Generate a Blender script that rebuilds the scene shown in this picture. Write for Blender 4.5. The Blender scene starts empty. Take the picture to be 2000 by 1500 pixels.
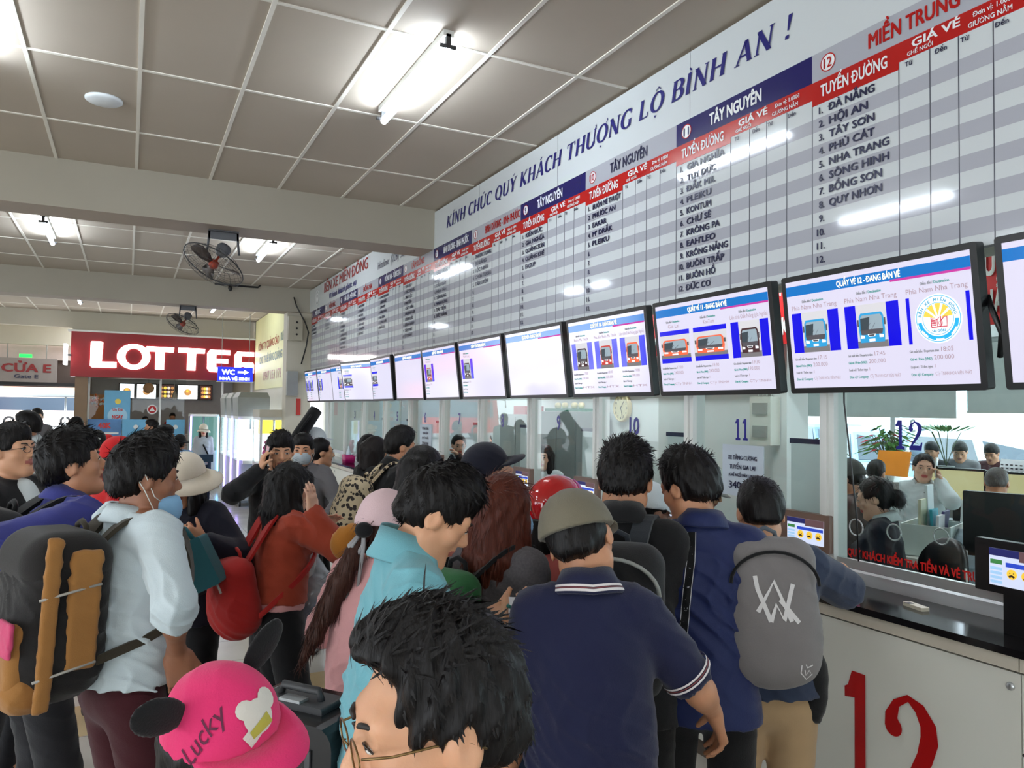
import bpy, math, random, unicodedata
import numpy as np
from mathutils import Vector, Matrix
from mathutils.bvhtree import BVHTree

RES = 1.0            # mesh fineness of the figures (1 = full)
random.seed(7)
rng = np.random.default_rng(11)
SC = bpy.context.scene
COL = SC.collection

# ---------------------------------------------------------------- camera, world, exposure
H = 1.845            # eye height of the phone
D = 2.78             # distance from the camera axis origin to the counter front / fare board plane
ZC = 3.905           # ceiling
FPX = 1481.6
_yaw, _pit, _rol = [math.radians(a) for a in (26.826, 1.996, 0.751)]
_f = np.array([math.sin(_yaw)*math.cos(_pit), math.cos(_yaw)*math.cos(_pit), math.sin(_pit)])
_r = np.array([math.cos(_yaw), -math.sin(_yaw), 0.0])
_u = np.cross(_r, _f)
CR = math.cos(_rol)*_r + math.sin(_rol)*_u
CU = -math.sin(_rol)*_r + math.cos(_rol)*_u
CF = _f
CAM = np.array([0.0, 0.0, H])
cam_d = bpy.data.cameras.new('camera')
cam = bpy.data.objects.new('camera', cam_d)
COL.objects.link(cam)
cam_d.sensor_width = 36.0
cam_d.lens = FPX/2000*36.0
cam_d.clip_start = 0.02
cam.matrix_world = Matrix(((CR[0], CU[0], -CF[0], 0), (CR[1], CU[1], -CF[1], 0), (CR[2], CU[2], -CF[2], H), (0, 0, 0, 1)))
SC.camera = cam

SC.view_settings.view_transform = 'Standard'
SC.view_settings.look = 'None'
SC.view_settings.gamma = 1.0
SC.view_settings.use_curve_mapping = False
SC.view_settings.exposure = 0.55
SC.cycles.use_denoising = True
SC.cycles.max_bounces = 7
SC.cycles.diffuse_bounces = 4
SC.cycles.glossy_bounces = 3
SC.cycles.transmission_bounces = 5
SC.cycles.transparent_max_bounces = 12
SC.cycles.caustics_reflective = False
SC.cycles.caustics_refractive = False
SC.cycles.sample_clamp_indirect = 4.0

W = bpy.data.worlds.new('world')
SC.world = W
W.use_nodes = True
_bg = W.node_tree.nodes['Background']
_bg.inputs[0].default_value = (0.86, 0.93, 1.0, 1)
_bg.inputs[1].default_value = 4.0
TUBE = 52.0          # strength of the fluorescent tubes

def at(px, py, depth):
    """point seen at a place of the 2000x1500 frame, at a real depth along the view axis"""
    return CAM + depth*(CF + CR*((px-1000)/FPX) - CU*((py-750)/FPX))

# ---------------------------------------------------------------- materials
def lin(c):
    return tuple(((v/255.0)/12.92 if v/255.0 <= 0.04045 else ((v/255.0+0.055)/1.055)**2.4) for v in c)

_mats = {}
def mat(name, rgb, rough=0.6, metal=0.0, spec=0.5, noise=0.08, nscale=6.0, bump=0.0, bscale=60.0, coat=0.0, sheen=0.0):
    if name in _mats: return _mats[name]
    m = bpy.data.materials.new(name); m.use_nodes = True
    nt = m.node_tree; b = nt.nodes['Principled BSDF']
    c = lin(rgb)
    b.inputs['Base Color'].default_value = (*c, 1)
    b.inputs['Roughness'].default_value = rough
    b.inputs['Metallic'].default_value = metal
    b.inputs['Specular IOR Level'].default_value = spec
    if coat: b.inputs['Coat Weight'].default_value = coat; b.inputs['Coat Roughness'].default_value = 0.06
    if sheen: b.inputs['Sheen Weight'].default_value = sheen
    tc = None
    if noise or bump:
        tc = nt.nodes.new('ShaderNodeTexCoord')
    if noise:
        n = nt.nodes.new('ShaderNodeTexNoise'); n.inputs['Scale'].default_value = nscale; n.inputs['Detail'].default_value = 4
        nt.links.new(tc.outputs['Object'], n.inputs['Vector'])
        mx = nt.nodes.new('ShaderNodeMix'); mx.data_type = 'RGBA'
        mx.inputs[6].default_value = tuple(max(0, v*(1-noise*1.6)) for v in c)+(1,)
        mx.inputs[7].default_value = tuple(min(1, v*(1+noise*1.6)) for v in c)+(1,)
        nt.links.new(n.outputs['Fac'], mx.inputs[0]); nt.links.new(mx.outputs[2], b.inputs['Base Color'])
    if bump:
        n2 = nt.nodes.new('ShaderNodeTexNoise'); n2.inputs['Scale'].default_value = bscale; n2.inputs['Detail'].default_value = 3
        nt.links.new(tc.outputs['Object'], n2.inputs['Vector'])
        bp = nt.nodes.new('ShaderNodeBump'); bp.inputs['Strength'].default_value = bump; bp.inputs['Distance'].default_value = 0.01
        nt.links.new(n2.outputs['Fac'], bp.inputs['Height']); nt.links.new(bp.outputs['Normal'], b.inputs['Normal'])
    _mats[name] = m
    return m

def emat(name, rgb, strength=1.0, gloss=False):
    if name in _mats: return _mats[name]
    m = bpy.data.materials.new(name); m.use_nodes = True
    nt = m.node_tree; b = nt.nodes['Principled BSDF']
    c = lin(rgb)
    b.inputs['Base Color'].default_value = (*[v*0.15 for v in c], 1) if gloss else (*[v*0.5 for v in c], 1)
    b.inputs['Roughness'].default_value = 0.12 if gloss else 0.5
    b.inputs['Emission Color'].default_value = (*c, 1)
    b.inputs['Emission Strength'].default_value = strength
    _mats[name] = m
    return m

def glassmat(name, tint=(225, 238, 232), refl=0.025, rough=0.0):
    """thin clear pane: mostly see-through, with a mirror part that grows towards grazing angles"""
    if name in _mats: return _mats[name]
    m = bpy.data.materials.new(name); m.use_nodes = True
    nt = m.node_tree; nt.nodes.clear()
    o = nt.nodes.new('ShaderNodeOutputMaterial')
    t = nt.nodes.new('ShaderNodeBsdfTransparent'); t.inputs[0].default_value = (*lin(tint), 1)
    g = nt.nodes.new('ShaderNodeBsdfGlossy'); g.inputs['Roughness'].default_value = rough
    ge = nt.nodes.new('ShaderNodeNewGeometry'); dt = nt.nodes.new('ShaderNodeVectorMath'); dt.operation = 'DOT_PRODUCT'
    nt.links.new(ge.outputs['Normal'], dt.inputs[0]); nt.links.new(ge.outputs['Incoming'], dt.inputs[1])
    def M(op, a, b):
        n = nt.nodes.new('ShaderNodeMath'); n.operation = op
        for k, v in enumerate((a, b)):
            if v is None: continue
            if isinstance(v, (int, float)): n.inputs[k].default_value = v
            else: nt.links.new(v, n.inputs[k])
        return n.outputs[0]
    c1 = M('SUBTRACT', 1.0, M('ABSOLUTE', dt.outputs['Value'], None)); fac = M('ADD', M('MULTIPLY', M('POWER', c1, 5.0), 0.9), refl)
    mx = nt.nodes.new('ShaderNodeMixShader')
    nt.links.new(fac, mx.inputs[0])
    nt.links.new(t.outputs[0], mx.inputs[1]); nt.links.new(g.outputs[0], mx.inputs[2]); nt.links.new(mx.outputs[0], o.inputs[0])
    _mats[name] = m
    return m

# ---------------------------------------------------------------- scene bookkeeping
def tag(o, label=None, cat=None, group=None, kind=None):
    if label: o['label'] = label
    if cat: o['category'] = cat
    if group: o['group'] = group
    if kind: o['kind'] = kind
    return o

def thing(name, label, cat, loc=(0, 0, 0), group=None):
    o = bpy.data.objects.new(name, None); COL.objects.link(o)
    o.empty_display_size = 0.1
    o.location = tuple(float(v) for v in loc)
    return tag(o, label, cat, group)

def wloc(o):
    p = Vector((0, 0, 0))
    while o is not None:
        p = p + o.location; o = o.parent
    return p

def link_mesh(name, verts, faces, mats, parent=None, midx=None, smooth=False, kind=None):
    """verts are in world coordinates; the object's origin sits at its parent's origin"""
    me = bpy.data.meshes.new(name)
    off = np.array(wloc(parent)) if parent is not None else np.zeros(3)
    v = np.asarray(verts, float).reshape(-1, 3) - off
    if isinstance(faces, np.ndarray) and faces.ndim == 2:
        me.vertices.add(len(v)); me.vertices.foreach_set('co', v.astype(np.float32).ravel())
        n, k = faces.shape
        me.loops.add(n*k); me.loops.foreach_set('vertex_index', faces.astype(np.int32).ravel())
        me.polygons.add(n); me.polygons.foreach_set('loop_start', np.arange(0, n*k, k, dtype=np.int32))
        try: me.polygons.foreach_set('loop_total', np.full(n, k, dtype=np.int32))
        except Exception: pass
        me.update(calc_edges=True)
    else:
        me.from_pydata([tuple(p) for p in v], [], [tuple(f) for f in faces])
    if not isinstance(mats, (list, tuple)): mats = [mats]
    for m in mats: me.materials.append(m)
    if midx is not None: me.polygons.foreach_set('material_index', np.asarray(midx, dtype=np.int32))
    if smooth is True: me.polygons.foreach_set('use_smooth', np.ones(len(me.polygons), dtype=bool))
    elif smooth is not False: me.polygons.foreach_set('use_smooth', np.asarray(smooth, dtype=bool))
    me.validate(); me.update()
    o = bpy.data.objects.new(name, me); COL.objects.link(o)
    if parent is not None: o.parent = parent
    if kind: o['kind'] = kind
    return o

def nrm(v):
    v = np.asarray(v, float); return v/(np.linalg.norm(v)+1e-12)

class MB:
    """collects simple shapes into one mesh"""
    def __init__(s): s.v = []; s.f = []; s.m = []; s.s = []
    def add(s, vs, fs, m=0, smooth=False):
        b = len(s.v); s.v += [tuple(float(c) for c in p) for p in vs]
        for f in fs: s.f.append(tuple(i+b for i in f)); s.m.append(m); s.s.append(smooth)
        return s
    def box(s, lo, hi, m=0):
        (a, b, c), (d, e, f) = lo, hi
        return s.add([(a,b,c),(d,b,c),(d,e,c),(a,e,c),(a,b,f),(d,b,f),(d,e,f),(a,e,f)],
                     [(0,3,2,1),(4,5,6,7),(0,1,5,4),(1,2,6,5),(2,3,7,6),(3,0,4,7)], m)
    def obox(s, c, R, half, m=0, bev=0.0):
        """oriented box, rows of R are its axes; bev chamfers all edges along the first two axes"""
        c = np.asarray(c, float); R = np.asarray(R, float); hx, hy, hz = half
        if bev <= 0:
            P = [c+R[0]*x*hx+R[1]*y*hy+R[2]*z*hz for z in (-1,1) for x, y in ((-1,-1),(1,-1),(1,1),(-1,1))]
            return s.add(P, [(0,3,2,1),(4,5,6,7),(0,1,5,4),(1,2,6,5),(2,3,7,6),(3,0,4,7)], m)
        ring = []
        for cx, cy, a0 in ((1,1,0),(-1,1,90),(-1,-1,180),(1,-1,270)):
            for k in range(5):
                a = math.radians(a0+k*22.5)
                ring.append((cx*(hx-bev)+bev*math.cos(a), cy*(hy-bev)+bev*math.sin(a)))
        return s.prism([c+R[0]*x+R[1]*y-R[2]*hz for x, y in ring], R[2]*2*hz, m)
    def prism(s, base, ext, m=0, smooth=False):
        n = len(base); base = [np.asarray(p, float) for p in base]; ext = np.asarray(ext, float)
        vs = base+[p+ext for p in base]
        fs = [tuple(range(n-1, -1, -1)), tuple(range(n, 2*n))]+[(i, (i+1) % n, (i+1) % n+n, i+n) for i in range(n)]
        return s.add(vs, fs, m, smooth)
    def loft(s, rings, m=0, smooth=True, caps=True, closed=True):
        n = len(rings[0]); b = []
        vs = [p for r in rings for p in r]; fs = []
        for k in range(len(rings)-1):
            for i in range(n if closed else n-1):
                j = (i+1) % n
                fs.append((k*n+i, k*n+j, (k+1)*n+j, (k+1)*n+i))
        if caps and closed:
            fs.append(tuple(range(n-1, -1, -1))); fs.append(tuple((len(rings)-1)*n+i for i in range(n)))
        return s.add(vs, fs, m, smooth)
    def tube(s, pts, rad, n=8, m=0, caps=True, flat=None):
        """tube through points; rad number or list; flat=(axis vector, factor) squashes it"""
        pts = [np.asarray(p, float) for p in pts]; k = len(pts)
        rad = [rad]*k if np.isscalar(rad) else rad
        rings = []; up = None
        for i in range(k):
            t = nrm(pts[min(i+1, k-1)]-pts[max(i-1, 0)])
            if up is None:
                up = np.array([0, 0, 1.0]) if abs(t[2]) < 0.9 else np.array([1.0, 0, 0])
            a = nrm(np.cross(t, up)); b = np.cross(a, t); up = b
            ring = [pts[i]+rad[i]*(math.cos(2*math.pi*j/n)*a+math.sin(2*math.pi*j/n)*b) for j in range(n)]
            if flat is not None:
                ax = nrm(flat[0]); ring = [p-ax*np.dot(p-pts[i], ax)*(1-flat[1]) for p in ring]
            rings.append(ring)
        return s.loft(rings, m, True, caps)
    def cyl(s, a, b, r, n=16, m=0, r2=None):
        return s.tube([a, b], [r, r if r2 is None else r2], n, m)
    def lathe(s, o, axis, prof, n=20, m=0, caps=True):
        """prof: list of (radius, height) along axis from o"""
        o = np.asarray(o, float); ax = nrm(axis)
        a = nrm(np.cross(ax, (0, 0, 1) if abs(ax[2]) < 0.9 else (1, 0, 0))); b = np.cross(ax, a)
        rings = [[o+ax*h+r*(math.cos(2*math.pi*j/n)*a+math.sin(2*math.pi*j/n)*b) for j in range(n)] for r, h in prof]
        return s.loft(rings, m, True, caps)
    def ball(s, c, R, rad, n=14, k=10, m=0):
        c = np.asarray(c, float); R = np.asarray(R, float); rings = []
        for i in range(k+1):
            t = -math.pi/2+math.pi*i/k; q = max(math.cos(t), 1e-3)
            rings.append([c+R[0]*rad[0]*q*math.cos(2*math.pi*j/n)+R[1]*rad[1]*q*math.sin(2*math.pi*j/n)+R[2]*rad[2]*math.sin(t) for j in range(n)])
        return s.loft(rings, m)
    def quad(s, a, b, c, d, m=0): return s.add([a, b, c, d], [(0, 1, 2, 3)], m)
    def build(s, name, mats, parent=None, kind=None):
        return link_mesh(name, s.v, s.f, mats, parent, s.m, s.s, kind)

I3 = np.eye(3)
def rotz(a): c, q = math.cos(a), math.sin(a); return np.array([[c, q, 0], [-q, c, 0], [0, 0, 1.0]])   # rows = axes

# ---------------------------------------------------------------- lettering
_tcache = {}
def text2d(s, bold=0.0, shear=0.0):
    """flat triangles/quads of a word at size 1, baseline at y=0, left edge at x=0"""
    key = (s, bold, shear)
    if key in _tcache: return _tcache[key]
    horn = [c in 'ƠỜỚỞỢỠơờớởợỡ' for c in s]
    if 'Đ' in s or 'đ' in s or any(horn):         # letters the built-in font lacks or fills: add the bar or the horn by hand
        t0 = ''.join(unicodedata.normalize('NFC', unicodedata.normalize('NFD', c).replace('\u031b', '')) if h_ else c for c, h_ in zip(s, horn)).replace('Đ', 'D').replace('đ', 'd')
        v, f = text2d(t0, bold, shear); v = v.copy(); f = list(f)
        for i, c in enumerate(s):
            if not (c in 'Đđ' or horn[i]): continue
            xe = text2d(t0[:i+1], bold, shear)[0][:, 0].max(); wq = text2d(t0[i], bold, shear)[0][:, 0].max(); xs = xe-wq
            n = len(v); h = .075+bold*1.4
            if horn[i]:
                y = .62 if c.isupper() else .42
                q = [(xe-.10, y), (xe-.02, y-.02), (xe+.07, y+.10), (xe+.05, y+.20), (xe-.02, y+.18), (xe+.0, y+.10)]
            else:
                x0, x1, y0 = (xs-.09, xs+wq*.5, .33) if c == 'Đ' else (xs+wq*.45, xs+wq*1.15, .58)
                q = [(x0, y0), (x1, y0), (x1, y0+h), (x0, y0+h)]
            v = np.vstack([v, [(a+shear*b, b, .0021) for a, b in q]]); f.append(tuple(range(n, n+len(q))))
        _tcache[key] = (v, f)
        return v, f
    cu = bpy.data.curves.new('t', 'FONT'); cu.body = s; cu.size = 1.0; cu.shear = shear
    cu.resolution_u = 2; cu.fill_mode = 'FRONT'
    o = bpy.data.objects.new('t', cu)
    me = o.to_mesh()
    v = np.array([p.co[:3] for p in me.vertices], float).reshape(-1, 3); f = [tuple(p.vertices) for p in me.polygons]
    o.to_mesh_clear(); bpy.data.objects.remove(o); bpy.data.curves.remove(cu)
    if len(v): v = v-np.array([v[:, 0].min(), 0, 0])
    if bold > 0 and len(v):                        # heavier stems: the same glyphs laid over themselves, slightly shifted
        n = len(v); sh_ = [(a*bold*1.25, b*bold*.8) for a, b in ((-1, -1), (1, -1), (1, 1), (-1, 1), (0, 0))]
        v = np.vstack([v+np.array((q[0]+bold*1.25, q[1], .0004*kk)) for kk, q in enumerate(sh_)]); f = [tuple(i+k*n for i in t) for k in range(5) for t in f]
    _tcache[key] = (v, f)
    return v, f

def put_text(mb, s, o, right, up, height, width=None, m=0, bold=0.0, shear=0.0, align='L'):
    """letters of cap height `height` at o; width fits the word by condensing it"""
    v, f = text2d(s, bold, shear)
    if not len(v): return 0
    k = height/0.73
    w0 = v[:, 0].max()*k
    kx = k*(width/w0) if width else k
    w = v[:, 0].max()*kx
    dx = {'L': 0, 'C': -w/2, 'R': -w}[align]
    o = np.asarray(o, float); right = np.asarray(right, float); up = np.asarray(up, float)
    nz = np.cross(right, up)
    mb.add([o+right*(p[0]*kx+dx)+up*p[1]*k+nz*p[2] for p in v], f, m)
    return w

def stroke(mb, pts, w, o, right, up, m=0):
    """flat band of width w (number or list) through 2-D points"""
    pts = [np.asarray(p, float) for p in pts]; n = len(pts); L = []; Rr = []
    ws = [w]*n if np.isscalar(w) else w
    o = np.asarray(o, float); right = np.asarray(right, float); up = np.asarray(up, float)
    for i in range(n):
        t = pts[min(i+1, n-1)]-pts[max(i-1, 0)]; t = t/(np.linalg.norm(t)+1e-9); q = np.array([-t[1], t[0]])*ws[i]/2
        L.append(pts[i]+q); Rr.append(pts[i]-q)
    P = L+Rr; mb.k = getattr(mb, 'k', 0)+1; o = o+np.cross(right, up)/max(1e-9, np.linalg.norm(np.cross(right, up)))*.0003*(mb.k % 9)
    mb.add([o+right*p[0]+up*p[1] for p in P], [(i, n+i, n+i+1, i+1) for i in range(n-1)], m)

def poly(mb, pts, o, right, up, m=0):
    o = np.asarray(o, float); right = np.asarray(right, float); up = np.asarray(up, float)
    mb.add([o+right*p[0]+up*p[1] for p in pts], [tuple(range(len(pts)))], m)

def disc(mb, c, r, o, right, up, m=0, n=28, r0=0.0):
    a = [2*math.pi*i/n for i in range(n)]
    if r0 <= 0: poly(mb, [(c[0]+r*math.cos(t), c[1]+r*math.sin(t)) for t in a], o, right, up, m)
    else:
        P = [(c[0]+r*math.cos(t), c[1]+r*math.sin(t)) for t in a]+[(c[0]+r0*math.cos(t), c[1]+r0*math.sin(t)) for t in a]
        o = np.asarray(o, float); right = np.asarray(right, float); up = np.asarray(up, float)
        mb.add([o+right*p[0]+up*p[1] for p in P], [(i, (i+1) % n, n+(i+1) % n, n+i) for i in range(n)], m)

# serif capitals drawn as strokes in a 0..1 high box: (width, [(points, weight)]) ; B = stem, T = hairline
_B, _T = 0.185, 0.08
def _stem(x, y0=0, y1=1, w=_B, s=0.11):
    return [([(x, y0), (x, y1)], w), ([(x-s, y0+.02), (x+s, y0+.02)], .045), ([(x-s, y1-.02), (x+s, y1-.02)], .045)]
def _arc(cx, cy, rx, ry, a0, a1, w0, w1, n=14):
    P = []; Wd = []
    for i in range(n+1):
        t = math.radians(a0+(a1-a0)*i/n); P.append((cx+rx*math.cos(t), cy+ry*math.sin(t)))
        q = abs(math.cos(t)); Wd.append(w0+(w1-w0)*q)
    return (P, Wd)
SERIF = {
 'K': (.78, _stem(.15)+[([(.2, .42), (.62, .97)], _T), ([(.3, .52), (.66, .02)], _B), ([(.5, .98), (.74, .98)], .045), ([(.54, .02), (.78, .02)], .045)]),
 'I': (.36, _stem(.18)),
 'N': (.82, _stem(.15, w=_T)+_stem(.67, w=_T)+[([(.12, .98), (.67, .02)], _B)]),
 'H': (.82, _stem(.15)+_stem(.66)+[([(.15, .5), (.66, .5)], _T)]),
 'C': (.74, [_arc(.42, .5, .31, .47, 50, 310, _T, _B), ([(.66, .98), (.66, .70)], .05)]),
 'U': (.80, _stem(.15, .3)[0:1]+[([(.04, .98), (.26, .98)], .045), ([(.55, .98), (.77, .98)], .045), ([(.66, .98), (.66, .32)], _T), _arc(.405, .32, .255, .29, 180, 360, .09, _B)]),
 'Q': (.86, [_arc(.43, .5, .33, .47, 0, 360, _T, _B, 24), ([(.4, .12), (.6, -.02), (.84, -.14)], [.05, .12, .05])]),
 'O': (.86, [_arc(.43, .5, .33, .47, 0, 360, _T, _B, 24)]),
 'Y': (.76, [([(.12, .98), (.38, .45)], _B), ([(.66, .98), (.38, .45)], _T), ([(.38, .48), (.38, .02)], _B), ([(.27, .02), (.49, .02)], .045), ([(.0, .98), (.24, .98)], .045), ([(.54, .98), (.76, .98)], .045)]),
 'A': (.80, [([(.12, .02), (.41, .98)], _T), ([(.39, .98), (.68, .02)], _B), ([(.22, .34), (.56, .34)], _T), ([(.0, .02), (.24, .02)], .045), ([(.56, .02), (.80, .02)], .045)]),
 'T': (.74, [([(.37, .02), (.37, .98)], _B), ([(.04, .96), (.70, .96)], .07), ([(.05, .97), (.05, .76)], .05), ([(.69, .97), (.69, .76)], .05), ([(.26, .02), (.48, .02)], .045)]),
 'G': (.82, [_arc(.43, .5, .33, .47, 50, 300, _T, _B), ([(.68, .98), (.68, .70)], .05), ([(.66, .04), (.66, .42)], _B*.8), ([(.5, .42), (.78, .42)], .045)]),
 'L': (.66, _stem(.15)+[([(.15, .03), (.58, .03)], .06), ([(.58, .02), (.60, .26)], .05)]),
 'B': (.72, _stem(.15)+[([(.15, .97), (.36, .97)], _T), ([(.15, .52), (.38, .52)], _T), ([(.15, .03), (.38, .03)], _T), _arc(.36, .745, .22, .225, 90, -90, _T, _B), _arc(.38, .275, .25, .245, 90, -90, _T, _B)]),
 'E': (.68, _stem(.15)+[([(.15, .97), (.58, .97)], _T), ([(.15, .52), (.46, .52)], _T), ([(.15, .03), (.60, .03)], _T), ([(.58, .98), (.58, .78)], .05), ([(.61, .02), (.61, .25)], .05), ([(.46, .62), (.46, .42)], .05)]),
 '!': (.30, [([(.15, .98), (.15, .34)], [.17, .06]), ([(.15, .15), (.15, .0)], .15)]),
}
ACC = {"'": [([(.0, .10), (.14, .24)], .07)], '`': [([(.0, .24), (.14, .10)], .07)], '^': [([(-.10, .08), (.05, .22), (.20, .08)], .06)],
       '.': [([(.0, -1.22), (.1, -1.22)], .10)], '+': [([(.30, -.02), (.38, .10), (.34, .22)], .06)], '?': [([(0, .1), (.07, .17), (.08, .26), (-.02, .28)], .05)]}
def serif_text(mb, toks, o, right, up, h, m=0, shear=0.0, kx=1.0, gap=0.06, space=0.38):
    """toks: list of letters with their marks, e.g. "I'" ; ' ' is a gap. returns the width"""
    o = np.asarray(o, float); right = np.asarray(right, float); up = np.asarray(up, float)
    u2 = up+right*shear; x = 0.0
    for t in toks:
        if t == ' ': x += space; continue
        w, st = SERIF[t[0]]
        for P, wd in st: stroke(mb, [(p[0]+x, p[1]) for p in P], wd, o, right*h*kx, u2*h, m)
        for a in t[1:]:
            for P, wd in ACC[a]: stroke(mb, [(p[0]+x+w/2-.07, p[1]+1.0) for p in P], wd, o, right*h*kx, u2*h, m)
        x += w+gap
    return x*h*kx
def bold_one(mb, x0, o, right, up, h, w, m=0):
    P = [(0, .86), (.10, .88), (.22, 1.0), (.62, 1.0), (.62, .12), (.86, .10), (.86, 0), (.06, 0), (.06, .10), (.30, .12), (.30, .80), (0, .78)]
    poly2(mb, [(x0+p[0]*w, p[1]*h) for p in P], o, right, up, m)
def poly2(mb, pts, o, right, up, m=0):
    """concave outline, triangulated"""
    from mathutils.geometry import tessellate_polygon
    tri = tessellate_polygon([[Vector((p[0], p[1], 0)) for p in pts]])
    o = np.asarray(o, float); right = np.asarray(right, float); up = np.asarray(up, float)
    mb.add([o+right*p[0]+up*p[1] for p in pts], [tuple(t) for t in tri], m)
def bold_two(mb, x0, o, right, up, h, w, m=0):
    def P(x, y): return (x0+x*w, y*h)
    pts = [P(.16, .70), P(.13, .78), P(.22, .88), P(.42, .945), P(.62, .90), P(.76, .80), P(.78, .70), P(.70, .56), P(.50, .38), P(.26, .20), P(.12, .08)]
    stroke(mb, pts, [.30*w, .22*w, .13*w, .11*w, .20*w, .27*w, .29*w, .26*w, .19*w, .14*w, .11*w], o, right, up, m)
    disc(mb, P(.17, .70), .15*w, np.asarray(o)+np.cross(right, up)*.0012, right, up, m)
    poly2(mb, [P(.04, 0), P(.88, 0), P(.95, .27), P(.85, .27), P(.78, .16), P(.16, .16), P(.04, .08)], o, right, up, m)
# ================================================================= the hall
def struct(mb, name, mats): return mb.build(name, mats, kind='structure')
XL, YB, YF = -9.0, -7.0, 19.25       # left side, back, far wall
m_tile = mat('ceiling_board', (182, 171, 157), 0.75, noise=0.05, nscale=1.3)
m_tbar = mat('ceiling_grid', (232, 228, 218), 0.45, noise=0.04)
m_wall = mat('cream_paint', (200, 194, 178), 0.6, noise=0.05, nscale=1.5)
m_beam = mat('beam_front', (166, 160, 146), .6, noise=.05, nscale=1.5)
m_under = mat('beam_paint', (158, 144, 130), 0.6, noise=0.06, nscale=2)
m_white = mat('white_paint', (226, 228, 224), 0.4, noise=0.03)
m_alu = mat('aluminium', (200, 203, 204), 0.32, metal=0.75, noise=0.04)
m_black = mat('black_plastic', (16, 16, 18), 0.35, noise=0.0)
m_dkgrey = mat('dark_grey', (52, 52, 54), 0.5)
m_grey = mat('grey_paint', (150, 153, 148), 0.5)

def floor_mat():
    m = bpy.data.materials.new('floor_tiles'); m.use_nodes = True; nt = m.node_tree; b = nt.nodes['Principled BSDF']
    tc = nt.nodes.new('ShaderNodeTexCoord'); mp = nt.nodes.new('ShaderNodeMapping')
    mp.inputs['Location'].default_value = (-0.11, -0.39, 0)
    br = nt.nodes.new('ShaderNodeTexBrick'); br.offset = 0.0; br.squash = 1.0
    br.inputs['Scale'].default_value = 1.0; br.inputs['Brick Width'].default_value = 0.5; br.inputs['Row Height'].default_value = 0.5
    br.inputs['Mortar Size'].default_value = 0.0022; br.inputs['Mortar Smooth'].default_value = 0.1
    br.inputs['Color1'].default_value = (*lin((226, 221, 211)), 1); br.inputs['Color2'].default_value = (*lin((220, 215, 204)), 1)
    br.inputs['Mortar'].default_value = (*lin((92, 88, 82)), 1)
    no = nt.nodes.new('ShaderNodeTexNoise'); no.inputs['Scale'].default_value = 1.7; no.inputs['Detail'].default_value = 6
    mx = nt.nodes.new('ShaderNodeMix'); mx.data_type = 'RGBA'; mx.blend_type = 'MULTIPLY'; mx.inputs[0].default_value = 0.35
    nt.links.new(tc.outputs['Object'], mp.inputs[0]); nt.links.new(mp.outputs[0], br.inputs[0]); nt.links.new(tc.outputs['Object'], no.inputs['Vector'])
    nt.links.new(br.outputs['Color'], mx.inputs[6]); nt.links.new(no.outputs['Fac'], mx.inputs[7]); nt.links.new(mx.outputs[2], b.inputs['Base Color'])
    ra = nt.nodes.new('ShaderNodeMapRange'); ra.inputs[3].default_value = 0.10; ra.inputs[4].default_value = 0.26
    nt.links.new(no.outputs['Fac'], ra.inputs[0]); nt.links.new(ra.outputs[0], b.inputs['Roughness'])
    b.inputs['Specular IOR Level'].default_value = 0.6
    return m
mb = MB(); mb.box((XL-9, YB-3, -0.1), (D+0.05, YF+10, 0)); struct(mb, 'floor', floor_mat())
m_beige = mat('beige_tile', (205, 182, 140), 0.22, noise=0.06)
mb = MB(); mb.box((XL, 4.9, 0.0), (D+.03, 5.39, 0.0015)); struct(mb, 'floor_border', m_beige)

mb = MB()
mb.box((XL, YB, ZC), (D+0.3, YF, ZC+0.1), 0)
for k in range(-16, 5):
    x = 0.61+0.6*k
    if x < XL: continue
    for y0, y1 in ((YB, 7.32), (7.74, 13.33), (13.75, YF)): mb.box((x-0.012, y0, ZC-0.007), (x+0.012, y1, ZC+0.01), 1)
for k in range(-10, 13):
    y = 5.13+1.2*k
    if y > YF or 7.3 < y < 7.76 or 13.3 < y < 13.77: continue
    mb.box((XL, y-0.012, ZC-0.006), (D, y+0.012, ZC+0.01), 1)
struct(mb, 'ceiling', [m_tile, m_tbar])
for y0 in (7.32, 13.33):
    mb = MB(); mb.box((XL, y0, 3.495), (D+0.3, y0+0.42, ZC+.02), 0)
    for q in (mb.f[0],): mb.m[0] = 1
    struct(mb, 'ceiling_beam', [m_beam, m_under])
# far wall: above the restaurant and over the gate; opening for the shop front and the gate
mb = MB()
mb.box((-1.13, YF, 3.44), (2.72, YF+0.2, ZC)); mb.box((XL, YF, 3.55), (-1.13, YF+0.2, ZC))
struct(mb, 'wall_far', m_wall)
mb = MB(); mb.box((2.70, YF-5.5, 0), (2.9, YF-.02, ZC-.01)); struct(mb, 'wall_side', m_wall)
mb = MB(); mb.box((XL-1.5, 21.7, 3.3), (-1.1, 22.0, ZC+.4), 0); mb.box((XL-1.5, 22.05, 2.95), (-1.1, 22.3, 3.35), 1); mb.box((XL-1.5, YF+.2, ZC), (-1.1, 22.4, ZC+.1), 0)
struct(mb, 'gate_lintel', [m_wall, mat('pinkish_paint', (214, 196, 190), .6)])
mb = MB(); mb.box((XL-.2, 7.5, 0), (XL, YF, ZC+.1)); mb.box((XL-.2, YB, 3.2), (XL, 7.5, ZC+.1))  # unseen wall; its opening is shaped to light counter fronts and people
for y in (-7, -2.2, 2.6): mb.box((XL-.2, y, 0), (XL, y+.5, 3.2))
struct(mb, 'wall_left', m_wall)
mb = MB(); mb.box((XL, YB-.2, 2.3), (9.5, YB, ZC+.1)); mb.box((D, YB-.2, 0), (9.5, YB, 3.3))  # unseen wall; low openings added as daylight fill for people's backs
for x in (-9, -5.2, -1.4): mb.box((x, YB-.2, 0), (x+1.6, YB, 2.3))
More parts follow.
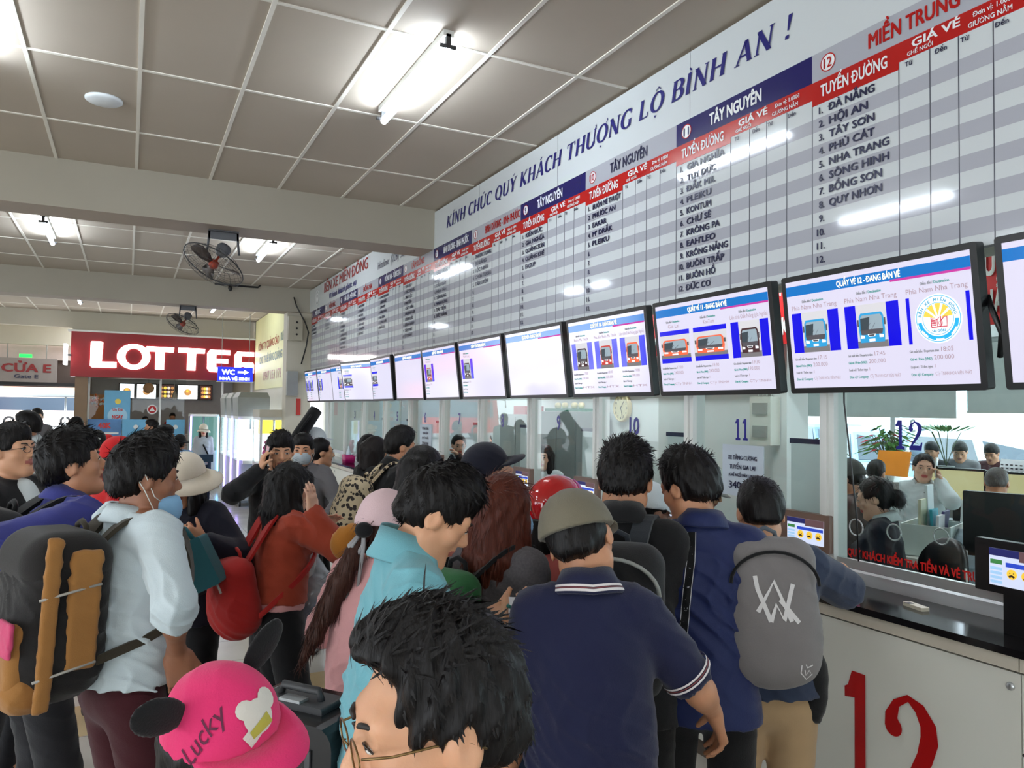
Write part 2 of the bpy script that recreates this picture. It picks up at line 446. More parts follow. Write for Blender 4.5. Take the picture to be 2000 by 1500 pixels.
struct(mb, 'wall_back', m_wall)
# wall carrying the fare board, above the booths
mb = MB(); mb.box((D+0.045, YB, 2.50), (D+0.35, YF-5.45, ZC+.05), 0); struct(mb, 'wall_right', m_wall)
# corner pier where the board ends
mb = MB(); mb.box((D-0.36, 13.42, 0), (D+0.06, 13.74, 3.5)); struct(mb, 'column', m_wall)

# ---------------------------------------------------------------- fluorescent lamps
e_tube = emat('tube_light', (232, 244, 255), TUBE)
def lamp(x, y, label, ln=1.2, z=ZC, grp='fluorescent tubes under the hall ceiling', em=None):
    t = thing('fluorescent_lamp', label, 'lamp', (x, y+ln/2, z), grp)
    mb = MB(); mb.box((x-.03, y, z-.035), (x+.03, y+ln, z)); mb.build('lamp_housing', m_white, t)
    for yy in (y+.012, y+ln-.012):
        mb = MB(); mb.obox((x, yy, z-.06), I3, (.014, .012, .04)); mb.cyl((x-.045, yy, z-.085), (x+.045, yy, z-.085), .012, 8); mb.build('lamp_bracket', m_dkgrey, t)
    mb = MB(); mb.cyl((x, y+.03, z-.105), (x, y+ln-.03, z-.105), .022, 12); mb.build('tube', em or e_tube, t)
    return t
lamp(1.5, 3.78, 'lit white fluorescent tube on the ceiling nearest the fare board')
lamp(-.87, 4.15, 'lit fluorescent tube at the top left corner of the picture')
lamp(-.87, 9.55, 'lit fluorescent tube behind the first beam, far left')
lamp(1.5, 9.35, 'lit fluorescent tube behind the first beam, beside the ceiling fan')
lamp(-.87, 15.6, 'lit fluorescent tube behind the second beam, left of the small fan')
lamp(1.5, 15.6, 'lit fluorescent tube behind the second beam, right of the small fan')
for x, y in ((1.5, -1.2), (-.87, -1.2), (-3.3, 4.0), (-3.3, 9.5), (-3.3, -1.2), (-5.7, 4.0), (-5.7, 9.5), (-5.7, -1.2), (-3.3, 15.5)):
    lamp(x, y, 'lit fluorescent tube on the hall ceiling outside the picture')
mb = MB(); mb.lathe((-.2, 5.75, ZC), (0, 0, -1), [(.115, 0), (.115, .012), (.10, .022), (.02, .026)], 24)
tag(mb.build('ceiling_speaker', mat('speaker_white', (226, 232, 236), .4)), 'round white ceiling disc left of the lit tube', 'ceiling speaker')

# ---------------------------------------------------------------- fans on the beams
def fan(x, y, z, label, r, tilt, yaw):
    t = thing('ceiling_fan', label, 'fan', (x, y, z), 'caged fans under the beams')
    g = mat('fan_grey', (92, 94, 98), .45)
    mb = MB(); w = r*.46
    mb.box((x-w, y-.05, z-.012), (x+w, y+.05, z))
    for sx in (-1, 1):
        mb.loft([[(x+sx*w*a, y-.006, z-b) , (x+sx*w*a+sx*.02, y-.006, z-b), (x+sx*w*a+sx*.02, y+.006, z-b), (x+sx*w*a, y+.006, z-b)] for a, b in ((.86, 0), (.9, r*.35), (1.0, r*.75))])
    mb.box((x-w, y-.006, z-r*.28), (x+w, y+.006, z-.01)); mb.build('bracket', g, t)
    c = np.array([x, y, z-r*.62]); a = rotz(yaw)
    ax = nrm(-a[1]*math.sin(tilt)*.75-a[0]*math.sin(tilt)*.9-np.array([0, 0, math.cos(tilt)]))
    mb = MB(); mb.lathe(c-ax*r*.22, ax, [(.02, 0), (r*.2, .02), (r*.24, r*.15), (r*.2, r*.36), (r*.1, r*.46), (.02, r*.5)], 16); mb.build('motor', g, t)
    hub = c+ax*r*.62
    mb = MB(); mb.cyl(c+ax*r*.2, hub+ax*.02, r*.04, 8); mb.lathe(hub-ax*.03, ax, [(.01, 0), (r*.15, .0), (r*.15, .05), (.02, .07)], 14); mb.build('hub', mat('fan_hub_red', (150, 52, 30), .45), t)
    e1 = nrm(np.cross(ax, (0, 0, 1))); e2 = np.cross(ax, e1)
    for k in range(3):
        th = 2*math.pi*k/3+.4; u = e1*math.cos(th)+e2*math.sin(th); v = np.cross(ax, u); rings = []
        for f, wd, tw in ((.14, .07, .5), (.4, .2, .42), (.75, .24, .3), (.9, .15, .25)):
            d1 = v*math.cos(tw)+ax*math.sin(tw); n1 = np.cross(u, d1)
            p = hub+u*r*f; rings.append([p-d1*r*wd, p+n1*.003, p+d1*r*wd, p-n1*.003])
        MB().loft(rings).build('blade', mat('fan_blade', (70, 60, 56), .5), t)
    mb = MB()
    for rr, dz in ((1.0, 0), (.98, .03), (.72, .075), (.42, .09), (.72, -.07), (.42, -.09)):
        P = [hub+ax*dz+(e1*math.cos(a_)+e2*math.sin(a_))*r*rr for a_ in np.linspace(0, 2*math.pi, 29)]
        mb.tube(P, .006 if rr > .99 else .0018, 6)
    for k in range(24):
        th = 2*math.pi*k/24; u = e1*math.cos(th)+e2*math.sin(th)
        for sg in (1, -1): mb.tube([hub+ax*.095*sg+u*r*.2, hub+ax*.07*sg+u*r*.72, hub+u*r], .0013, 4)
    mb.build('cage', mat('fan_wire', (64, 64, 66), .4, metal=.4), t)
fan(.76, 7.56, 3.495, 'grey caged fan under the nearer ceiling beam', .29, .5, -.2)
fan(.84, 13.52, 3.495, 'grey caged fan under the second beam, above the red sign', .27, .5, -.1)
t = thing('camera_rail', 'black rail with a small black camera on the second beam', 'security camera', (1.55, 13.28, 3.82))
mb = MB(); a = np.array([1.22, 13.3, 3.865]); b = np.array([1.9, 13.3, 3.86]); mb.cyl(a, b, .016, 8); mb.cyl(b, b+(.05, .02, .05), .012, 8); mb.build('rail', m_black, t)
mb = MB(); mb.lathe((1.46, 13.28, 3.85), (0, -.3, -1), [(.01, 0), (.03, .01), (.035, .05), (.02, .09), (.005, .1)], 12); mb.build('camera_head', m_black, t)
mb = MB(); P = [(D-.28, 13.3, 3.74), (D-.24, 13.28, 3.6), (D-.08, 13.27, 3.3), (D-.02, 13.3, 3.15), (D-.05, 13.33, 2.9), (D-.12, 13.36, 2.6)]; mb.tube(P, .012, 6)
tag(mb.build('power_cable', m_black), 'black cable running down the corner where the board ends', 'cable')
def switchbox(x0, x1, y, z0, z1, label, holes, m):
    t = thing('junction_box', label, 'electrical box', ((x0+x1)/2, y, z0))
    mb = MB(); mb.obox(((x0+x1)/2, y-.05, (z0+z1)/2), np.array([[1, 0, 0], [0, 0, 1], [0, -1, 0.]]), ((x1-x0)/2, (z1-z0)/2, .05), bev=.01); mb.build('box_body', m, t)
    if holes:
        for k in range(3): MB().cyl(((x0+x1)/2+.02, y-.1, z0+(z1-z0)*(.25+.25*k)), ((x0+x1)/2+.02, y-.108, z0+(z1-z0)*(.25+.25*k)), .018, 12).build('knob', m_black, t)
    return t
switchbox(2.42, 2.66, 13.40, 3.0, 3.42, 'cream metal box with three dark holes on the corner pier', True, mat('box_cream', (176, 170, 152), .5))
switchbox(2.42, 2.60, 13.40, 2.05, 2.47, 'plain grey electrical box lower on the corner pier', False, m_grey)
mb = MB(); mb.box((2.60, 13.39, 1.72), (2.67, 13.42, 2.0)); tag(mb.build('wall_notice', mat('red_card', (188, 52, 44), .5)), 'small red card on the pier under the grey box', 'notice')

# yellow advertising board on the side wall past the column
t = thing('advertising_board', 'pale yellow advertising board on the side wall beside the red sign', 'advertising board', (2.69, 16.3, 2.1))
R_, U_ = np.array([0, -1.0, 0]), np.array([0, 0, 1.0])
mb = MB(); mb.box((2.68, 13.76, 2.25), (2.699, 18.9, ZC-.02)); mb.build('panel', mat('pale_yellow', (226, 222, 168), .5, noise=.10, nscale=.6), t)
mb = MB(); put_text(mb, 'CÔNG TY QUẢNG CÁO', (2.676, 18.4, 3.14), R_, U_, .17, 2.7, bold=.01); mb.build('red_lettering', mat('ad_red', (176, 66, 40), .5), t)
mb = MB(); put_text(mb, 'DƯƠNG CƯỜNG', (2.676, 15.5, 3.17), R_, U_, .17, 1.6, bold=.01); put_text(mb, 'CHO THUÊ BẢNG QUẢNG CÁO', (2.676, 18.2, 2.83), R_, U_, .17, 3.5, bold=.01); mb.build('blue_lettering', mat('ad_blue', (108, 140, 146), .5), t)
mb = MB(); put_text(mb, '0947 153 173', (2.676, 17.6, 2.44), R_, U_, .2, 2.2, bold=.01); mb.build('pink_lettering', mat('ad_pink', (196, 150, 130), .5), t)

# ---------------------------------------------------------------- fare board
m_b1 = mat('board_white', (206, 212, 215), .07, spec=.6, noise=0, coat=.3)
m_b2 = mat('board_grey', (172, 174, 184), .07, spec=.6, noise=0, coat=.3)
m_bred = mat('board_red', (178, 24, 22), .13, noise=0, coat=.3)
m_bblue = mat('board_blue', (26, 24, 92), .13, noise=0, coat=.3)
m_btxt = mat('board_ink', (26, 28, 66), .3, noise=0)
m_bwhite = mat('board_letter_white', (238, 240, 242), .3, noise=0)
m_bline = mat('board_line', (70, 72, 84), .3, noise=0)
PITCH = .9716
def sec_y(k): return 2.463+(12-k)*PITCH          # far (left) edge of section k
ROUTES = {12: (['ĐÀ NẴNG', 'HỘI AN', 'TÂY SƠN', 'PHÙ CÁT', 'NHA TRANG', 'SÔNG HINH', 'BỒNG SƠN', 'QUY NHƠN'], 'MIỀN TRUNG'),
          11: (['GIA NGHĨA', 'TUY ĐỨC', 'ĐẮK MIL', 'PLEIKU', 'KONTUM', 'CHƯ SÊ', 'KRÔNG PA', "EAH'LEO", 'KRÔNG NĂNG', 'BUÔN TRẤP', 'BUÔN HỒ', 'ĐỨC CƠ'], 'TÂY NGUYÊN'),
          10: (['BUÔN MÊ THUỘT', 'PHƯỚC AN', 'EAKAR', "M' DRẮK", 'PLEIKU'], 'TÂY NGUYÊN'),
          9: (['KIẾN ĐỨC', 'GIA NGHĨA', 'QUẢNG SƠN', 'QUẢNG KHÊ', 'EASUP'], 'TÂY NGUYÊN'),
          8: (['PHƯỚC LONG', 'BÙ ĐĂNG', 'LỘC NINH', 'CHƠN THÀNH', 'TÂN UYÊN'], 'BÌNH DƯƠNG - BÌNH PHƯỚC'),
          7: (['DẦU TIẾNG', 'BẾN CÁT', 'DẦU GIÂY', 'MINH TÂN', 'TÂN HƯNG', 'MINH HƯNG', 'TÀI TIẾN', 'ĐỨC THẮNG'], 'BÌNH DƯƠNG - BÌNH PHƯỚC'),
          6: (['ĐÀ LẠT', 'ĐỨC TRỌNG', 'BẢO LỘC', 'ĐẠ TẺH', 'CÁT TIÊN', 'PHƯƠNG LÂM', 'XUÂN LỘC', 'ĐỊNH QUÁN', 'TÂN PHÚ', 'DI LINH'], 'LÂM ĐỒNG'),
          5: (['LONG KHÁNH', 'XUÂN LỘC', 'CẨM MỸ', 'VŨNG TÀU', 'BÀ RỊA', 'LONG HẢI', 'ĐẤT ĐỎ'], 'ĐỒNG NAI - VŨNG TÀU'),
          4: (['BIÊN HÒA', 'TÂN HÒA', 'HỐ NAI', 'TRẢNG BOM', 'DẦU GIÂY', 'GIA KIỆM', 'PHÚ TÚC'], 'ĐỒNG NAI'),
          3: (['HÀ NỘI', 'VINH', 'HUẾ', 'ĐÀ NẴNG', 'TAM KỲ', 'QUẢNG NGÃI', 'BÌNH ĐỊNH', 'PHÚ YÊN', 'NINH HÒA'], 'HÀ NỘI - MIỀN BẮC'),
          2: (['THANH HÓA', 'NGHỆ AN', 'HÀ TĨNH'], 'MIỀN BẮC'), 1: (['HÀ NỘI', 'NAM ĐỊNH', 'THÁI BÌNH'], 'MIỀN BẮC'), 13: ([], 'MIỀN TRUNG')}
Z_TITLE1, Z_TITLE0, Z_RED, Z_REDP, Z_BOT = 3.50, 3.37, 3.26, 3.29, 2.50
xb = D
for k in range(13, 0, -1):
    y0 = sec_y(k); y1 = y0-PITCH
    names, title = ROUTES[k]
    blue = (k % 2 == 1) and k != 13
    t = thing('fare_board', 'glossy fare board panel number %d headed %s' % (k, title) if k < 13 else 'fare board panel at the far right edge past number 12', 'fare board', (xb, (y0+y1)/2, Z_BOT), 'numbered fare board panels above the booths')
    mb = MB()
    rowh = (Z_RED-Z_BOT)/12.25
    mb.box((xb, y1, Z_BOT-.03), (xb+.04, y0, Z_TITLE1), 0)
    zt = Z_REDP
    edges = [Z_REDP-.035]+[Z_RED-rowh*(i+1) for i in range(12)]
    for i in range(12):
        if i % 2 == 1: mb.quad((xb-.0008, y0, Z_RED-rowh*i), (xb-.0008, y1, Z_RED-rowh*i), (xb-.0008, y1, Z_RED-rowh*(i+1)), (xb-.0008, y0, Z_RED-rowh*(i+1)), 1)
    mb.build('panel', [m_b1, m_b2], t)
    mb = MB(); mb.box((xb-.0020, y1, Z_TITLE0), (xb, y0, Z_TITLE1)); mb.build('title_strip', m_bblue if blue else m_b2, t)
    ys = y0-.44                                                     # end of the route column
    mb = MB(); mb.box((xb-.0022, ys, Z_RED), (xb, y0, Z_TITLE0)); mb.box((xb-.0022, y1, Z_REDP), (xb, ys, Z_TITLE0)); mb.build('red_header', m_bred, t)
    mb = MB()
    for i, yy in enumerate((y0, y0-.44, y0-.575, y0-.69, y0-.82)): mb.box((xb-.0016, yy-.0018, Z_BOT-.02), (xb, yy+.0018, Z_RED if i == 0 else Z_REDP))
    mb.build('column_lines', m_bline, t)
    xt = xb-.004
    mb = MB()
    for i in range(12):
        zb = Z_RED-rowh*(i+1)+rowh*.24
        s = '%d.' % (i+1)
        if k >= 3 or i < 3:
            w = put_text(mb, s, (xt, y0-.028-(.012 if i < 9 else 0), zb), R_, U_, rowh*.52, bold=.022)
            if i < len(names): put_text(mb, names[i], (xt, y0-.095, zb), R_, U_, rowh*.56, min(.042*len(names[i])*.80, .33), bold=.026)
    if not blue: put_text(mb, title, (xt, y0-.30, Z_TITLE0+.035), R_, U_, .066, .40 if len(title) < 14 else .66, m=1 if k in (12, 8, 4, 2, 6) else 0, bold=.026)
    for yy in (y0-.47, y0-.70): put_text(mb, 'Từ', (xt, yy, Z_REDP-.032), R_, U_, .02, bold=.01); put_text(mb, 'Đến', (xt, yy-.13, Z_REDP-.032), R_, U_, .02, bold=.01)
    mb.build('dark_lettering', [m_btxt, m_bred], t)
    mb = MB()
    if blue: put_text(mb, title, (xt, y0-.28, Z_TITLE0+.035), R_, U_, .066, .38 if len(title) < 14 else .62, bold=.028)
    put_text(mb, 'TUYẾN ĐƯỜNG', (xt, y0-.05, Z_RED+.03), R_, U_, .055, .34, bold=.018)
    put_text(mb, 'GIÁ VÉ', (xt, y0-.50, Z_REDP+.036), R_, U_, .034, .20, bold=.02)
    put_text(mb, 'GHẾ NGỒI', (xt, y0-.48, Z_REDP+.008), R_, U_, .017, .11, bold=.012); put_text(mb, 'GIƯỜNG NẰM', (xt, y0-.73, Z_REDP+.010), R_, U_, .02, .16, bold=.012)
    put_text(mb, 'Đơn vị: 1.000đ', (xt, y0-.75, Z_REDP+.045), R_, U_, .02, .15, bold=.01)
    mb.build('white_lettering', m_bwhite, t)
    cy, cz = y0-.09, (Z_TITLE0+Z_TITLE1)/2
    mb = MB(); disc(mb, (0, 0), .038, (xb-.0035, cy, cz), R_, U_, 0); disc(mb, (0, 0), .041, (xb-.0045, cy, cz), R_, U_, 1, r0=.036)
    put_text(mb, str(k), (xb-.0055, cy, cz-.024), R_, U_, .048, .022*len(str(k)), 1 if not blue else 2, bold=.01, align='C'); mb.build('number_badge', [m_bwhite, m_bred, m_bblue], t)
# greeting strips above
def strip(y0, y1, label, name):
    t = thing(name, label, 'banner', (xb, (y0+y1)/2, Z_TITLE1))
    mb = MB(); mb.box((xb, y1, Z_TITLE1), (xb+.04, y0, ZC-.022)); mb.build('panel', m_b1, t); return t
t = strip(7.32, sec_y(13)-PITCH, 'pale strip with the blue greeting along the top of the fare board', 'greeting_banner')
mb = MB()
gt = ['K', "I'", 'N', 'H', ' ', 'C', 'H', "U'", 'C', ' ', 'Q', 'U', "Y'", ' ', 'K', 'H', "A'", 'C', 'H', ' ', 'T', 'H', 'U+', 'O+.', 'N', 'G', ' ', 'L', 'O^.', ' ', 'B', 'I`', 'N', 'H', ' ', 'A', 'N', ' ', '!']
wd = serif_text(MB(), gt, (0, 0, 0), R_, U_, 1, kx=1)
HGT = .115
serif_text(mb, gt, (xt, 6.98, 3.645), R_, U_, HGT, shear=.22, kx=(6.98-2.58)/wd/HGT)
mb.build('greeting_lettering', mat('greeting_blue', (34, 32, 110), .3, noise=0), t)
mb = MB()
for yy in (1.85, 3.32, 4.8, 6.2): mb.box((xb-.001, yy-.001, Z_TITLE1), (xb, yy+.001, ZC))
mb.build('panel_joint', m_bline, t)
t = strip(13.33, 7.74, 'pale strip with the red station name beyond the first beam', 'station_name_banner')
mb = MB(); put_text(mb, 'BẾN XE MIỀN ĐÔNG', (xt, 12.25, 3.70), R_, U_, .16, 2.5, bold=.012); mb.build('red_lettering', mat('name_red', (150, 40, 36), .35, noise=0), t)
mb = MB(); put_text(mb, 'Vì hành khách phục vụ', (xt, 11.9, 3.56), R_, U_, .09, 1.6, m=0, bold=.015, shear=.2); put_text(mb, 'Hotline: (028) 3898 4441', (xt, 9.3, 3.60), R_, U_, .10, 1.5, m=1, bold=.0, shear=.15)
mb.build('dark_lettering', [mat('greeting_blue', (34, 32, 110)), m_btxt], t)
mb = MB(); disc(mb, (0, 0), .13, (xt, 12.75, 3.68), R_, U_, 0, r0=.115); disc(mb, (0, 0), .08, (xt, 12.75, 3.68), R_, U_, 0, r0=.06)
poly(mb, [(-.05, -.05), (.05, -.05), (.05, .03), (0, -.01), (-.05, .03)], (xt, 12.75, 3.68), R_, U_); mb.build('emblem', m_bwhite, t)
# ================================================================= counters, booths, televisions
m_panel = mat('counter_panel', (226, 226, 216), .3, noise=.04, nscale=1.2)
m_trim = mat('counter_trim', (214, 206, 190), .35, noise=.04)
m_skirt = mat('counter_skirting', (84, 72, 62), .5)
m_stone = mat('black_stone', (22, 20, 22), .12, noise=.25, nscale=60)
m_red = mat('sign_red', (176, 10, 14), .3, noise=0)
for k in range(14, 0, -1):
    y0 = 2.56+(12-k)*.9716-.02; y1 = y0-.9716
    t = thing('counter_cabinet', 'pale counter front under booth %d%s' % (k, ' carrying a big red %d' % k if k in (12, 3) else ''), 'counter', (D, (y0+y1)/2, 0), 'counter fronts in one row')
    mb = MB(); mb.box((D, y1+.002, .10), (D+.30, y0-.002, .955)); mb.build('front_panel', m_panel, t)
    mb = MB(); mb.box((D-.012, y1+.002, .965), (D+.30, y0-.002, 1.018)); mb.build('trim_band', m_trim, t)
    mb = MB(); mb.box((D+.03, y1, 0), (D+.30, y0, .10)); mb.build('skirting', m_skirt, t)
    mb = MB()
    mb.lathe((D, y1+.035, .905), (-1, 0, 0), [(.014, 0), (.014, .006), (.009, .009), (.002, .01)], 14); mb.build('lock', m_alu, t)
    mb = MB()
    if k == 12:
        o = (D-.004, 2.29, .22)
        bold_one(mb, 0, o, R_, U_, .54, .165); bold_two(mb, .19, o, R_, U_, .54, .25)
    else:
        put_text(mb, str(k), (D-.004, (y0+y1)/2+.08, .42), R_, U_, .36, .16 if k < 10 else .3, bold=.03, align='C')
    mb.build('number', m_red, t)
mb = MB(); mb.box((D-.035, -.4, 1.018), (3.16, 13.28, 1.045)); tag(mb.build('worktop', m_stone), 'long black stone worktop running along all the booths', 'worktop')
mb = MB(); mb.box((3.105, -.4, 1.045), (3.155, 13.28, 1.10)); tag(mb.build('metal_rail', mat('rail_white', (222, 224, 226), .3, metal=.15)), 'aluminium rail along the clerks edge of the black worktop', 'rail')

GX = 2.96
def post_y(k): return 2.515+(12-k)*.985
m_glass = glassmat('booth_glass', (242, 248, 246), .02)
m_num = mat('glass_blue', (22, 20, 132), .3, noise=0)
m_paper = mat('paper', (226, 228, 232), .7, noise=.02)
for k in range(14, 1, -1):
    yl, yr = post_y(k), post_y(k-0)-.985
    mb = MB(); mb.box((GX-.03, yl-.04, 1.045), (GX+.06, yl+.04, 2.55)); mb.box((GX-.045, yl-.012, 1.045), (GX-.03, yl+.012, 2.55)); struct(mb, 'column', m_white)
    mb = MB(); mb.box((GX-.003, yr+.03, 1.175), (GX+.003, yl-.03, 2.53), 0); mb.box((GX-.012, yr+.03, 1.15), (GX+.012, yl-.03, 1.19), 1)
    o = struct(mb, 'window_%d' % k, [m_glass, m_alu])
    if k <= 12 and k >= 3:
        mb = MB(); yc = 2.11+(12-k)*.977
        if k == 12:
            o = (GX-.005, yc+.065, 1.70); bold_one(mb, 0, o, R_, U_, .125, .05); bold_two(mb, .062, o, R_, U_, .125, .066)
        elif k == 11:
            o = (GX-.005, yc+.055, 1.70); bold_one(mb, 0, o, R_, U_, .115, .045); bold_one(mb, .055, o, R_, U_, .115, .045)
        else: put_text(mb, str(k), (GX-.005, yc, 1.70), R_, U_, .115, .055*len(str(k)), bold=.025, align='C')
        tag(mb.build('booth_number', m_num), 'blue number %d stuck on the booth glass' % k, 'number sign', group='blue numbers on the booth glass')
    if 4 <= k <= 11:
        yn = post_y(k)-.985
        t = thing('notice_sheet', 'hanging route sheet with a dark top bar inside booth %d' % k, 'notice', (GX+.05, yn+.15, 1.3), 'route sheets hanging inside the booth glass')
        mb = MB(); mb.box((GX+.03, yn+.06, 1.28), (GX+.034, yn+.27, 1.71)); mb.build('sheet', m_paper, t)
        mb = MB(); mb.box((GX+.025, yn+.055, 1.70), (GX+.04, yn+.275, 1.725)); mb.build('top_bar', mat('navy_bar', (26, 26, 70), .4), t)
mb = MB(); mb.box((GX-.06, -.4, 2.53), (GX+.09, 13.3, 2.60)); struct(mb, 'window_header', m_alu)
# warning strip on the glass of booth 12
mb = MB(); put_text(mb, 'QUÝ KHÁCH KIỂM TRA TIỀN VÀ VÉ TRƯỚC KHI RỜI QUẦY', (GX-.006, 2.42, 1.205), R_, U_, .035, .88, bold=.03)
tag(mb.build('warning_lettering', mat('warn_red', (206, 28, 24), .4, noise=0)), 'red warning lettering low on the glass of booth 12', 'lettering')
# paper notices
def notice(y0, y1, z0, z1, lines, label):
    t = thing('paper_notice', label, 'notice', (GX-.008, (y0+y1)/2, z0))
    mb = MB(); mb.box((GX-.010, y1, z0), (GX-.006, y0, z1)); mb.build('sheet', mat('bluish_paper', (196, 208, 220), .6, noise=.02), t)
    mb = MB()
    for s, z, h, w in lines: put_text(mb, s, (GX-.012, (y0+y1)/2, z), R_, U_, h, w, bold=.014, align='C')
    mb.build('lettering', m_btxt, t)
notice(3.235, 2.93, 1.40, 1.675, [('XE TĂNG CƯỜNG', 1.595, .024, .215), ('TUYẾN GIA LAI', 1.545, .024, .19), ('(GHẾ NGỒI MÁY LẠNH)', 1.505, .016, .2), ('340.000', 1.44, .04, .2)], 'bluish paper notice headed XE TĂNG CƯỜNG on the glass of booth 11')
notice(8.12, 7.76, 1.42, 1.68, [('XE TĂNG CƯỜNG', 1.62, .026, .2), ('QUA ĐÊM', 1.57, .026, .16), ('(GHẾ NGỒI)', 1.52, .02, .2), ('220.000', 1.45, .035, .2)], 'pale paper notice taped under the number 6 on glass')

# rating tablets standing at the glass
e_scr = emat('tablet_screen', (214, 224, 250), .66, True)
def tablet(y0, y1, z0, z1, label, frame, faces=True):
    t = thing('rating_tablet', label, 'tablet', (GX-.03, (y0+y1)/2, 1.045), 'customer rating tablets at the glass')
    mb = MB(); mb.obox((GX-.035, (y0+y1)/2, (z0+z1)/2), np.array([R_, U_, [-1, 0, 0.]]), ((y0-y1)/2, (z1-z0)/2, .018), bev=.006); mb.build('frame', frame, t)
    mb = MB(); mb.box((GX-.045, (y0+y1)/2-.05, 1.045), (GX-.025, (y0+y1)/2+.05, z0+.01)); mb.build('stand', m_black, t)
    a0, a1, b0, b1 = y0-.055, y1+.055 if not faces else y1+.03, z0+.028, z1-.03
    x = GX-.0545
    mb = MB(); mb.quad((x, a0, b0), (x, a1, b0), (x, a1, b1), (x, a0, b1)); sc = mb.build('screen', e_scr, t)
    w, h = a0-a1, b1-b0; o = (x-.001, a0, b0); o2 = (x-.002, a0, b0)
    mb = MB(); poly(mb, [(0, .80*h), (.5*w, .80*h), (.5*w, h), (0, h)], o, R_, U_, 0); poly(mb, [(.5*w, .72*h), (w, .72*h), (w, h), (.5*w, h)], o, R_, U_, 1)
    poly(mb, [(0.02*w, .58*h), (.22*w, .58*h), (.22*w, .70*h), (.02*w, .70*h)], o, R_, U_, 2); poly(mb, [(.28*w, .54*h), (.98*w, .54*h), (.98*w, .66*h), (.28*w, .66*h)], o, R_, U_, 3)
    for i in range(4): poly(mb, [(0.02*w, (.06+.12*i)*h), (.22*w, (.06+.12*i)*h), (.22*w, (.14+.12*i)*h), (.02*w, (.14+.12*i)*h)], o, R_, U_, 4)
    for cx in (.38, .62, .86):
        disc(mb, (cx*w, .36*h), .085*w, o, R_, U_, 5)
        for s in (-1, 1): disc(mb, ((cx+s*.03)*w, .39*h), .010*w, o2, R_, U_, 6, 8)
        stroke(mb, [((cx-.045)*w, .29*h), (cx*w, .325*h), ((cx+.045)*w, .29*h)], .008, o2, R_, U_, 6)
    mb.build('screen_content', [emat('t_navy', (30, 34, 96), 0.54), emat('t_photo', (110, 80, 84), 0.41), emat('t_green', (60, 130, 70), 0.54), emat('t_blue', (40, 70, 190), 0.61), emat('t_pale', (160, 200, 236), 0.61), emat('t_yellow', (246, 200, 66), 0.61), emat('t_dark', (60, 44, 30), 0.34)], sc)
m_brownf = mat('brown_frame', (122, 96, 84), .4)
for k in range(13, 2, -1):
    yy = 1.805+(12-k)*.975; dk = k in (12, 13)
    tablet(yy+(0 if k in (12,13) else .005), yy-.30, 1.19 if dk else 1.20, 1.385 if dk else 1.375, ('black' if dk else 'brown')+' framed rating tablet standing at the glass of booth %d' % k, m_black if dk else m_brownf)

# ---------------------------------------------------------------- televisions
e_tv = emat('tv_white', (226, 222, 244), .64, True)
e_tvd = emat('tv_warm_white', (206, 194, 196), .56, True)
e_hb = emat('tv_header', (18, 120, 206), .62, True)
e_pb = emat('tv_blue', (10, 4, 226), .68, True)
e_gr = emat('tv_grey_text', (120, 122, 128), .55)
e_wt = emat('tv_white_text', (250, 246, 210), .75)
e_mg = emat('tv_magenta', (190, 40, 150), .55)
e_tl = emat('tv_teal', (30, 140, 130), .55)
BUSM = {'red': emat('bus_red', (196, 52, 40), 0.54), 'orange': emat('bus_orange', (232, 96, 54), 0.58), 'blue': emat('bus_blue', (30, 150, 206), 0.58), 'dark': emat('bus_dark', (70, 30, 34), 0.37), 'glass': emat('bus_glass', (150, 168, 178), 0.51), 'dkglass': emat('bus_dkglass', (52, 66, 74), 0.41), 'sky': emat('bus_sky', (204, 202, 206), 0.58), 'road': emat('bus_road', (120, 116, 118), 0.48), 'grill': emat('bus_grill', (84, 80, 86), 0.41), 'lite': emat('bus_lite', (238, 240, 242), 0.65)}
BK = list(BUSM)
def bus_pic(mb, x0, y0, w, h, col, o, r, u, d):
    """a coach seen head-on, drawn in flat shapes"""
    def L(i): return np.asarray(o)-d*(.0008*(i+1))
    def q(i, a, b, c, e, m): poly(mb, [(x0+a*w, y0+b*h), (x0+c*w, y0+b*h), (x0+c*w, y0+e*h), (x0+a*w, y0+e*h)], L(i), r, u, BK.index(m))
    q(0, 0, 0, 1, 1, 'sky'); q(1, 0, 0, 1, .16, 'road'); q(1, 0, .8, 1, 1, 'sky')
    P = lambda pts, i, m: poly(mb, [(x0+a*w, y0+b*h) for a, b in pts], L(i), r, u, BK.index(m))
    P([(.10, .12), (.90, .12), (.93, .40), (.90, .72), (.84, .80), (.16, .80), (.10, .72), (.07, .40)], 2, col)
    P([(.13, .40), (.87, .40), (.85, .70), (.80, .75), (.20, .75), (.15, .70)], 3, 'glass')
    P([(.13, .40), (.40, .40), (.46, .70), (.15, .68)], 4, 'dkglass')
    P([(.16, .30), (.84, .30), (.88, .42), (.12, .42)], 4, 'grill')
    for a in (.12, .74): P([(a, .22), (a+.14, .22), (a+.14, .28), (a, .30)], 4, 'lite')
    P([(.40, .14), (.60, .14), (.60, .20), (.40, .20)], 4, 'lite'); P([(.40, .25), (.60, .25), (.64, .31), (.36, .31)], 5, 'lite'); P([(.42, .26), (.58, .26), (.60, .30), (.40, .30)], 6, 'grill')
    for a, b in ((.34, .62), (.5, .44)): stroke(mb, [(x0+a*w, y0+.41*h), (x0+(a+.14)*w, y0+.56*h)], .01*w, L(5), r, u, BK.index('grill'))
    for s in (.04, .92): P([(s, .5), (s+.05, .5), (s+.05, .66), (s, .66)], 4, 'grill')
TVW, TVH = .905, .535
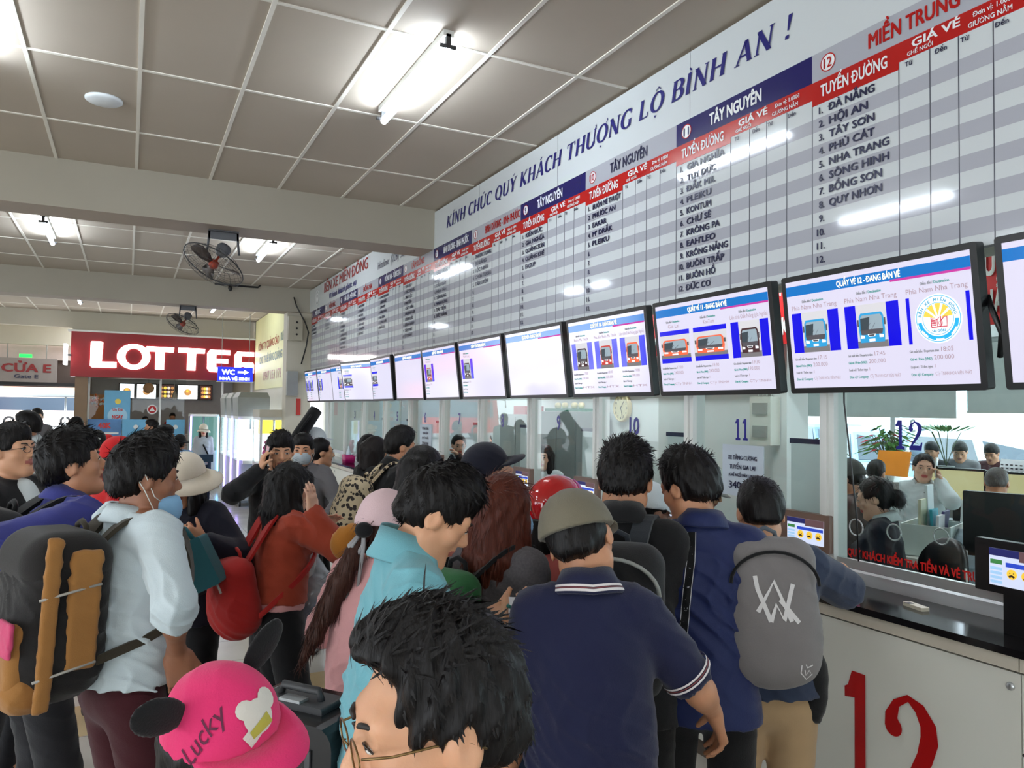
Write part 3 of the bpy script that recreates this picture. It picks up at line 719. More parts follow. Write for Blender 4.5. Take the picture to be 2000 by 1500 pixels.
def tv(k, yc, zb, tilt, yaw, content, label):
    t = thing('television', label, 'television', (D-.03, yc, zb), 'televisions hanging in a row under the fare board')
    r = np.array([math.sin(yaw), -math.cos(yaw), 0.0]); n0 = np.array([-math.cos(yaw), -math.sin(yaw), 0.0])       # screen faces n
    n = n0*math.cos(tilt)-np.array([0, 0, math.sin(tilt)]); u = np.cross(n, r); u = u if u[2] > 0 else -u
    c = np.array([D-.03, yc, zb])+u*TVH/2+n*.0
    mb = MB(); mb.obox(c-n*.02, np.array([r, u, n]), (TVW/2, TVH/2, .022), bev=.012); mb.obox(c-n*.06, np.array([r, u, n]), (TVW*.36, TVH*.33, .03)); mb.build('bezel', m_black, t)
    mb = MB(); top = c-n*.07; mb.cyl(top+r*.2, top+r*.2+np.array([.08, 0, .35]), .012, 6); mb.cyl(top-r*.2, top-r*.2+np.array([.08, 0, .35]), .012, 6); mb.build('wall_mount', m_dkgrey, t)
    w, h = TVW-.05, TVH-.05
    o = c-r*w/2-u*h/2+n*.0028
    mb = MB(); poly(mb, [(0, 0), (w, 0), (w, h), (0, h)], o, r, u); scr = mb.build('screen', e_tvd if content == 'plainwarm' or content == 'onewarm' else e_tv, t)
    mb = MB(); poly(mb, [(0, .865*h), (w, .865*h), (w, .955*h), (0, .955*h)], o+n*.001, r, u, 0)
    put_text(mb, 'QUẦY VÉ %d - ĐANG BÁN VÉ' % k, o+n*.002+r*w*.5+u*h*.885, r, u, .026, .30, 1, bold=.02, align='C')
    poly(mb, [(.62*w, .853*h), (w, .853*h), (w, .872*h), (.62*w, .872*h)], o+n*.0025, r, u, 2)
    mb.build('header_band', [e_hb, e_wt, e_mg], scr)
    def picture(i, x0, x1, style, col):
        mb = MB(); y0, y1 = .33*h, .70*h
        L0 = o+n*.001
        if style == 'side':
            for a, b in ((0, .22), (.78, 1)): poly(mb, [(x0+(x1-x0)*a, y0), (x0+(x1-x0)*b, y0), (x0+(x1-x0)*b, y1), (x0+(x1-x0)*a, y1)], L0, r, u, 10)
            bus_pic(mb, x0+(x1-x0)*.22, y0, (x1-x0)*.56, y1-y0, col, o+n*.001, r, u, -n)
        elif style == 'logo':
            for a, b in ((0, .06), (.94, 1)): poly(mb, [(x0+(x1-x0)*a, y0), (x0+(x1-x0)*b, y0), (x0+(x1-x0)*b, y1), (x0+(x1-x0)*a, y1)], L0, r, u, 10)
        else:
            for a, b in ((0, .14), (.86, 1)): poly(mb, [(x0, y0+(y1-y0)*a), (x1, y0+(y1-y0)*a), (x1, y0+(y1-y0)*b), (x0, y0+(y1-y0)*b)], L0, r, u, 10)
            bus_pic(mb, x0, y0+(y1-y0)*.14, x1-x0, (y1-y0)*.72, col, o+n*.001, r, u, -n)
        mb.build('bus_picture', [BUSM[q] for q in BK]+[e_pb], scr)
        if style == 'logo': emblem((x0+x1)/2, (y0+y1)/2, (y1-y0)*.49)
    def emblem(cx, cy, R):
        mb = MB(); L = lambda i: o+n*(.0014+.0006*i)
        disc(mb, (cx, cy), R*1.06, L(0), r, u, 0, 40); disc(mb, (cx, cy), R, L(1), r, u, 1, 48, r0=R*.97); disc(mb, (cx, cy), R*.70, L(1), r, u, 1, 48, r0=R*.675)
        for i in range(5):
            a0 = math.radians(8+i*34); a1 = a0+math.radians(24)
            P = [(cx+R*.12*math.cos((a0+a1)/2), cy-R*.02+R*.12*math.sin((a0+a1)/2))]+[(cx+R*.66*math.cos(a0+(a1-a0)*j/6), cy+R*.66*math.sin(a0+(a1-a0)*j/6)) for j in range(7)]
            poly(mb, P, L(1), r, u, 2)
        for i in range(7):
            a0 = math.radians(188+i*24); a1 = a0+math.radians(24); rr = (R*.80, R*.93) if i % 2 == 0 else (R*.78, R*.86)
            P = [(cx+rr[1]*math.cos(a0+(a1-a0)*j/4), cy+rr[1]*math.sin(a0+(a1-a0)*j/4)) for j in range(5)]+[(cx+R*.76*math.cos(a1-(a1-a0)*j/4), cy+R*.76*math.sin(a1-(a1-a0)*j/4)) for j in range(5)]
            poly2(mb, P, L(2), r, u, 1)
        poly(mb, [(cx-R*.3, cy-R*.36), (cx-R*.03, cy-R*.3), (cx-R*.03, cy+R*.0), (cx-R*.3, cy+.06*R)], L(3), r, u, 0)
        for P in ([(-.3, -.36), (-.3, .06), (-.03, -.05), (-.03, -.36), (-.3, -.36)], [(-.03, -.05), (.14, .1), (.14, -.32), (-.03, -.36)], [(.14, -.1), (.3, .06), (.42, .06), (.40, -.36), (-.3, -.36)]): stroke(mb, [(cx+a*R, cy+b*R) for a, b in P], .004, L(4), r, u, 3)
        for j in range(4): stroke(mb, [(cx-R*.27, cy-R*(.25-.07*j)), (cx-R*.08, cy-R*(.29-.07*j))], .004, L(4), r, u, 3)
        disc(mb, (cx+R*.12, cy-R*.2), R*.10, L(4), r, u, 3, 16, r0=R*.08)
        s = 'BẾN XE MIỀN ĐÔNG'
        for i, ch in enumerate(s):
            if ch == ' ': continue
            a = math.radians(168-i*10.4); rr = R*.76; rad = np.array([math.cos(a), math.sin(a)])
            pr = r*math.sin(a)-u*math.cos(a); pu = r*math.cos(a)+u*math.sin(a)
            put_text(mb, ch, L(2)+r*(cx+rr*rad[0])+u*(cy+rr*rad[1]), pr, pu, R*.13, None, 4, bold=.02, align='C')
        put_text(mb, 'SÀI GÒN', L(2)+r*cx+u*(cy-R*.57), r, u, R*.11, R*.6, 4, bold=.02, align='C')
        mb.build('emblem', [emat('em_white', (240, 246, 246), 0.65), emat('em_blue', (20, 168, 222), 0.61), emat('em_yellow', (246, 196, 70), 0.65), emat('em_red', (190, 40, 70), 0.61), emat('em_teal', (40, 150, 190), 0.58)], scr)
    def caption(x0, x1, dest, tm, price, firm):
        mb = MB(); q = o+n*.0012; cx = (x0+x1)/2
        put_text(mb, 'Điểm đến / ', q+r*(cx-.06)+u*.79*h, r, u, .012, .05, 0, bold=.01); put_text(mb, 'Destination', q+r*(cx-.005)+u*.79*h, r, u, .012, .06, 1, bold=.015)
        put_text(mb, dest, q+r*cx+u*.73*h, r, u, .021, min(.017*len(dest)*.8, x1-x0), 2, align='C')
        for j, (a, b) in enumerate((('Giờ xuất bến / Departure time', tm), ('Giá vé / Price (VNĐ)', price), ('Loại vé / Ticket type', '1'), ('Đơn vị / Company', firm))):
            z = (.26-.062*j)*h; w1 = put_text(mb, a, q+r*x0+u*z, r, u, .011, .12 if j == 0 else .09, 1 if j % 2 else 0, bold=.008)
            put_text(mb, b, q+r*(x0+w1+.008)+u*z, r, u, .018 if j < 2 else .014, None if j < 3 else .14, 2)
        mb.build('caption', [e_gr, e_tl, emat('tv_caption', (158, 130, 140), .55)], scr)
    th = w/3
    if isinstance(content, list):
        for i, c3 in enumerate(content):
            if c3 is None: continue
            x0, x1 = th*i+.02, th*(i+1)-.012
            picture(i, x0, x1, c3[0], c3[1]); caption(x0, x1, *c3[2:])
NT = 'Phía Nam Nha Trang'; LD = 'Liên tỉnh Đắk Nông (gia Nghĩa)'
tvc = {13: ('plain', 'at the right edge of the picture, past booth 12'),
 12: ([('side', 'blue', NT, '17:15', '200.000', 'CTy TNHH HOA VIÊN PHÁT'), ('side', 'blue', NT, '17:45', '200.000', 'CTy TNHH HOA VIÊN PHÁT'), ('logo', 'blue', NT, '18:05', '200.000', 'CTy TNHH HOA VIÊN PHÁT')], 'showing two blue coaches and a round emblem'),
 11: ([('top', 'orange', 'Gia Lai', '17:00', '240.000', 'CTy TNHH'), ('top', 'orange', 'KonTum', '18:30', '240.000', 'CTy TNHH'), ('side', 'dark', LD, '19:30', '190.000', 'CTy TNHH')], 'showing two orange coaches and one dark red coach'),
 10: ([('side', 'dark', 'Buôn Ma Thuột', '17:00', '220.000', 'HTX'), ('side', 'red', 'Phía Bắc Buôn Ma Thuột', '18:00', '220.000', 'HTX'), ('side', 'orange', LD, '19:00', '190.000', 'HTX')], 'showing three coaches with blue bars, above booth 10'),
 9: ('plain', 'blank white, above booth 9'), 8: ([('side', 'dark', 'Phước Long', '17:00', '', ''), None, None], 'with one small picture, above booth 8'),
 7: ([('side', 'red', 'Bình Phước', '17:00', '', ''), None, None], 'with one blue framed picture, above booth 7'), 6: ('plain', 'blank, sixth from the far end'),
 5: ([('top', 'dark', 'Vũng Tàu', '16:00', '', ''), None, None], 'warm grey with one dim picture, fifth from the far end'), 4: ([('top', 'dark', 'Biên Hòa', '16:00', '', ''), None, None], 'turned sideways, fourth from the far end'),
 3: ([None, ('side', 'red', '', '', '', ''), ('top', 'blue', '', '', '', '')], 'showing a blue picture, third from the far end'), 2: ([('side', 'dark', '', '', '', ''), None, None], 'second from the far end'), 1: ([('side', 'dark', '', '', '', ''), ('side', 'dark', '', '', '', ''), None], 'nearest the corner pier')}
for k in range(13, 0, -1):
    c3, lab = tvc[k]
    yaw = {4: .22, 3: .05, 2: .02, 12: -.0, 5: -.03}.get(k, 0)
    tv(k, 2.105+(12-k)*.967, 1.94, {4: .18, 5: .11, 6: .08}.get(k, .125), yaw, c3, 'black flat television '+lab)
mb = MB(); mb.tube([(D-.02, 1.66, 2.28), (D-.05, 1.625, 2.22), (D-.04, 1.60, 2.14), (D+.0, 1.63, 2.06)], .011, 6); tag(mb.build('power_cable', m_black), 'black cable looping beside the emblem television', 'cable')
mb = MB(); mb.tube([(GX-.02, 2.43, 2.3), (GX-.02, 2.425, 1.9), (GX-.02, 2.36, 1.4), (GX-.02, 2.35, 1.19)], .004, 6); tag(mb.build('hanging_wire', m_black), 'thin black wire hanging down the glass of booth 12', 'wire')
# things on the worktop
def basket(x, y, label, s=1.0):
    t = thing('plastic_basket', label, 'basket', (x, y, 1.045)); m = mat('magenta_plastic', (176, 22, 104), .4)
    a, b, h = .05*s, .055*s, .075*s; mb = MB(); n = 40
    def ring(k, z, wav=0): 
        R = []
        for i in range(n):
            q = 2*math.pi*i/n; cx, cy = math.cos(q), math.sin(q); e = max(abs(cx), abs(cy)); R.append((x+a*k*cx/e, y+b*k*cy/e, z+wav*math.sin(i*2*math.pi/4)))
        return R
    mb.loft([ring(.88, 1.047), ring(1.0, 1.047+h, .004), ring(.95, 1.047+h, .004), ring(.84, 1.055)]); mb.build('basket_body', m, t)
basket(D+.10, 2.385, 'small magenta plastic basket on the worktop at booth 12'); basket(D+.12, 11.0, 'small magenta plastic basket on the worktop near booth 3', 1.6)
t = thing('water_bottle', 'clear bottle with a blue label in the far magenta basket', 'bottle', (D+.12, 11.0, 1.06)); 
MB().lathe((D+.12, 11.0, 1.06), (0, 0, 1), [(.03, 0), (.034, .02), (.034, .14), (.014, .2), (.014, .23), (.002, .232)], 14).build('bottle_body', mat('bottle_clear', (200, 216, 224), .15), t); MB().lathe((D+.12, 11.0, 1.10), (0, 0, 1), [(.0355, 0), (.0355, .07)], 14, caps=False).build('bottle_label', mat('label_blue', (40, 90, 190), .4), t)
t = thing('remote_control', 'pale remote control lying on the black worktop at booth 12', 'remote control', (D+.16, 2.10, 1.045)); R0 = rotz(-.25)
MB().obox((D+.17, 2.08, 1.052), np.array([R0[0], R0[1], [0, 0, 1.]]), (.02, .055, .007), bev=.006).build('case', mat('cream_plastic', (216, 210, 190), .4), t); MB().obox((D+.17, 2.11, 1.0592), R0, (.013, .014, .0008)).build('display', m_dkgrey, t)
t = thing('drink_cup', 'clear plastic drink cup with a straw behind the rail', 'cup', (3.24, 2.03, .99)); mb = MB(); mb.lathe((3.24, 2.03, .985), (0, 0, 1), [(.032, 0), (.043, .11), (.046, .112), (.04, .125), (.01, .135)], 18); mb.build('cup_body', mat('clear_cup', (190, 206, 200), .12), t)
MB().cyl((3.24, 2.03, 1.0), (3.235, 2.05, 1.19), .004, 8).build('straw', m_white, t); MB().lathe((3.24, 2.03, 1.0), (0, 0, 1), [(.0365, 0), (.0425, .06)], 18, caps=False).build('green_print', mat('cup_green', (40, 130, 96), .4), t)
mb = MB(); mb.box((3.16, -.4, .94), (3.34, 13.28, .98)); mb.box((3.16, -.4, 0), (3.2, 13.28, .94)); tag(mb.build('clerk_desk', mat('desk_dark', (40, 38, 38), .5)), 'long dark clerks desk behind the counter rail', 'desk')
# ================================================================= office behind the booths
m_owall = mat('office_wall', (222, 226, 224), .5, noise=.03)
OX = 7.9
mb = MB(); mb.box((D+.05, -5, -.1), (OX+.1, 13.4, 0)); struct(mb, 'office_floor', mat('office_tiles', (196, 196, 190), .25, noise=.05))
mb = MB(); mb.box((D+.3, -5, 2.96), (OX+.3, 13.4, 3.06)); struct(mb, 'office_ceiling', mat('office_ceiling_white', (228, 230, 230), .6))
mb = MB(); mb.box((4.62, 4.28, 0), (4.78, 13.4, 2.96)); mb.box((4.55, 4.28, 0), (4.62, 4.42, 2.96)); struct(mb, 'wall_office', m_owall)
mb = MB(); mb.box((D+.3, 13.3, 0), (OX+.3, 13.45, 2.96)); mb.box((D+.3, -5.1, 0), (OX+.3, -5, 2.96)); struct(mb, 'wall_office_end', m_owall)
mb = MB(); mb.box((3.36, 10.0, 0), (4.6, 10.03, 2.36)); struct(mb, 'wall_partition', mat('partition', (206, 214, 220), .35))
e_ot = emat('office_tube', (240, 248, 255), 60.0)
for x, y in ((3.9, 3.0), (3.9, 5.6), (3.9, 8.2), (3.9, 11), (6.2, 1.0), (6.2, 3.6), (6.2, 6.0)):
    lamp(x, y, 'fluorescent tube on the office ceiling behind the booths', 1.2, 2.96, 'fluorescent tubes in the office', e_ot)
# red slogan banner inside
t = thing('slogan_banner', 'red banner with white capitals hanging inside the office behind the televisions', 'banner', (4.3, 5, 2.4))
mb = MB(); mb.box((4.29, 2.0, 2.36), (4.31, 8.4, 2.86)); mb.build('cloth', mat('banner_red', (196, 22, 24), .6), t)
mb = MB()
for s, yy, z, w in (('Ủ C', 2.60, 2.64, .17), ('NẪ', 2.61, 2.43, .13), ('ẮK', 4.16, 2.43, .15), ('N', 4.1, 2.72, .06), ('ẤN', 5.6, 2.43, .16), ('Ê', 5.5, 2.64, .08)): put_text(mb, s, (4.284, yy, z), R_, U_, .13, w, bold=.03)
mb.build('lettering', m_white, t)
# filing cabinets behind booths 8 and 9
def cabinet(x, y0, y1, h, label, m):
    t = thing('filing_cabinet', label, 'cabinet', (x+.2, (y0+y1)/2, 0))
    mb = MB(); mb.box((x, y0, 0), (x+.42, y1, h)); mb.build('body', m, t)
    for i in range(2):
        a = y0+(y1-y0)*i/2; mb = MB(); mb.box((x-.012, a+.008, .06), (x, a+(y1-y0)/2-.008, h-.03)); dr = mb.build('door', m, t)
        MB().box((x-.03, a+(.05 if i else (y1-y0)/2-.07), h*.5), (x-.012, a+(.07 if i else (y1-y0)/2-.05), h*.5+.12)).build('handle', m_dkgrey, dr)
cabinet(4.15, 7.66, 8.5, 1.80, 'grey two-door filing cabinet behind booth 8', mat('cab_grey', (170, 174, 172), .4))
cabinet(4.15, 6.72, 7.5, 1.84, 'darker grey filing cabinet behind booth 9', mat('cab_dark', (128, 134, 134), .4))
t = thing('document_tray', 'green tray on top of the darker cabinet behind booth 9', 'tray', (4.3, 7.1, 1.84)); MB().box((4.2, 6.76, 1.842), (4.5, 7.48, 1.875)).build('tray_body', mat('tray_green', (30, 116, 92), .5), t)
for i, yy in enumerate((7.35, 7.2, 7.0, 6.86)): tag(MB().lathe((4.3, yy, 1.876), (0, 0, 1), [(.03, 0), (.04, .03), (.03, .06), (.002, .065)], 10).build('porcelain_pot', mat('pot_cream', (226, 206, 160), .3)), ['first', 'second', 'third', 'fourth'][i]+' small cream pot from the left on the green tray', 'pot', 'small pots on the green tray')
tag(MB().box((4.2, 7.95, 1.80), (4.45, 8.25, 1.90)).build('file_box', m_red), 'red file box on the cabinet behind booth 8', 'box')
t = thing('statuette', 'small golden statuette beside the red box on the cabinet', 'statuette', (4.3, 7.83, 1.80)); MB().lathe((4.3, 7.83, 1.802), (0, 0, 1), [(.06, 0), (.05, .03), (.02, .05), (.04, .09), (.03, .12), (.002, .15)], 12).build('figure', mat('gold', (214, 160, 50), .35, metal=.5), t)
# clock
t = thing('wall_clock', 'round cream wall clock seen through the glass of booth 10', 'clock', (4.6, 6.50, 1.9))
cy, cz, cr = 6.53, 1.885, .145
MB().lathe((4.61, cy, cz), (-1, 0, 0), [(cr, 0), (cr, .03), (cr*.9, .045), (cr*.88, .03)], 32, caps=False).build('rim', mat('clock_rim', (214, 196, 150), .35), t)
mb = MB(); disc(mb, (0, 0), cr*.9, (4.578, cy, cz), R_, U_); mb.build('face', mat('clock_face', (224, 212, 172), .5, noise=0), t)
mb = MB()
for i in range(12):
    a = math.pi/2-2*math.pi*(i+1)/12; put_text(mb, str(i+1), (4.575, cy-cr*.7*math.cos(a), cz+cr*.7*math.sin(a)-.012), R_, U_, .024, None, bold=.02, align='C')
mb.build('numerals', m_black, t)
for ang, ln in ((52, .6), (-72, .78)):
    mb = MB(); a = math.radians(ang); stroke(mb, [(-.02*math.cos(a), -.02*math.sin(a)), (cr*ln*math.cos(a), cr*ln*math.sin(a))], .008, (4.572, cy, cz), R_, U_); mb.build('hand', m_black, t)
# electric boxes on the wall end seen in booth 11
t = thing('fuse_box', 'pale double fuse box on the white wall seen in booth 11', 'electrical box', (4.5, 4.4, 1.7))
x = 4.44
MB().box((x, 4.34, 1.60), (x+.10, 4.56, 1.98)).build('box_body', mat('fuse_cream', (214, 216, 206), .45), t)
for z in (1.84, 1.66): MB().box((x-.012, 4.37, z), (x, 4.52, z+.09)).build('breaker_window', m_grey, t)
for i in range(4): MB().tube([(x+.05, 4.38+.045*i, 1.98), (x+.05, 4.38+.04*i, 2.2), (x+.08, 4.36+.04*i, 2.5)], .006, 6).build('conduit', m_white, t)
# ---- far glass front of the office with daylight behind
mb = MB(); mb.box((OX, -5, 0), (OX+.12, 13.3, .95)); struct(mb, 'wall_office_front', mat('front_panel_grey', (90, 92, 92), .5))
mb = MB(); mb.box((OX, -5, 2.62), (OX+.12, 13.3, 2.96))
for y in (-4, -2.4, -.8, .8, 2.4, 4.15, 5.85, 7.4, 9, 10.6, 12.2): mb.box((OX, y-.03, .95), (OX+.08, y+.03, 2.65))
struct(mb, 'window_frame_office', m_alu)
mb = MB(); mb.box((OX+.03, -5, .95), (OX+.036, 13.3, 2.62)); struct(mb, 'window_office', glassmat('office_glass', (240, 246, 248), .02))
m_blind = mat('roller_blind', (150, 156, 154), .7)
for i, (a, b, z) in enumerate(((5.05, 7.3, 1.84), (3.2, 4.93, 1.90), (.9, 3.1, 1.9), (7.4, 9.5, 1.84))):
    t = thing('roller_blind', ['grey roller blind with the lower hem, left of the bright gap', 'grey roller blind right of the bright gap in the office window', 'grey roller blind nearest the right picture edge', 'grey roller blind farthest left in the office window'][i], 'blind', (OX-.06, (a+b)/2, 2.6), 'roller blinds on the office window')
    MB().box((OX-.07, a, z), (OX-.064, b, 2.62)).build('fabric', m_blind, t); MB().cyl((OX-.06, a, 2.63), (OX-.06, b, 2.63), .03, 10).build('roller', m_alu, t); MB().box((OX-.075, a, z-.02), (OX-.06, b, z)).build('hem_bar', m_grey, t)
# reversed numbers stuck on the far pane
for s, y, z in (('3', 5.62, 1.66), ('5', 4.30, 1.66)):
    mb = MB(); put_text(mb, s, (OX+.02, y-.04, z), -R_, U_, .15, .075, bold=.02); tag(mb.build('number_sticker', mat('sticker_white', (226, 230, 232), .5)), 'pale reversed %s on the far office window' % ('three' if s == '3' else 'five'), 'number sign')
t = thing('back_counter', 'long grey back counter under the far office window', 'counter', (7.35, 5, 0)); MB().box((7.15, 1, 0), (7.85, 9.5, 1.12)).build('counter_body', mat('back_counter', (96, 98, 98), .5), t); MB().box((7.08, 1, 1.12), (7.88, 9.5, 1.16)).build('counter_top', mat('back_top', (206, 206, 200), .4), t)
def plant(x, y, z, h, label, kind):
    t = thing('potted_plant', label, 'plant', (x, y, z)); mp_ = mat('pot', (70, 74, 66), .5) if kind else m_white
    MB().lathe((x, y, z), (0, 0, 1), [(.06, 0), (.08, .13), (.085, .14), (.07, .14), (.005, .12)], 14).build('pot', mp_, t)
    st = MB(); lf = MB(); rd = MB(); n = 130 if not kind else 22
    for i in range(n):
        a = rng.uniform(0, 6.28); el = rng.uniform(-.3, 1.3); r_ = h*rng.uniform(.15, .48) if not kind else h*.38
        b = np.array([x, y, z+.14]); top = b+np.array([math.cos(a)*math.cos(el)*r_*.8, math.sin(a)*math.cos(el)*r_*.8, h*.35+math.sin(el)*r_*.9 if not kind else h*.75])
        if i % 3 == 0: st.tube([b, (b+top)/2+(0, 0, .03), top], .004, 5)
        d = np.array([math.cos(a), math.sin(a), -.35 if not kind else .45]); w = np.cross(nrm(d), (0, 0, 1)); L = .12 if not kind else .17
        m_ = rd if (not kind and i % 7 == 0) else lf
        m_.add([top, top+d*L*.45+w*L*.2, top+d*L, top+d*L*.45-w*L*.2, top+d*L*.45+np.array([0, 0, .012])], [(0, 1, 4), (1, 2, 4), (2, 3, 4), (3, 0, 4)])
    st.build('stem', mat('stem', (70, 84, 44), .6), t); lf.build('leaves', mat('leaf', (70, 118, 50), .5), t)
    if rd.v: rd.build('red_leaves', mat('leaf_red', (190, 50, 56), .5), t)
pq = at(1733, 912, 7.9); plant(pq[0], pq[1], 1.16, .62, 'leafy plant with a few red leaves on the far office counter', 0)
pq = at(1848, 915, 8.3); plant(pq[0], pq[1], 1.16, .50, 'small dark-leaved plant in a grey pot behind the woman on the phone', 1)
pq = at(1612, 915, 7.7); plant(pq[0], pq[1], 1.16, .42, 'green plant half hidden by the booth 12 post', 0)
def card(c, r, u, hw, hh, th, name, label, cat, m):
    n = np.cross(r, u); return tag(MB().obox(c, np.array([r, u, n]), (hw, hh, th)).build(name, m), label, cat)
card(at(1744, 905, 7.2), R_, nrm((.25, 0, 1)), .17, .12, .006, 'orange_folder', 'orange folder standing on the far office counter', 'folder', mat('folder_orange', (238, 140, 20), .5))
t = thing('desk_calendar', 'white desk calendar with rows of dates at the right edge', 'calendar', at(1982, 930, 6.6)); c = at(1982, 920, 6.6)
MB().obox(c, np.array([R_, nrm((.3, 0, 1)), nrm((-1, 0, .3))]), (.13, .10, .004)).build('page', m_paper, t); mb = MB()
for i in range(5):
    for j in range(6): mb.obox(c+R_*(-.1+.04*j)+np.array([-.008+.01*(2-i)*-.2, 0, .05-.03*i]), I3, (.002, .01, .006))
mb.build('dates', m_dkgrey, t); MB().obox(c+np.array([0.02, 0, -.11]), I3, (.03, .14, .012)).build('calendar_stand', m_red, t)
def monitor(c, yaw, w, h, label, em=None):
    t = thing('computer_monitor', label, 'monitor', c); R = rotz(yaw); r, n = R[0], R[1]; u = np.array([0, 0, 1.]); c = np.asarray(c, float)
    MB().obox(c, np.array([r, u, n]), (w/2, h/2, .02), bev=.008).build('casing', m_black, t)
    MB().obox(c-n*.021, np.array([r, u, n]), (w/2-.015, h/2-.018, .001)).build('screen', em or mat('screen_off', (96, 104, 92), .25), t)
    mb = MB(); mb.obox(c-u*(h/2+.06)+n*.02, np.array([r, u, n]), (.03, .07, .012)); mb.obox(c-u*(h/2+.125), np.array([r, n, u]), (.11, .08, .006)); mb.build('stand', m_black, t)
e_mon = emat('monitor_cream', (206, 198, 150), .55, True)
monitor(at(1868, 950, 6.2), -1.2, .42, .3, 'monitor with a cream screen behind the woman on the phone', e_mon)
monitor(at(1985, 960, 5.9), -1.2, .42, .3, 'monitor with a cream screen at the right edge', e_mon)
monitor(at(1990, 1030, 3.9), 1.9, .5, .34, 'large dark monitor close to the right edge of the picture', mat('screen_green', (116, 132, 116), .3))
# white box of papers on the clerks desk
t = thing('storage_box', 'white plastic box full of papers behind the clerk', 'box', at(1820, 1075, 4.6)); c = at(1822, 1050, 4.6)
Rb = rotz(.35); mb = MB(); hw, hd, hh = .17, .13, .09
for s in (-1, 1): mb.obox(c+Rb[0]*s*hw, Rb, (.005, hd, hh)); mb.obox(c+Rb[1]*s*hd, Rb, (hw, .005, hh))
mb.obox(c-np.array([0, 0, hh]), Rb, (hw, hd, .005)); mb.build('box_body', mat('box_white', (212, 220, 216), .4), t)
for i, (dx, dy, hgt, ang, m, nm) in enumerate(((-.09, -.06, .12, .1, m_paper, 'white paper sheets standing in the storage box, left'), (.06, .0, .13, -.2, mat('folder_cyan', (60, 176, 196), .5), 'cyan folder in the white storage box'), (.0, -.05, .13, .5, mat('folder_navy', (40, 36, 92), .5), 'navy folder leaning in the white storage box'), (.11, .04, .2, -.1, mat('paper_b', (220, 226, 228), .6), 'tall white papers at the right of the storage box'), (-.02, .05, .16, 0, mat('folder_cream', (206, 206, 176), .5), 'cream pack of slips in the white storage box'))):
    u = nrm((math.sin(ang)*.5, 0, 1)); tag(MB().obox(c+Rb[0]*dx+Rb[1]*dy+u*(hgt-hh), np.array([Rb[0], u, np.cross(Rb[0], u)]), (.065, hgt, .008)).build('paper_folder', m), nm, 'folder', 'papers in the white storage box')
t = thing('office_table', 'pale office table carrying the white storage box', 'table', (4.3, 2.7, 0)); zt_ = c[2]-hh-.008; MB().box((c[0]-.25, c[1]-.22, zt_-.03), (c[0]+.5, c[1]+.35, zt_)).build('table_top', mat('table_pale', (196, 200, 190), .4), t)
for dx in (-.22, .46):
    for dy in (-.18, .31): MB().box((c[0]+dx-.02, c[1]+dy-.02, 0), (c[0]+dx+.02, c[1]+dy+.02, zt_-.03)).build('leg', m_grey, t)
def chair(c, r, label):
    """round-backed office chair; c is the middle of its back"""
    c = np.asarray(c, float); t = thing('office_chair', label, 'chair', (c[0], c[1], 0)); R = rotz(r); mk = mat('chair_black', (20, 20, 22), .45)
    mb = MB(); n = 24; rings = []
    for k, dz in ((.94, -.02), (1, 0), (1, .015), (.94, .03)): rings.append([c+R[0]*.175*k*math.cos(a_)*(1-.1*max(0, -math.sin(a_)))+np.array([0, 0, 0.175*k*math.sin(a_)])+R[1]*(dz+.05*math.cos(a_)**2) for a_ in np.linspace(0, 2*math.pi, n, endpoint=False)])
    mb.loft(rings); mb.build('backrest', mk, t)
    MB().obox(np.array([c[0], c[1], .48])+R[1]*.25, np.array([R[0], R[1], [0, 0, 1.]]), (.23, .22, .035), bev=.08).build('seat', mk, t)
    mb = MB(); mb.cyl(np.array([c[0], c[1], .1])+R[1]*.22, np.array([c[0], c[1], .45])+R[1]*.22, .03, 10); mb.tube([np.array([c[0], c[1], .47])+R[1]*.1, np.array([c[0], c[1], .5])-R[1]*.05, c-np.array([0, 0, .1])-R[1]*.02], .02, 8)
    for k in range(5): a_ = 2*math.pi*k/5; mb.tube([np.array([c[0], c[1], .1])+R[1]*.22, np.array([c[0]+.27*math.cos(a_), c[1]+.27*math.sin(a_), .06])+R[1]*.22], .018, 6)
    mb.build('chair_base', m_dkgrey, t)
    card(c-R[1]*.045+np.array([0, 0, .1]), R[0], U_, .05, .02, .002, 'chair_tag', 'small white tag on the '+label, 'tag', m_paper)
chair(at(1860, 1118, 3.85), 1.2, 'round-backed black chair behind the warning lettering')
chair(at(1690, 1110, 4.5), .9, 'black chair of the clerk in booth 12')
# steel rings hanging from a wire above the desk opening
for i, (px, py) in enumerate(((1672, 1030), (1746, 1040), (1838, 1048))):
    c = at(px, py, 3.42); mb = MB(); mb.tube([c+np.array([0, -1, 0])*.035*math.cos(a_)+np.array([0, 0, .036*math.sin(a_)]) for a_ in np.linspace(0, 6.283, 25)], .0035, 6)
    tag(mb.build('steel_ring', m_alu), ['left', 'middle', 'right'][i]+' steel ring of three above the counter opening of booth 12', 'ring', 'steel rings in booth 12')
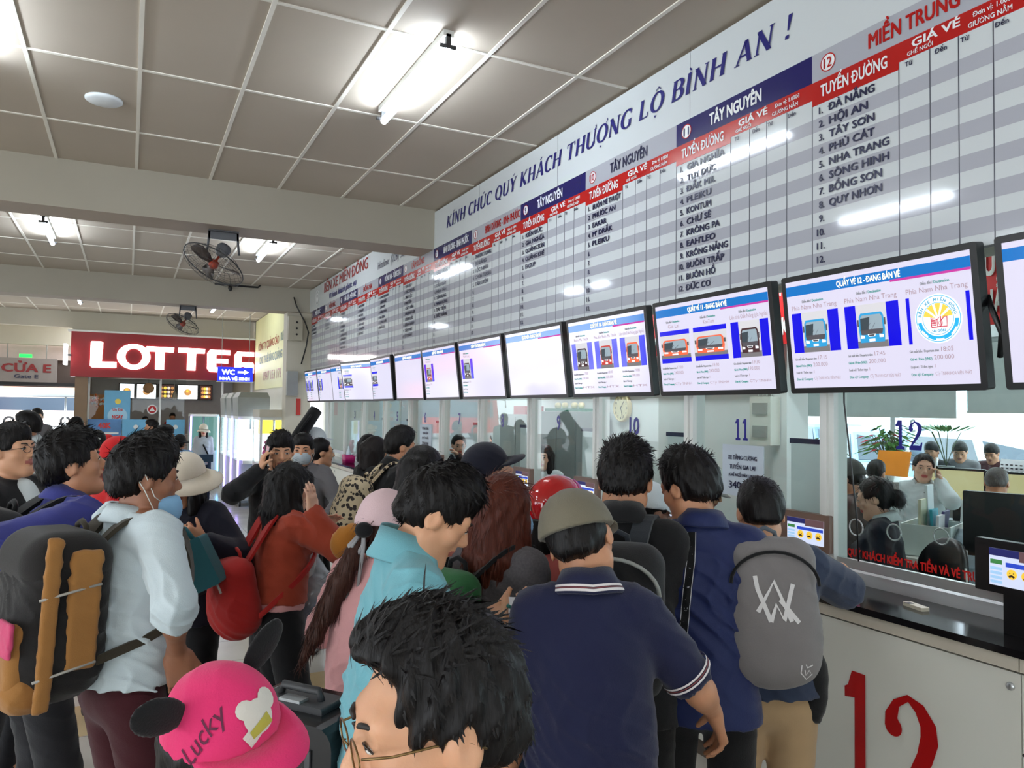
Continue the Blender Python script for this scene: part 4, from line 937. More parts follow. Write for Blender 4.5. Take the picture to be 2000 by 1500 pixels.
# outside beyond the office: parked coaches in daylight
m_gnd = mat('asphalt', (150, 150, 150), .8)
mb = MB(); mb.box((OX+.12, -14, -.12), (26, 30, -.02)); struct(mb, 'ground', m_gnd)
def coach(c, yaw, col, label, L=9.5, Wd=2.45, Ht=3.2):
    t = thing('coach', label, 'bus', (c[0], c[1], 0)); R = rotz(yaw); fx, fy = R[0], R[1]; o = np.array([c[0], c[1], 0.0])     # fy points to its front
    def P(x, y, z): return o+fx*x+fy*y+np.array([0, 0, z])
    mb = MB(); prof = [(0, .35), (.02, 1.2), (-.12, 2.2), (-.45, Ht-.12), (-.8, Ht)]
    rings = []
    for y, z in prof: rings.append((y, z))
    hw = Wd/2; sec = [(-hw, .35), (-hw, 2.6), (-hw+.12, Ht-.1), (-hw+.35, Ht), (hw-.35, Ht), (hw-.12, Ht-.1), (hw, 2.6), (hw, .35)]
    def yf(z): return np.interp(z, [p[1] for p in prof], [p[0] for p in prof])
    mb.loft([[P(x, L/2+yf(z), z) for x, z in sec], [P(x, L/2-1.2, z) for x, z in sec], [P(x, -L/2, z) for x, z in sec]], smooth=False); mb.build('body', col, t)
    gl = mat('coach_glass', (62, 76, 90), .12, noise=0)
    mb = MB(); S = [(-hw+.1, 1.25), (hw-.1, 1.25), (hw-.16, 2.5), (-hw+.16, 2.5)]; mb.add([P(x, L/2+yf(z)+.02, z) for x, z in S], [(0, 1, 2, 3)]); mb.build('windscreen', gl, t)
    for s in (-1, 1): mb = MB(); mb.add([P(s*(hw+.005), y, z) for y, z in ((L/2-.5, 1.35), (-L/2+.4, 1.35), (-L/2+.4, 2.4), (L/2-.6, 2.4))], [(0, 1, 2, 3)]); mb.build('side_window', gl, t)
    for s in (-1, 1):
        mb = MB(); mb.add([P(s*(hw-.15), L/2+.03, .75), P(s*(hw-.55), L/2+.03, .7), P(s*(hw-.55), L/2+.03, .9), P(s*(hw-.12), L/2+.03, 1.0)], [(0, 1, 2, 3)]); mb.build('headlight', m_white, t)
        MB().tube([P(s*(hw-.1), L/2-.2, 2.6), P(s*(hw+.25), L/2+.25, 2.5), P(s*(hw+.25), L/2+.3, 2.0)], .05, 6).build('mirror_arm', m_dkgrey, t)
        for y in (L/2-1.9, -L/2+2.2): MB().lathe(P(s*(hw-.25), y, .48), fx*s, [(.48, 0), (.5, .05), (.5, .24), (.3, .26), (.02, .22)], 18).build('wheel', m_black, t)
    MB().obox(P(0, L/2+.02, .5), np.array([fx, fy, [0, 0, 1.]]), (hw*.9, .05, .14)).build('bumper', m_grey, t)
m_cw = mat('coach_white', (214, 220, 226), .3); m_cb = mat('coach_blue', (140, 170, 196), .3)
def car(c, yaw, col, label, L=4.4, hw=.88):
    t = thing('car', label, 'car', (c[0], c[1], 0)); R = rotz(yaw); fx, fy = R[0], R[1]; o = np.array([c[0], c[1], 0.0]); P = lambda x, y, z: o+fx*x+fy*y+np.array([0, 0, z])
    def ring(y, zt, w): return [P(x*w, y, z) for x, z in ((-1, .3), (-1.02, .55), (-.97, zt*.9), (-.86, zt), (.86, zt), (.97, zt*.9), (1.02, .55), (1, .3))]
    mb = MB(); mb.loft([ring(L/2, .62, hw*.86), ring(L/2-.12, .82, hw*.97), ring(L/2-1.0, 1.0, hw), ring(-L/2+.2, 1.02, hw), ring(-L/2, .9, hw*.93)]); mb.build('body', col, t)
    def r2(y, z, w): return [P(-w, y, z), P(-w*.5, y+.06, z), P(w*.5, y+.06, z), P(w, y, z)]
    mb = MB(); A = [(L/2-1.0, -L/2+.25, 1.0, hw*.95), (L/2-1.75, -L/2+.5, 1.52, hw*.76), (L/2-2.0, -L/2+.8, 1.60, hw*.66)]
    mb.loft([[P(-w, y0, z), P(0, y0+.1, z), P(w, y0, z), P(w, y1, z), P(-w, y1, z)] for y0, y1, z, w in A], smooth=False); mb.build('roof', col, t)
    gl = mat('coach_glass', (62, 76, 90), .12, noise=0)
    mb = MB(); mb.add([P(-hw*.88, L/2-1.02, 1.03), P(0, L/2-.92, 1.03), P(0, L/2-1.62, 1.49), P(-hw*.70, L/2-1.70, 1.49)], [(0, 1, 2, 3)]); mb.add([P(hw*.88, L/2-1.02, 1.03), P(0, L/2-.92, 1.03), P(0, L/2-1.62, 1.49), P(hw*.70, L/2-1.70, 1.49)], [(0, 3, 2, 1)]); mb.build('windscreen', gl, t)
    for q in (-1, 1):
        mb = MB(); mb.add([P(q*(hw*.95+.006), L/2-1.3, 1.04), P(q*(hw*.95+.006), -L/2+.5, 1.04), P(q*(hw*.77+.008), -L/2+.7, 1.48), P(q*(hw*.77+.008), L/2-1.85, 1.48)], [(0, 1, 2, 3)]); mb.build('side_window', gl, t)
        MB().ball(P(q*hw*.7, L/2-.08, .72), R, (.17, .07, .07), 10, 6).build('headlight', m_white, t); MB().ball(P(q*(hw+.12), L/2-1.35, 1.05), R, (.1, .05, .07), 10, 6).build('wing_mirror', col, t)
        for y in (L/2-.85, -L/2+.85): MB().lathe(P(q*(hw-.18), y, .31), fx*q, [(.31, 0), (.32, .04), (.32, .18), (.2, .2), (.02, .17)], 18).build('wheel', m_black, t)
    MB().obox(P(0, L/2+.0, .62), np.array([fx, [0, 0, 1.], fy]), (hw*.5, .08, .03), bev=.02).build('grille', m_dkgrey, t)
for i, (px, d_, yw, col, lab) in enumerate(((1722, 15.0, 215, m_cb, 'pale blue car parked outside behind the leafy office plant'), (1965, 12.0, 212, m_cw, 'white car parked outside at the right, behind the two men'), (1838, 22, 200, mat('car_white2', (206, 212, 218), .3), 'silver car parked farther outside between the other two'), (1630, 20, 210, mat('car_blue2', (96, 122, 150), .3), 'dark blue car outside seen beside the booth 12 post'))):
    pq = at(px, 900, d_); car((pq[0], pq[1]), math.radians(-yw), col, lab)

# ================================================================= fast-food shop front
m_sred = mat('shop_red', (140, 22, 28), .35, noise=.04)
e_let = emat('sign_letter', (255, 255, 252), 5.0)
t = thing('shop_sign', 'dark red shop sign with big lit white letters LOTTERIA', 'sign', (.75, 19.0, 2.46))
mb = MB(); mb.box((-1.135, 18.95, 2.46), (2.68, 19.24, 3.44)); mb.build('sign_board', m_sred, t)
XR, ZU = np.array([1.0, 0, 0]), np.array([0, 0, 1.0])
o = (0, 18.93, 0)
def letter(name_pts):
    mb = MB()
    for kind, *a in name_pts:
        if kind == 'p': poly2(mb, a[0], o, XR, ZU)
        if kind == 'o': 
            cx, cz, rx, rz, ix, iz = a; n = 36; P = [(cx+rx*math.cos(2*math.pi*i/n), cz+rz*math.sin(2*math.pi*i/n)) for i in range(n)]+[(cx+ix*math.cos(2*math.pi*i/n), cz+iz*math.sin(2*math.pi*i/n)) for i in range(n)]
            mb.add([np.array([p[0], 18.93, p[1]]) for p in P], [(i, (i+1) % n, n+(i+1) % n, n+i) for i in range(n)])
    me = MB(); n = len(mb.v); me.v = mb.v+[(x, y+.03, z) for x, y, z in mb.v]; me.f = list(mb.f); me.m = [0]*len(mb.f); me.s = [False]*len(mb.f)
    from collections import Counter
    ed = Counter(); 
    for f in mb.f:
        for i in range(len(f)): ed[(f[i], f[(i+1) % len(f)])] += 1
    for (a, b) in list(ed):
        if (b, a) not in ed: me.f.append((a, b, b+n, a+n)); me.m.append(0); me.s.append(False)
    me.build('letter', e_let, t)
zb, ztop = 2.67, 3.24
letter([('p', [(-.76, zb+.03), (-.72, zb), (-.27, zb), (-.25, zb+.02), (-.25, zb+.13), (-.54, zb+.13), (-.52, ztop-.02), (-.55, ztop), (-.74, ztop), (-.76, ztop-.03)])])
letter([('o', .09, zb+.265, .335, .285, .17, .185)])
for x in (.34, 1.00): letter([('p', [(x+.19, zb), (x+.37, zb), (x+.375, zb+.40), (x+.56, zb+.40), (x+.57, zb+.51), (x, zb+.51), (x, zb+.40), (x+.19, zb+.40)])])
x = 1.62
letter([('p', [(x+.06, zb-.02), (x+.5, zb-.02), (x+.5, zb+.09), (x+.2, zb+.09), (x+.19, zb+.19), (x+.46, zb+.19), (x+.46, zb+.29), (x+.19, zb+.29), (x+.2, zb+.39), (x+.5, zb+.39), (x+.5, zb+.5), (x+.06, zb+.5), (x, zb+.42), (x, zb+.06)])])
x = 2.22
letter([('p', [(x, zb-.02), (x+.15, zb-.02), (x+.15, zb+.13), (x+.22, zb+.13), (x+.44, zb-.02), (x+.44, zb+.18), (x+.42, zb+.23), (x+.15, zb+.23), (x+.15, zb+.38), (x+.44, zb+.38), (x+.44, zb+.48), (x+.06, zb+.48), (x, zb+.40)])])
mb = MB(); mb.box((-1.2, 18.9, 3.44), (2.68, 19.25, 3.475)); struct(mb, 'trim_1', m_white)
tag(MB().box((-1.25, 18.6, 2.70), (-1.19, 18.99, 3.14)).build('side_lightbox', emat('lightbox', (250, 252, 255), 3.0)), 'small lit white box sign at the left end of the red sign', 'sign')
MB().box((-1.2, 18.9, 2.9), (-1.13, 18.98, 2.94)).build('sign_bracket', m_dkgrey, bpy.data.objects['side_lightbox'])
# WC sign
t = thing('toilet_sign', 'lit blue WC sign with a white arrow in front of the red sign', 'sign', (2.08, 17.6, 2.4))
mb = MB(); mb.box((1.72, 17.55, 2.40), (2.45, 17.62, 2.71)); mb.build('sign_box', emat('wc_blue', (24, 40, 214), 1.3), t); MB().box((1.70, 17.56, 2.38), (2.47, 17.64, 2.40)).build('sign_frame', m_alu, t)
for x in (1.8, 2.37): MB().cyl((x, 17.6, 2.71), (x, 17.6, ZC), .008, 6).build('hanger', m_grey, t)
mb = MB(); oo = (0, 17.545, 0); put_text(mb, 'WC', (1.80, 17.545, 2.55), XR, ZU, .11, .27, bold=.03); put_text(mb, 'NHÀ VỆ SINH', (1.76, 17.545, 2.43), XR, ZU, .065, .62, bold=.03)
poly2(mb, [(2.13, 2.585), (2.27, 2.585), (2.27, 2.555), (2.36, 2.605), (2.27, 2.655), (2.27, 2.625), (2.13, 2.625)], oo, XR, ZU); mb.build('lettering', emat('wc_white', (235, 246, 255), 2.6), t)
# shop interior
m_brown = mat('shop_brown', (128, 104, 80), .5)
mb = MB(); mb.box((-1.04, 19.0, 0), (-.80, 19.5, 2.5)); mb.box((-1.04, 19.5, 0), (-.95, 25, 2.6)); struct(mb, 'column', m_brown)
mb = MB(); mb.box((-1.0, 25, 0), (6, 25.2, 3)); struct(mb, 'wall_shop', mat('shop_wall', (206, 206, 214), .5))
mb = MB(); mb.box((2.9, 19.3, 0), (3.0, 25, 3)); struct(mb, 'wall_shop_side', m_wall)
mb = MB(); mb.box((-1.04, 19.3, 2.62), (6, 25.2, 2.72)); struct(mb, 'shop_ceiling', m_wall)
mb = MB()
for x in (-.78, .66, 2.0, 2.66): mb.box((x-.022, 19.22, 0), (x+.022, 19.28, 2.48))
struct(mb, 'window_frame_shop', m_white)
mb = MB(); mb.box((-.78, 19.245, 0), (1.2, 19.251, 2.47)); struct(mb, 'window_shop', glassmat('shop_glass', (244, 248, 248), .015))
for i, (x, y) in enumerate(((-.5, 20), (.2, 20), (1.0, 20), (1.9, 20), (-.3, 22.5), (.8, 22.5), (1.9, 22.5))):
    tag(MB().lathe((x, y, 2.62), (0, 0, -1), [(.09, 0), (.09, .02), (.01, .022)], 16).build('downlight', emat('downlight', (255, 240, 214), 16)), 'round lit downlight in the shop ceiling', 'lamp', 'downlights in the shop ceiling')
tag(MB().box((-.9, 23.2, 0), (2.88, 23.9, 1.05)).build('shop_counter', mat('shop_counter', (180, 170, 170), .4)), 'pale serving counter inside the lit shop', 'counter')
mz = lambda p, y: np.array([p[0], y, p[1]])
def menu(x0, x1, label, pic):
    t = thing('menu_board', label, 'menu board', ((x0+x1)/2, 24.9, 2.03), 'lit menu boards over the shop counter')
    MB().box((x0, 24.85, 2.03), (x1, 24.95, 2.50)).build('frame', m_black, t)
    MB().box((x0+.03, 24.84, 2.06), (x1-.03, 24.85, 2.47)).build('panel', emat('menu_white', (250, 252, 255), 2.2) if pic != 'dark' else emat('menu_dark', (80, 50, 46), .6), t)
    mb = MB(); oo = (0, 24.835, 0)
    if pic == 'dark':
        for i in range(4):
            for j in range(3): disc(mb, (x0+.1+(x1-x0-.2)*i/3, 2.14+.12*j), .045, oo, XR, ZU, i % 3, 10)
    else: disc(mb, ((x0+x1)/2, 2.26), .10, oo, XR, ZU, 0); disc(mb, ((x0+x1)/2, 2.30), .05, oo, XR, ZU, 1)
    mb.build('food_picture', [emat('food_brown', (196, 140, 84), .9), emat('food_yellow', (232, 200, 80), 1.0), emat('food_pale', (240, 220, 200), .9)], t)
for x0, x1, lab, pic in ((-.25, .18, 'lit menu board farthest left over the shop counter', 'w'), (.2, .76, 'lit menu board with a brown bun', 'w'), (.78, 1.28, 'dark menu board full of small dishes', 'dark'), (1.3, 1.9, 'lit menu board with a yellow dish', 'w'), (1.92, 2.3, 'dark menu board farthest right', 'dark')): menu(x0, x1, lab, pic)
tag(MB().lathe((.45, 21, 2.28), (0, -1, 0), [(.02, 0), (.13, .02), (.13, .05), (.02, .06)], 18).build('hanging_ornament', mat('ornament_brown', (176, 130, 90), .6)), 'round brown ornament hanging in the shop window', 'ornament')
MB().cyl((.45, 20.97, 2.38), (.45, 20.97, 2.62), .006, 6).build('string', m_grey, bpy.data.objects['hanging_ornament'])
tag(MB().lathe((1.05, 21, 2.0), (0, 0, 1), [(.02, 0), (.07, .05), (.05, .16), (.01, .22)], 14).build('hanging_ornament', mat('ornament_grey', (150, 140, 130), .6)), 'grey drop-shaped ornament hanging in the shop', 'ornament')
MB().cyl((1.05, 21, 2.2), (1.05, 21, 2.62), .006, 6).build('string', m_grey, bpy.data.objects['hanging_ornament.001'])
t = thing('window_sticker', 'round red sticker on the shop window', 'sticker', (.52, 19.23, 1.75)); mb = MB(); disc(mb, (.5, 1.76), .11, (0, 19.238, 0), XR, ZU, 0); disc(mb, (.5, 1.76), .085, (0, 19.235, 0), XR, ZU, 1); poly(mb, [(.44, 1.72), (.5, 1.82), (.56, 1.72)], (0, 19.232, 0), XR, ZU, 0); mb.build('disc', [m_white, m_red], t)
m_pb = mat('poster_blue', (110, 176, 212), .5, noise=.06)
t = thing('promotion_poster', 'tall light blue promotion poster standing in the shop window', 'poster', (-.2, 19.1, 1.3)); MB().box((-.47, 19.205, 1.28), (.05, 19.24, 2.18)).build('panel', m_pb, t)
mb = MB(); oo = (0, 19.200, 0); disc(mb, (-.2, 1.93), .06, oo, XR, ZU, 0); disc(mb, (-.2, 1.60), .2, oo, XR, ZU, 2); put_text(mb, 'Ưu Đãi', (-.2, 19.194, 1.72), XR, ZU, .06, .2, 1, bold=.02, align='C'); put_text(mb, 'NGAY', (-.2, 19.194, 1.54), XR, ZU, .09, .22, 1, bold=.03, align='C'); mb.build('print', [mat('poster_yellow', (236, 210, 90), .5), mat('poster_red', (206, 60, 60), .5), mat('poster_pale', (170, 212, 232), .5)], t)
for x0, x1, s, lab in ((-.78, -.12, '40K', 'blue promotion banner reading 40K low in the shop window'), (-.10, .45, '', 'pale blue banner low in the shop window, next to the 40K one'), (.8, 1.19, '', 'small blue banner by the claw machines')):
    t = thing('promotion_banner', lab, 'banner', ((x0+x1)/2, 19.12, 1.0)); MB().box((x0, 19.165, .9), (x1, 19.203, 1.53)).build('panel', mat('banner_blue', (86, 130, 180), .5, noise=.25, nscale=5) if s else m_pb, t)
    mb = MB()
    if s: put_text(mb, s, ((x0+x1)/2, 19.157, 1.33), XR, ZU, .13, .26, 0, bold=.03, align='C'); poly(mb, [(x0+.3, 1.2), (x1-.05, 1.2), (x1-.05, 1.24), (x0+.3, 1.24)], (0, 19.160, 0), XR, ZU, 1)
    else: disc(mb, ((x0+x1)/2, 1.36), .05, (0, 19.160, 0), XR, ZU, 1)
    mb.build('print', [mat('poster_red', (206, 60, 60)), m_white], t)
for i, (x, z) in enumerate(((-.68, 1.95), (-.52, 1.92))):
    mb = MB()
    for j in range(24): c = np.array([x, 19.6, z])+rng.normal(0, .05, 3); mb.ball(c, I3, (.028,)*3, 6, 5, j % 3)
    tag(mb.build('flower_bunch', [mat('blossom_red', (214, 70, 40), .5), mat('blossom_orange', (236, 120, 60), .5), m_white]), ['larger', 'smaller'][i]+' bunch of orange-red blossoms hanging in the shop window', 'decoration', kind='thing')
mb = MB(); mb.box((-.9, 21, 0), (-.2, 21.1, 2.1)); tag(mb.build('wood_screen', mat('shop_wood', (176, 120, 66), .5)), 'wooden screen inside the shop behind the blue poster', 'screen')

# ================================================================= gate on the left with daylight
t = thing('gate_sign', 'grey gate sign reading CỬA E over the left exit', 'sign', (-2.2, 21.6, 2.4)); MB().box((-2.82, 21.55, 2.38), (-1.57, 21.62, 2.95)).build('sign_board', mat('gate_grey', (150, 142, 138), .5), t)
mb = MB(); put_text(mb, 'CỬA E', (-2.20, 21.54, 2.62), XR, ZU, .2, 1.02, 0, bold=.03, align='C'); put_text(mb, 'Gate E', (-2.2, 21.54, 2.47), XR, ZU, .09, .5, 1, bold=.02, align='C'); mb.build('lettering', [mat('gate_red', (140, 30, 32), .4), m_btxt], t)
for x in (-2.6, -1.8): MB().cyl((x, 21.6, 2.95), (x, 21.6, 3.3), .01, 6).build('hanger', m_grey, t)
tag(MB().box((-2.36, 21.56, 2.97), (-2.1, 21.62, 3.05)).build('exit_light', emat('exit_green', (30, 220, 80), 1.6)), 'small green exit light above the gate sign', 'exit sign')
mb = MB(); mb.box((XL-1.5, 22.2, 2.28), (-1.1, 22.5, 2.95), 0); mb.box((XL-1.5, 21.9, 2.30), (-1.1, 22.0, 2.38), 1); struct(mb, 'gate_beam', [mat('gate_dark', (92, 78, 72), .5), m_dkgrey])
tag(MB().box((-2.75, 22.3, 2.20), (-1.1, 22.4, 2.285)).build('light_strip', emat('pink_strip', (255, 206, 190), 1.2)), 'pinkish light strip under the gate beam', 'lamp')
mb = MB(); mb.box((-3.05, 22.0, 0), (-2.85, 22.3, 2.4)); struct(mb, 'column', m_brown)
mb = MB(); mb.box((-24, 29.2, -.05), (8, 120, -.01)); struct(mb, 'ground', m_gnd)
coach((-11.6, 46), math.radians(80), mat('coach_red', (206, 44, 34), .35), 'red coach outside the left gate', 9)
coach((-6.5, 74), math.radians(95), mat('coach_cream', (236, 214, 196), .35), 'cream coach farther outside the left gate', 8)
t = thing('parasol', 'grey parasol outside the gate behind the masked person', 'parasol', (-1.9, 30, 0)); MB().lathe((-1.9, 30, 2.55), (0, 0, -1), [(.03, 0), (.6, .22), (1.3, .42), (1.28, .45), (.5, .25)], 10).build('canopy', mat('parasol_grey', (130, 136, 140), .6), t); MB().cyl((-1.9, 30, 0), (-1.9, 30, 2.5), .03, 8).build('pole', m_alu, t)

# ================================================================= claw machines
e_neon = emat('neon_blue', (120, 200, 255), 5.0); e_neon2 = emat('neon_violet', (176, 150, 255), 4.0)
def claw(x0, y0, w, d, h, label, col, back, neon=True, canopy=True):
    t = thing('claw_machine', label, 'game machine', (x0+w/2, y0+d/2, 0), 'claw machines by the shop')
    zb, zm, zt = .12, .86, 1.62
    mb = MB(); mb.box((x0, y0, zb), (x0+w, y0+d, zm)); mb.build('base_cabinet', col, t)
    mb = MB()
    for x in (x0+.02, x0+w-.02):
        for y in (y0+.02, y0+d-.02): mb.box((x-.02, y-.02, zm), (x+.02, y+.02, zt))
    mb.box((x0, y0, zt), (x0+w, y0+d, zt+.05)); mb.build('frame', m_white, t)
    mb = MB(); mb.box((x0+.03, y0+d-.05, zm), (x0+w-.03, y0+d-.04, zt)); mb.box((x0+w-.05, y0+.05, zm), (x0+w-.04, y0+d-.05, zt)); mb.build('back_panel', back, t)
    mb = MB(); mb.box((x0+.04, y0+.004, zm), (x0+w-.04, y0+.008, zt)); mb.box((x0+.004, y0+.04, zm), (x0+.008, y0+d-.04, zt)); mb.build('glass', glassmat('claw_glass', (240, 248, 250), .02), t)
    if canopy:
        mb = MB(); mb.loft([[(x0, y0, zt+.05), (x0+w, y0, zt+.05), (x0+w, y0+d, zt+.05), (x0, y0+d, zt+.05)], [(x0-.02, y0-.06, h-.1), (x0+w, y0-.06, h-.1), (x0+w, y0+d, h-.1), (x0-.02, y0+d, h-.1)], [(x0+.04, y0+.02, h), (x0+w-.04, y0+.02, h), (x0+w-.04, y0+d, h), (x0+.04, y0+d, h)]], smooth=False); mb.build('canopy', m_grey, t)
    if neon:
        for x, e in ((x0+.01, e_neon2), (x0+w-.01, e_neon)): MB().cyl((x, y0-.02, .2), (x, y0-.02, zt), .016, 8).build('neon_tube', e, t)
    MB().box((x0+w*.15, y0-.1, zm-.06), (x0+w*.85, y0, zm)).build('control_shelf', m_white, t)
    for x in (x0+.07, x0+w-.07):
        for y in (y0+.07, y0+d-.07): MB().lathe((x-.02, y, .06), (1, 0, 0), [(.01, 0), (.058, .005), (.058, .035), (.01, .04)], 14).build('wheel', m_black, t)
    tag(MB().cyl((x0+w/2, y0+d/2, zt), (x0+w/2, y0+d/2, zt-.2), .02, 8).build('claw', m_alu, t))
    return t
e_bp = emat('claw_white', (244, 250, 255), 2.4); e_by = emat('claw_yellow', (255, 214, 60), 1.6)
mcl = mat('claw_silver', (186, 192, 198), .3)
claw(2.06, 13.75, .60, .80, 2.0, 'large claw machine with a yellow lit interior beside the pier', mat('claw_cream', (196, 190, 172), .4), e_bp, neon=False, canopy=False)
tag(MB().box((2.12, 14.47, 1.36), (2.60, 14.49, 1.62)).build('yellow_light_panel', e_by, bpy.data.objects['claw_machine']))
tag(MB().box((2.04, 13.72, 1.67), (2.68, 14.5, 1.80)).build('machine_header', mat('claw_cream', (196, 190, 172), .4)), 'cream header box on top of the large claw machine', 'sign')
for i, (x, y) in enumerate(((1.82, 14.75), (1.80, 15.65), (1.78, 16.55))):
    claw(x, y, .55, .75, 2.12, ['silver claw machine with neon edges next to the yellow one', 'middle silver claw machine with neon edges', 'farthest silver claw machine with neon edges'][i], mcl, e_bp)
claw(1.25, 18.3, .6, .6, 1.75, 'small neon-edged claw machine against the shop window', mcl, emat('claw_green', (120, 160, 150), .5), canopy=False)
for i in range(14):
    x, y = 2.16+.4*rng.random(), 13.9+.5*rng.random(); c_ = [(40, 110, 190), (236, 90, 150), (240, 200, 60), (60, 170, 90), (230, 70, 50)][i % 5]
    t = thing('plush_toy', 'small plush toy heaped inside the yellow claw machine', 'toy', (x, y, .9), 'plush toys in the yellow claw machine'); z = .94+.1*(i % 3)
    MB().ball((x, y, z), I3, (.06, .055, .065), 10, 7).build('toy_body', mat('plush_%d' % (i % 5), c_, .8), t); MB().ball((x-.01, y-.03, z+.085), I3, (.045, .042, .042), 10, 7).build('toy_head', mat('plush_%d' % (i % 5), c_, .8), t)
tag(MB().box((2.46, 13.55, 1.5), (2.62, 13.6, 1.62)).build('small_sign', m_red), 'small red sign beside the yellow claw machine', 'sign')
# ================================================================= signed-distance figures
class Sdf:
    def __init__(s): s.p = []; s.disp = None; s.da = 0.0
    def cone(s, a, b, ra, rb=None, k=.02, op=0, sq=None):
        s.p.append(('c', np.asarray(a, float), np.asarray(b, float), ra, ra if rb is None else rb, k, op, None if sq is None else (nrm(sq[0]), sq[1]))); return s
    def ell(s, c, R, r, k=.02, op=0): s.p.append(('e', np.asarray(c, float), np.asarray(R, float), np.asarray(r, float), None, k, op, None)); return s
    def box(s, c, R, h, rad=.01, k=.01, op=0): s.p.append(('b', np.asarray(c, float), np.asarray(R, float), np.asarray(h, float), rad, k, op, None)); return s
    def cut(s, c, n): s.p.append(('p', np.asarray(c, float), nrm(n), 0, 0, 0, 2, None)); return s
    @staticmethod
    def d(q, P):
        t = q[0]
        if t == 'c':
            _, a, b, ra, rb, k, op, sq = q; X = P-a
            ab = b-a
            if sq is not None:
                n, f = sq; X = X+n*(X@n)[..., None]*(1/f-1); ab = ab+n*(ab@n)*(1/f-1)
            L = ab@ab+1e-12; u = np.clip((X@ab)/L, 0, 1); Y = X-u[..., None]*ab
            r = np.sqrt((Y*Y).sum(-1))-(ra+(rb-ra)*u)
            return r*(min(1, sq[1]) if sq is not None else 1)
        if t == 'e':
            _, c, R, r = q[:4]; X = (P-c)@R.T
            k0 = np.sqrt(((X/r)**2).sum(-1)); k1 = np.sqrt(((X/(r*r))**2).sum(-1))+1e-9
            return k0*(k0-1)/k1
        if t == 'b':
            _, c, R, h, rad = q[:5]; X = np.abs((P-c)@R.T)-h+rad
            return np.sqrt((np.maximum(X, 0)**2).sum(-1))+np.minimum(X.max(-1), 0)-rad
        return (P-q[1])@q[2]
    @staticmethod
    def comb(A, dd, q):
        op, k = q[6], q[5]
        if op == 2: return np.maximum(A, dd)
        if op == 0:
            if k <= 0: return np.minimum(A, dd)
            h = np.maximum(k-np.abs(A-dd), 0); return np.minimum(A, dd)-h*h/(4*k)
        if k <= 0: return np.maximum(A, -dd)
        h = np.maximum(k-np.abs(A+dd), 0); return np.maximum(A, -dd)+h*h/(4*k)
    def full(s, P):
        A = np.full(P.shape[:-1], 1e3)
        for q in s.p: A = s.comb(A, s.d(q, P), q)
        if s.disp is not None: A = A+s.disp(P)
        return A
    def bounds(s):
        lo = np.full(3, 1e9); hi = -lo
        for q in s.p:
            if q[6] != 0: continue
            if q[0] == 'c':
                r = max(q[3], q[4]); l, h = np.minimum(q[1], q[2])-r, np.maximum(q[1], q[2])+r
            else: r = np.linalg.norm(q[3]) if q[0] == 'b' else q[3].max(); l, h = q[1]-r, q[1]+r
            lo = np.minimum(lo, l); hi = np.maximum(hi, h)
        return lo-.01-s.da, hi+.01+s.da
    def mesh(s, h, B=8):
        h = h*RES
        lo, hi = s.bounds(); n = np.ceil((hi-lo)/(h*B)).astype(int)+1
        g = np.stack(np.meshgrid(*[np.arange(k) for k in n], indexing='ij'), -1).reshape(-1, 3)
        R = B*h*.8661
        Cn = lo+(g+.5)*B*h
        Dp = [s.d(q, Cn) for q in s.p]
        A = np.full(len(Cn), 1e3); M = np.full(len(Cn), 1e3)
        for q, dd in zip(s.p, Dp):
            A = s.comb(A, dd, q)
            if q[6] == 0: M = np.minimum(M, dd)
        keep = np.abs(A) < R*1.5+.015+s.da
        g = g[keep]; M = M[keep]; Dp = [x[keep] for x in Dp]
        K = len(g)
        off = np.stack(np.meshgrid(*[np.arange(B+1)]*3, indexing='ij'), -1).reshape(-1, 3)*h
        base = lo+g*B*h
        V = np.empty((K, (B+1)**3))
        for c0 in range(0, K, 400):
            c1 = min(K, c0+400); P = base[c0:c1, None, :]+off[None]
            acc = np.full(P.shape[:2], 1e3)
            for q, dd in zip(s.p, Dp):
                dc = dd[c0:c1]
                if q[6] == 0: sel = dc < M[c0:c1]+2.3*R+q[5]
                elif q[6] == 1: sel = dc < 2*R+q[5]+.01
                else: sel = dc > -2*R
                sel = np.nonzero(sel)[0]
                if not len(sel): continue
                acc[sel] = s.comb(acc[sel], s.d(q, P[sel]), q)
            if s.disp is not None: acc = acc+s.disp(P)
            V[c0:c1] = acc
        N = B+1; V = V.reshape(K, N, N, N); ins = V < 0
        cor = [(i, j, k) for i in (0, 1) for j in (0, 1) for k in (0, 1)]
        cnt = sum(ins[:, i:i+B, j:j+B, k:k+B].astype(np.int8) for i, j, k in cor)
        ck, ci, cj, cl = np.nonzero((cnt > 0) & (cnt < 8))
        if not len(ck): return np.zeros((0, 3)), np.zeros((0, 4), int)
        sm = np.zeros((len(ck), 3)); nm = np.zeros(len(ck))
        for a in cor:
            for ax in range(3):
                if a[ax]: continue
                b = list(a); b[ax] = 1
                va = V[ck, ci+a[0], cj+a[1], cl+a[2]]; vb = V[ck, ci+b[0], cj+b[1], cl+b[2]]
                x = (va < 0) != (vb < 0)
                t = np.where(x, va/np.where(x, va-vb, 1), 0)
                p = np.tile(np.array(a, float), (len(ck), 1)); p[:, ax] += t
                sm += p*x[:, None]; nm += x
        gc = g[ck]*B+np.stack([ci, cj, cl], -1)
        verts = lo+(gc+sm/nm[:, None])*h
        S = (n+1)*B
        key = (gc[:, 0]*S[1]+gc[:, 1])*S[2]+gc[:, 2]
        order = np.argsort(key); ks = key[order]
        faces = []
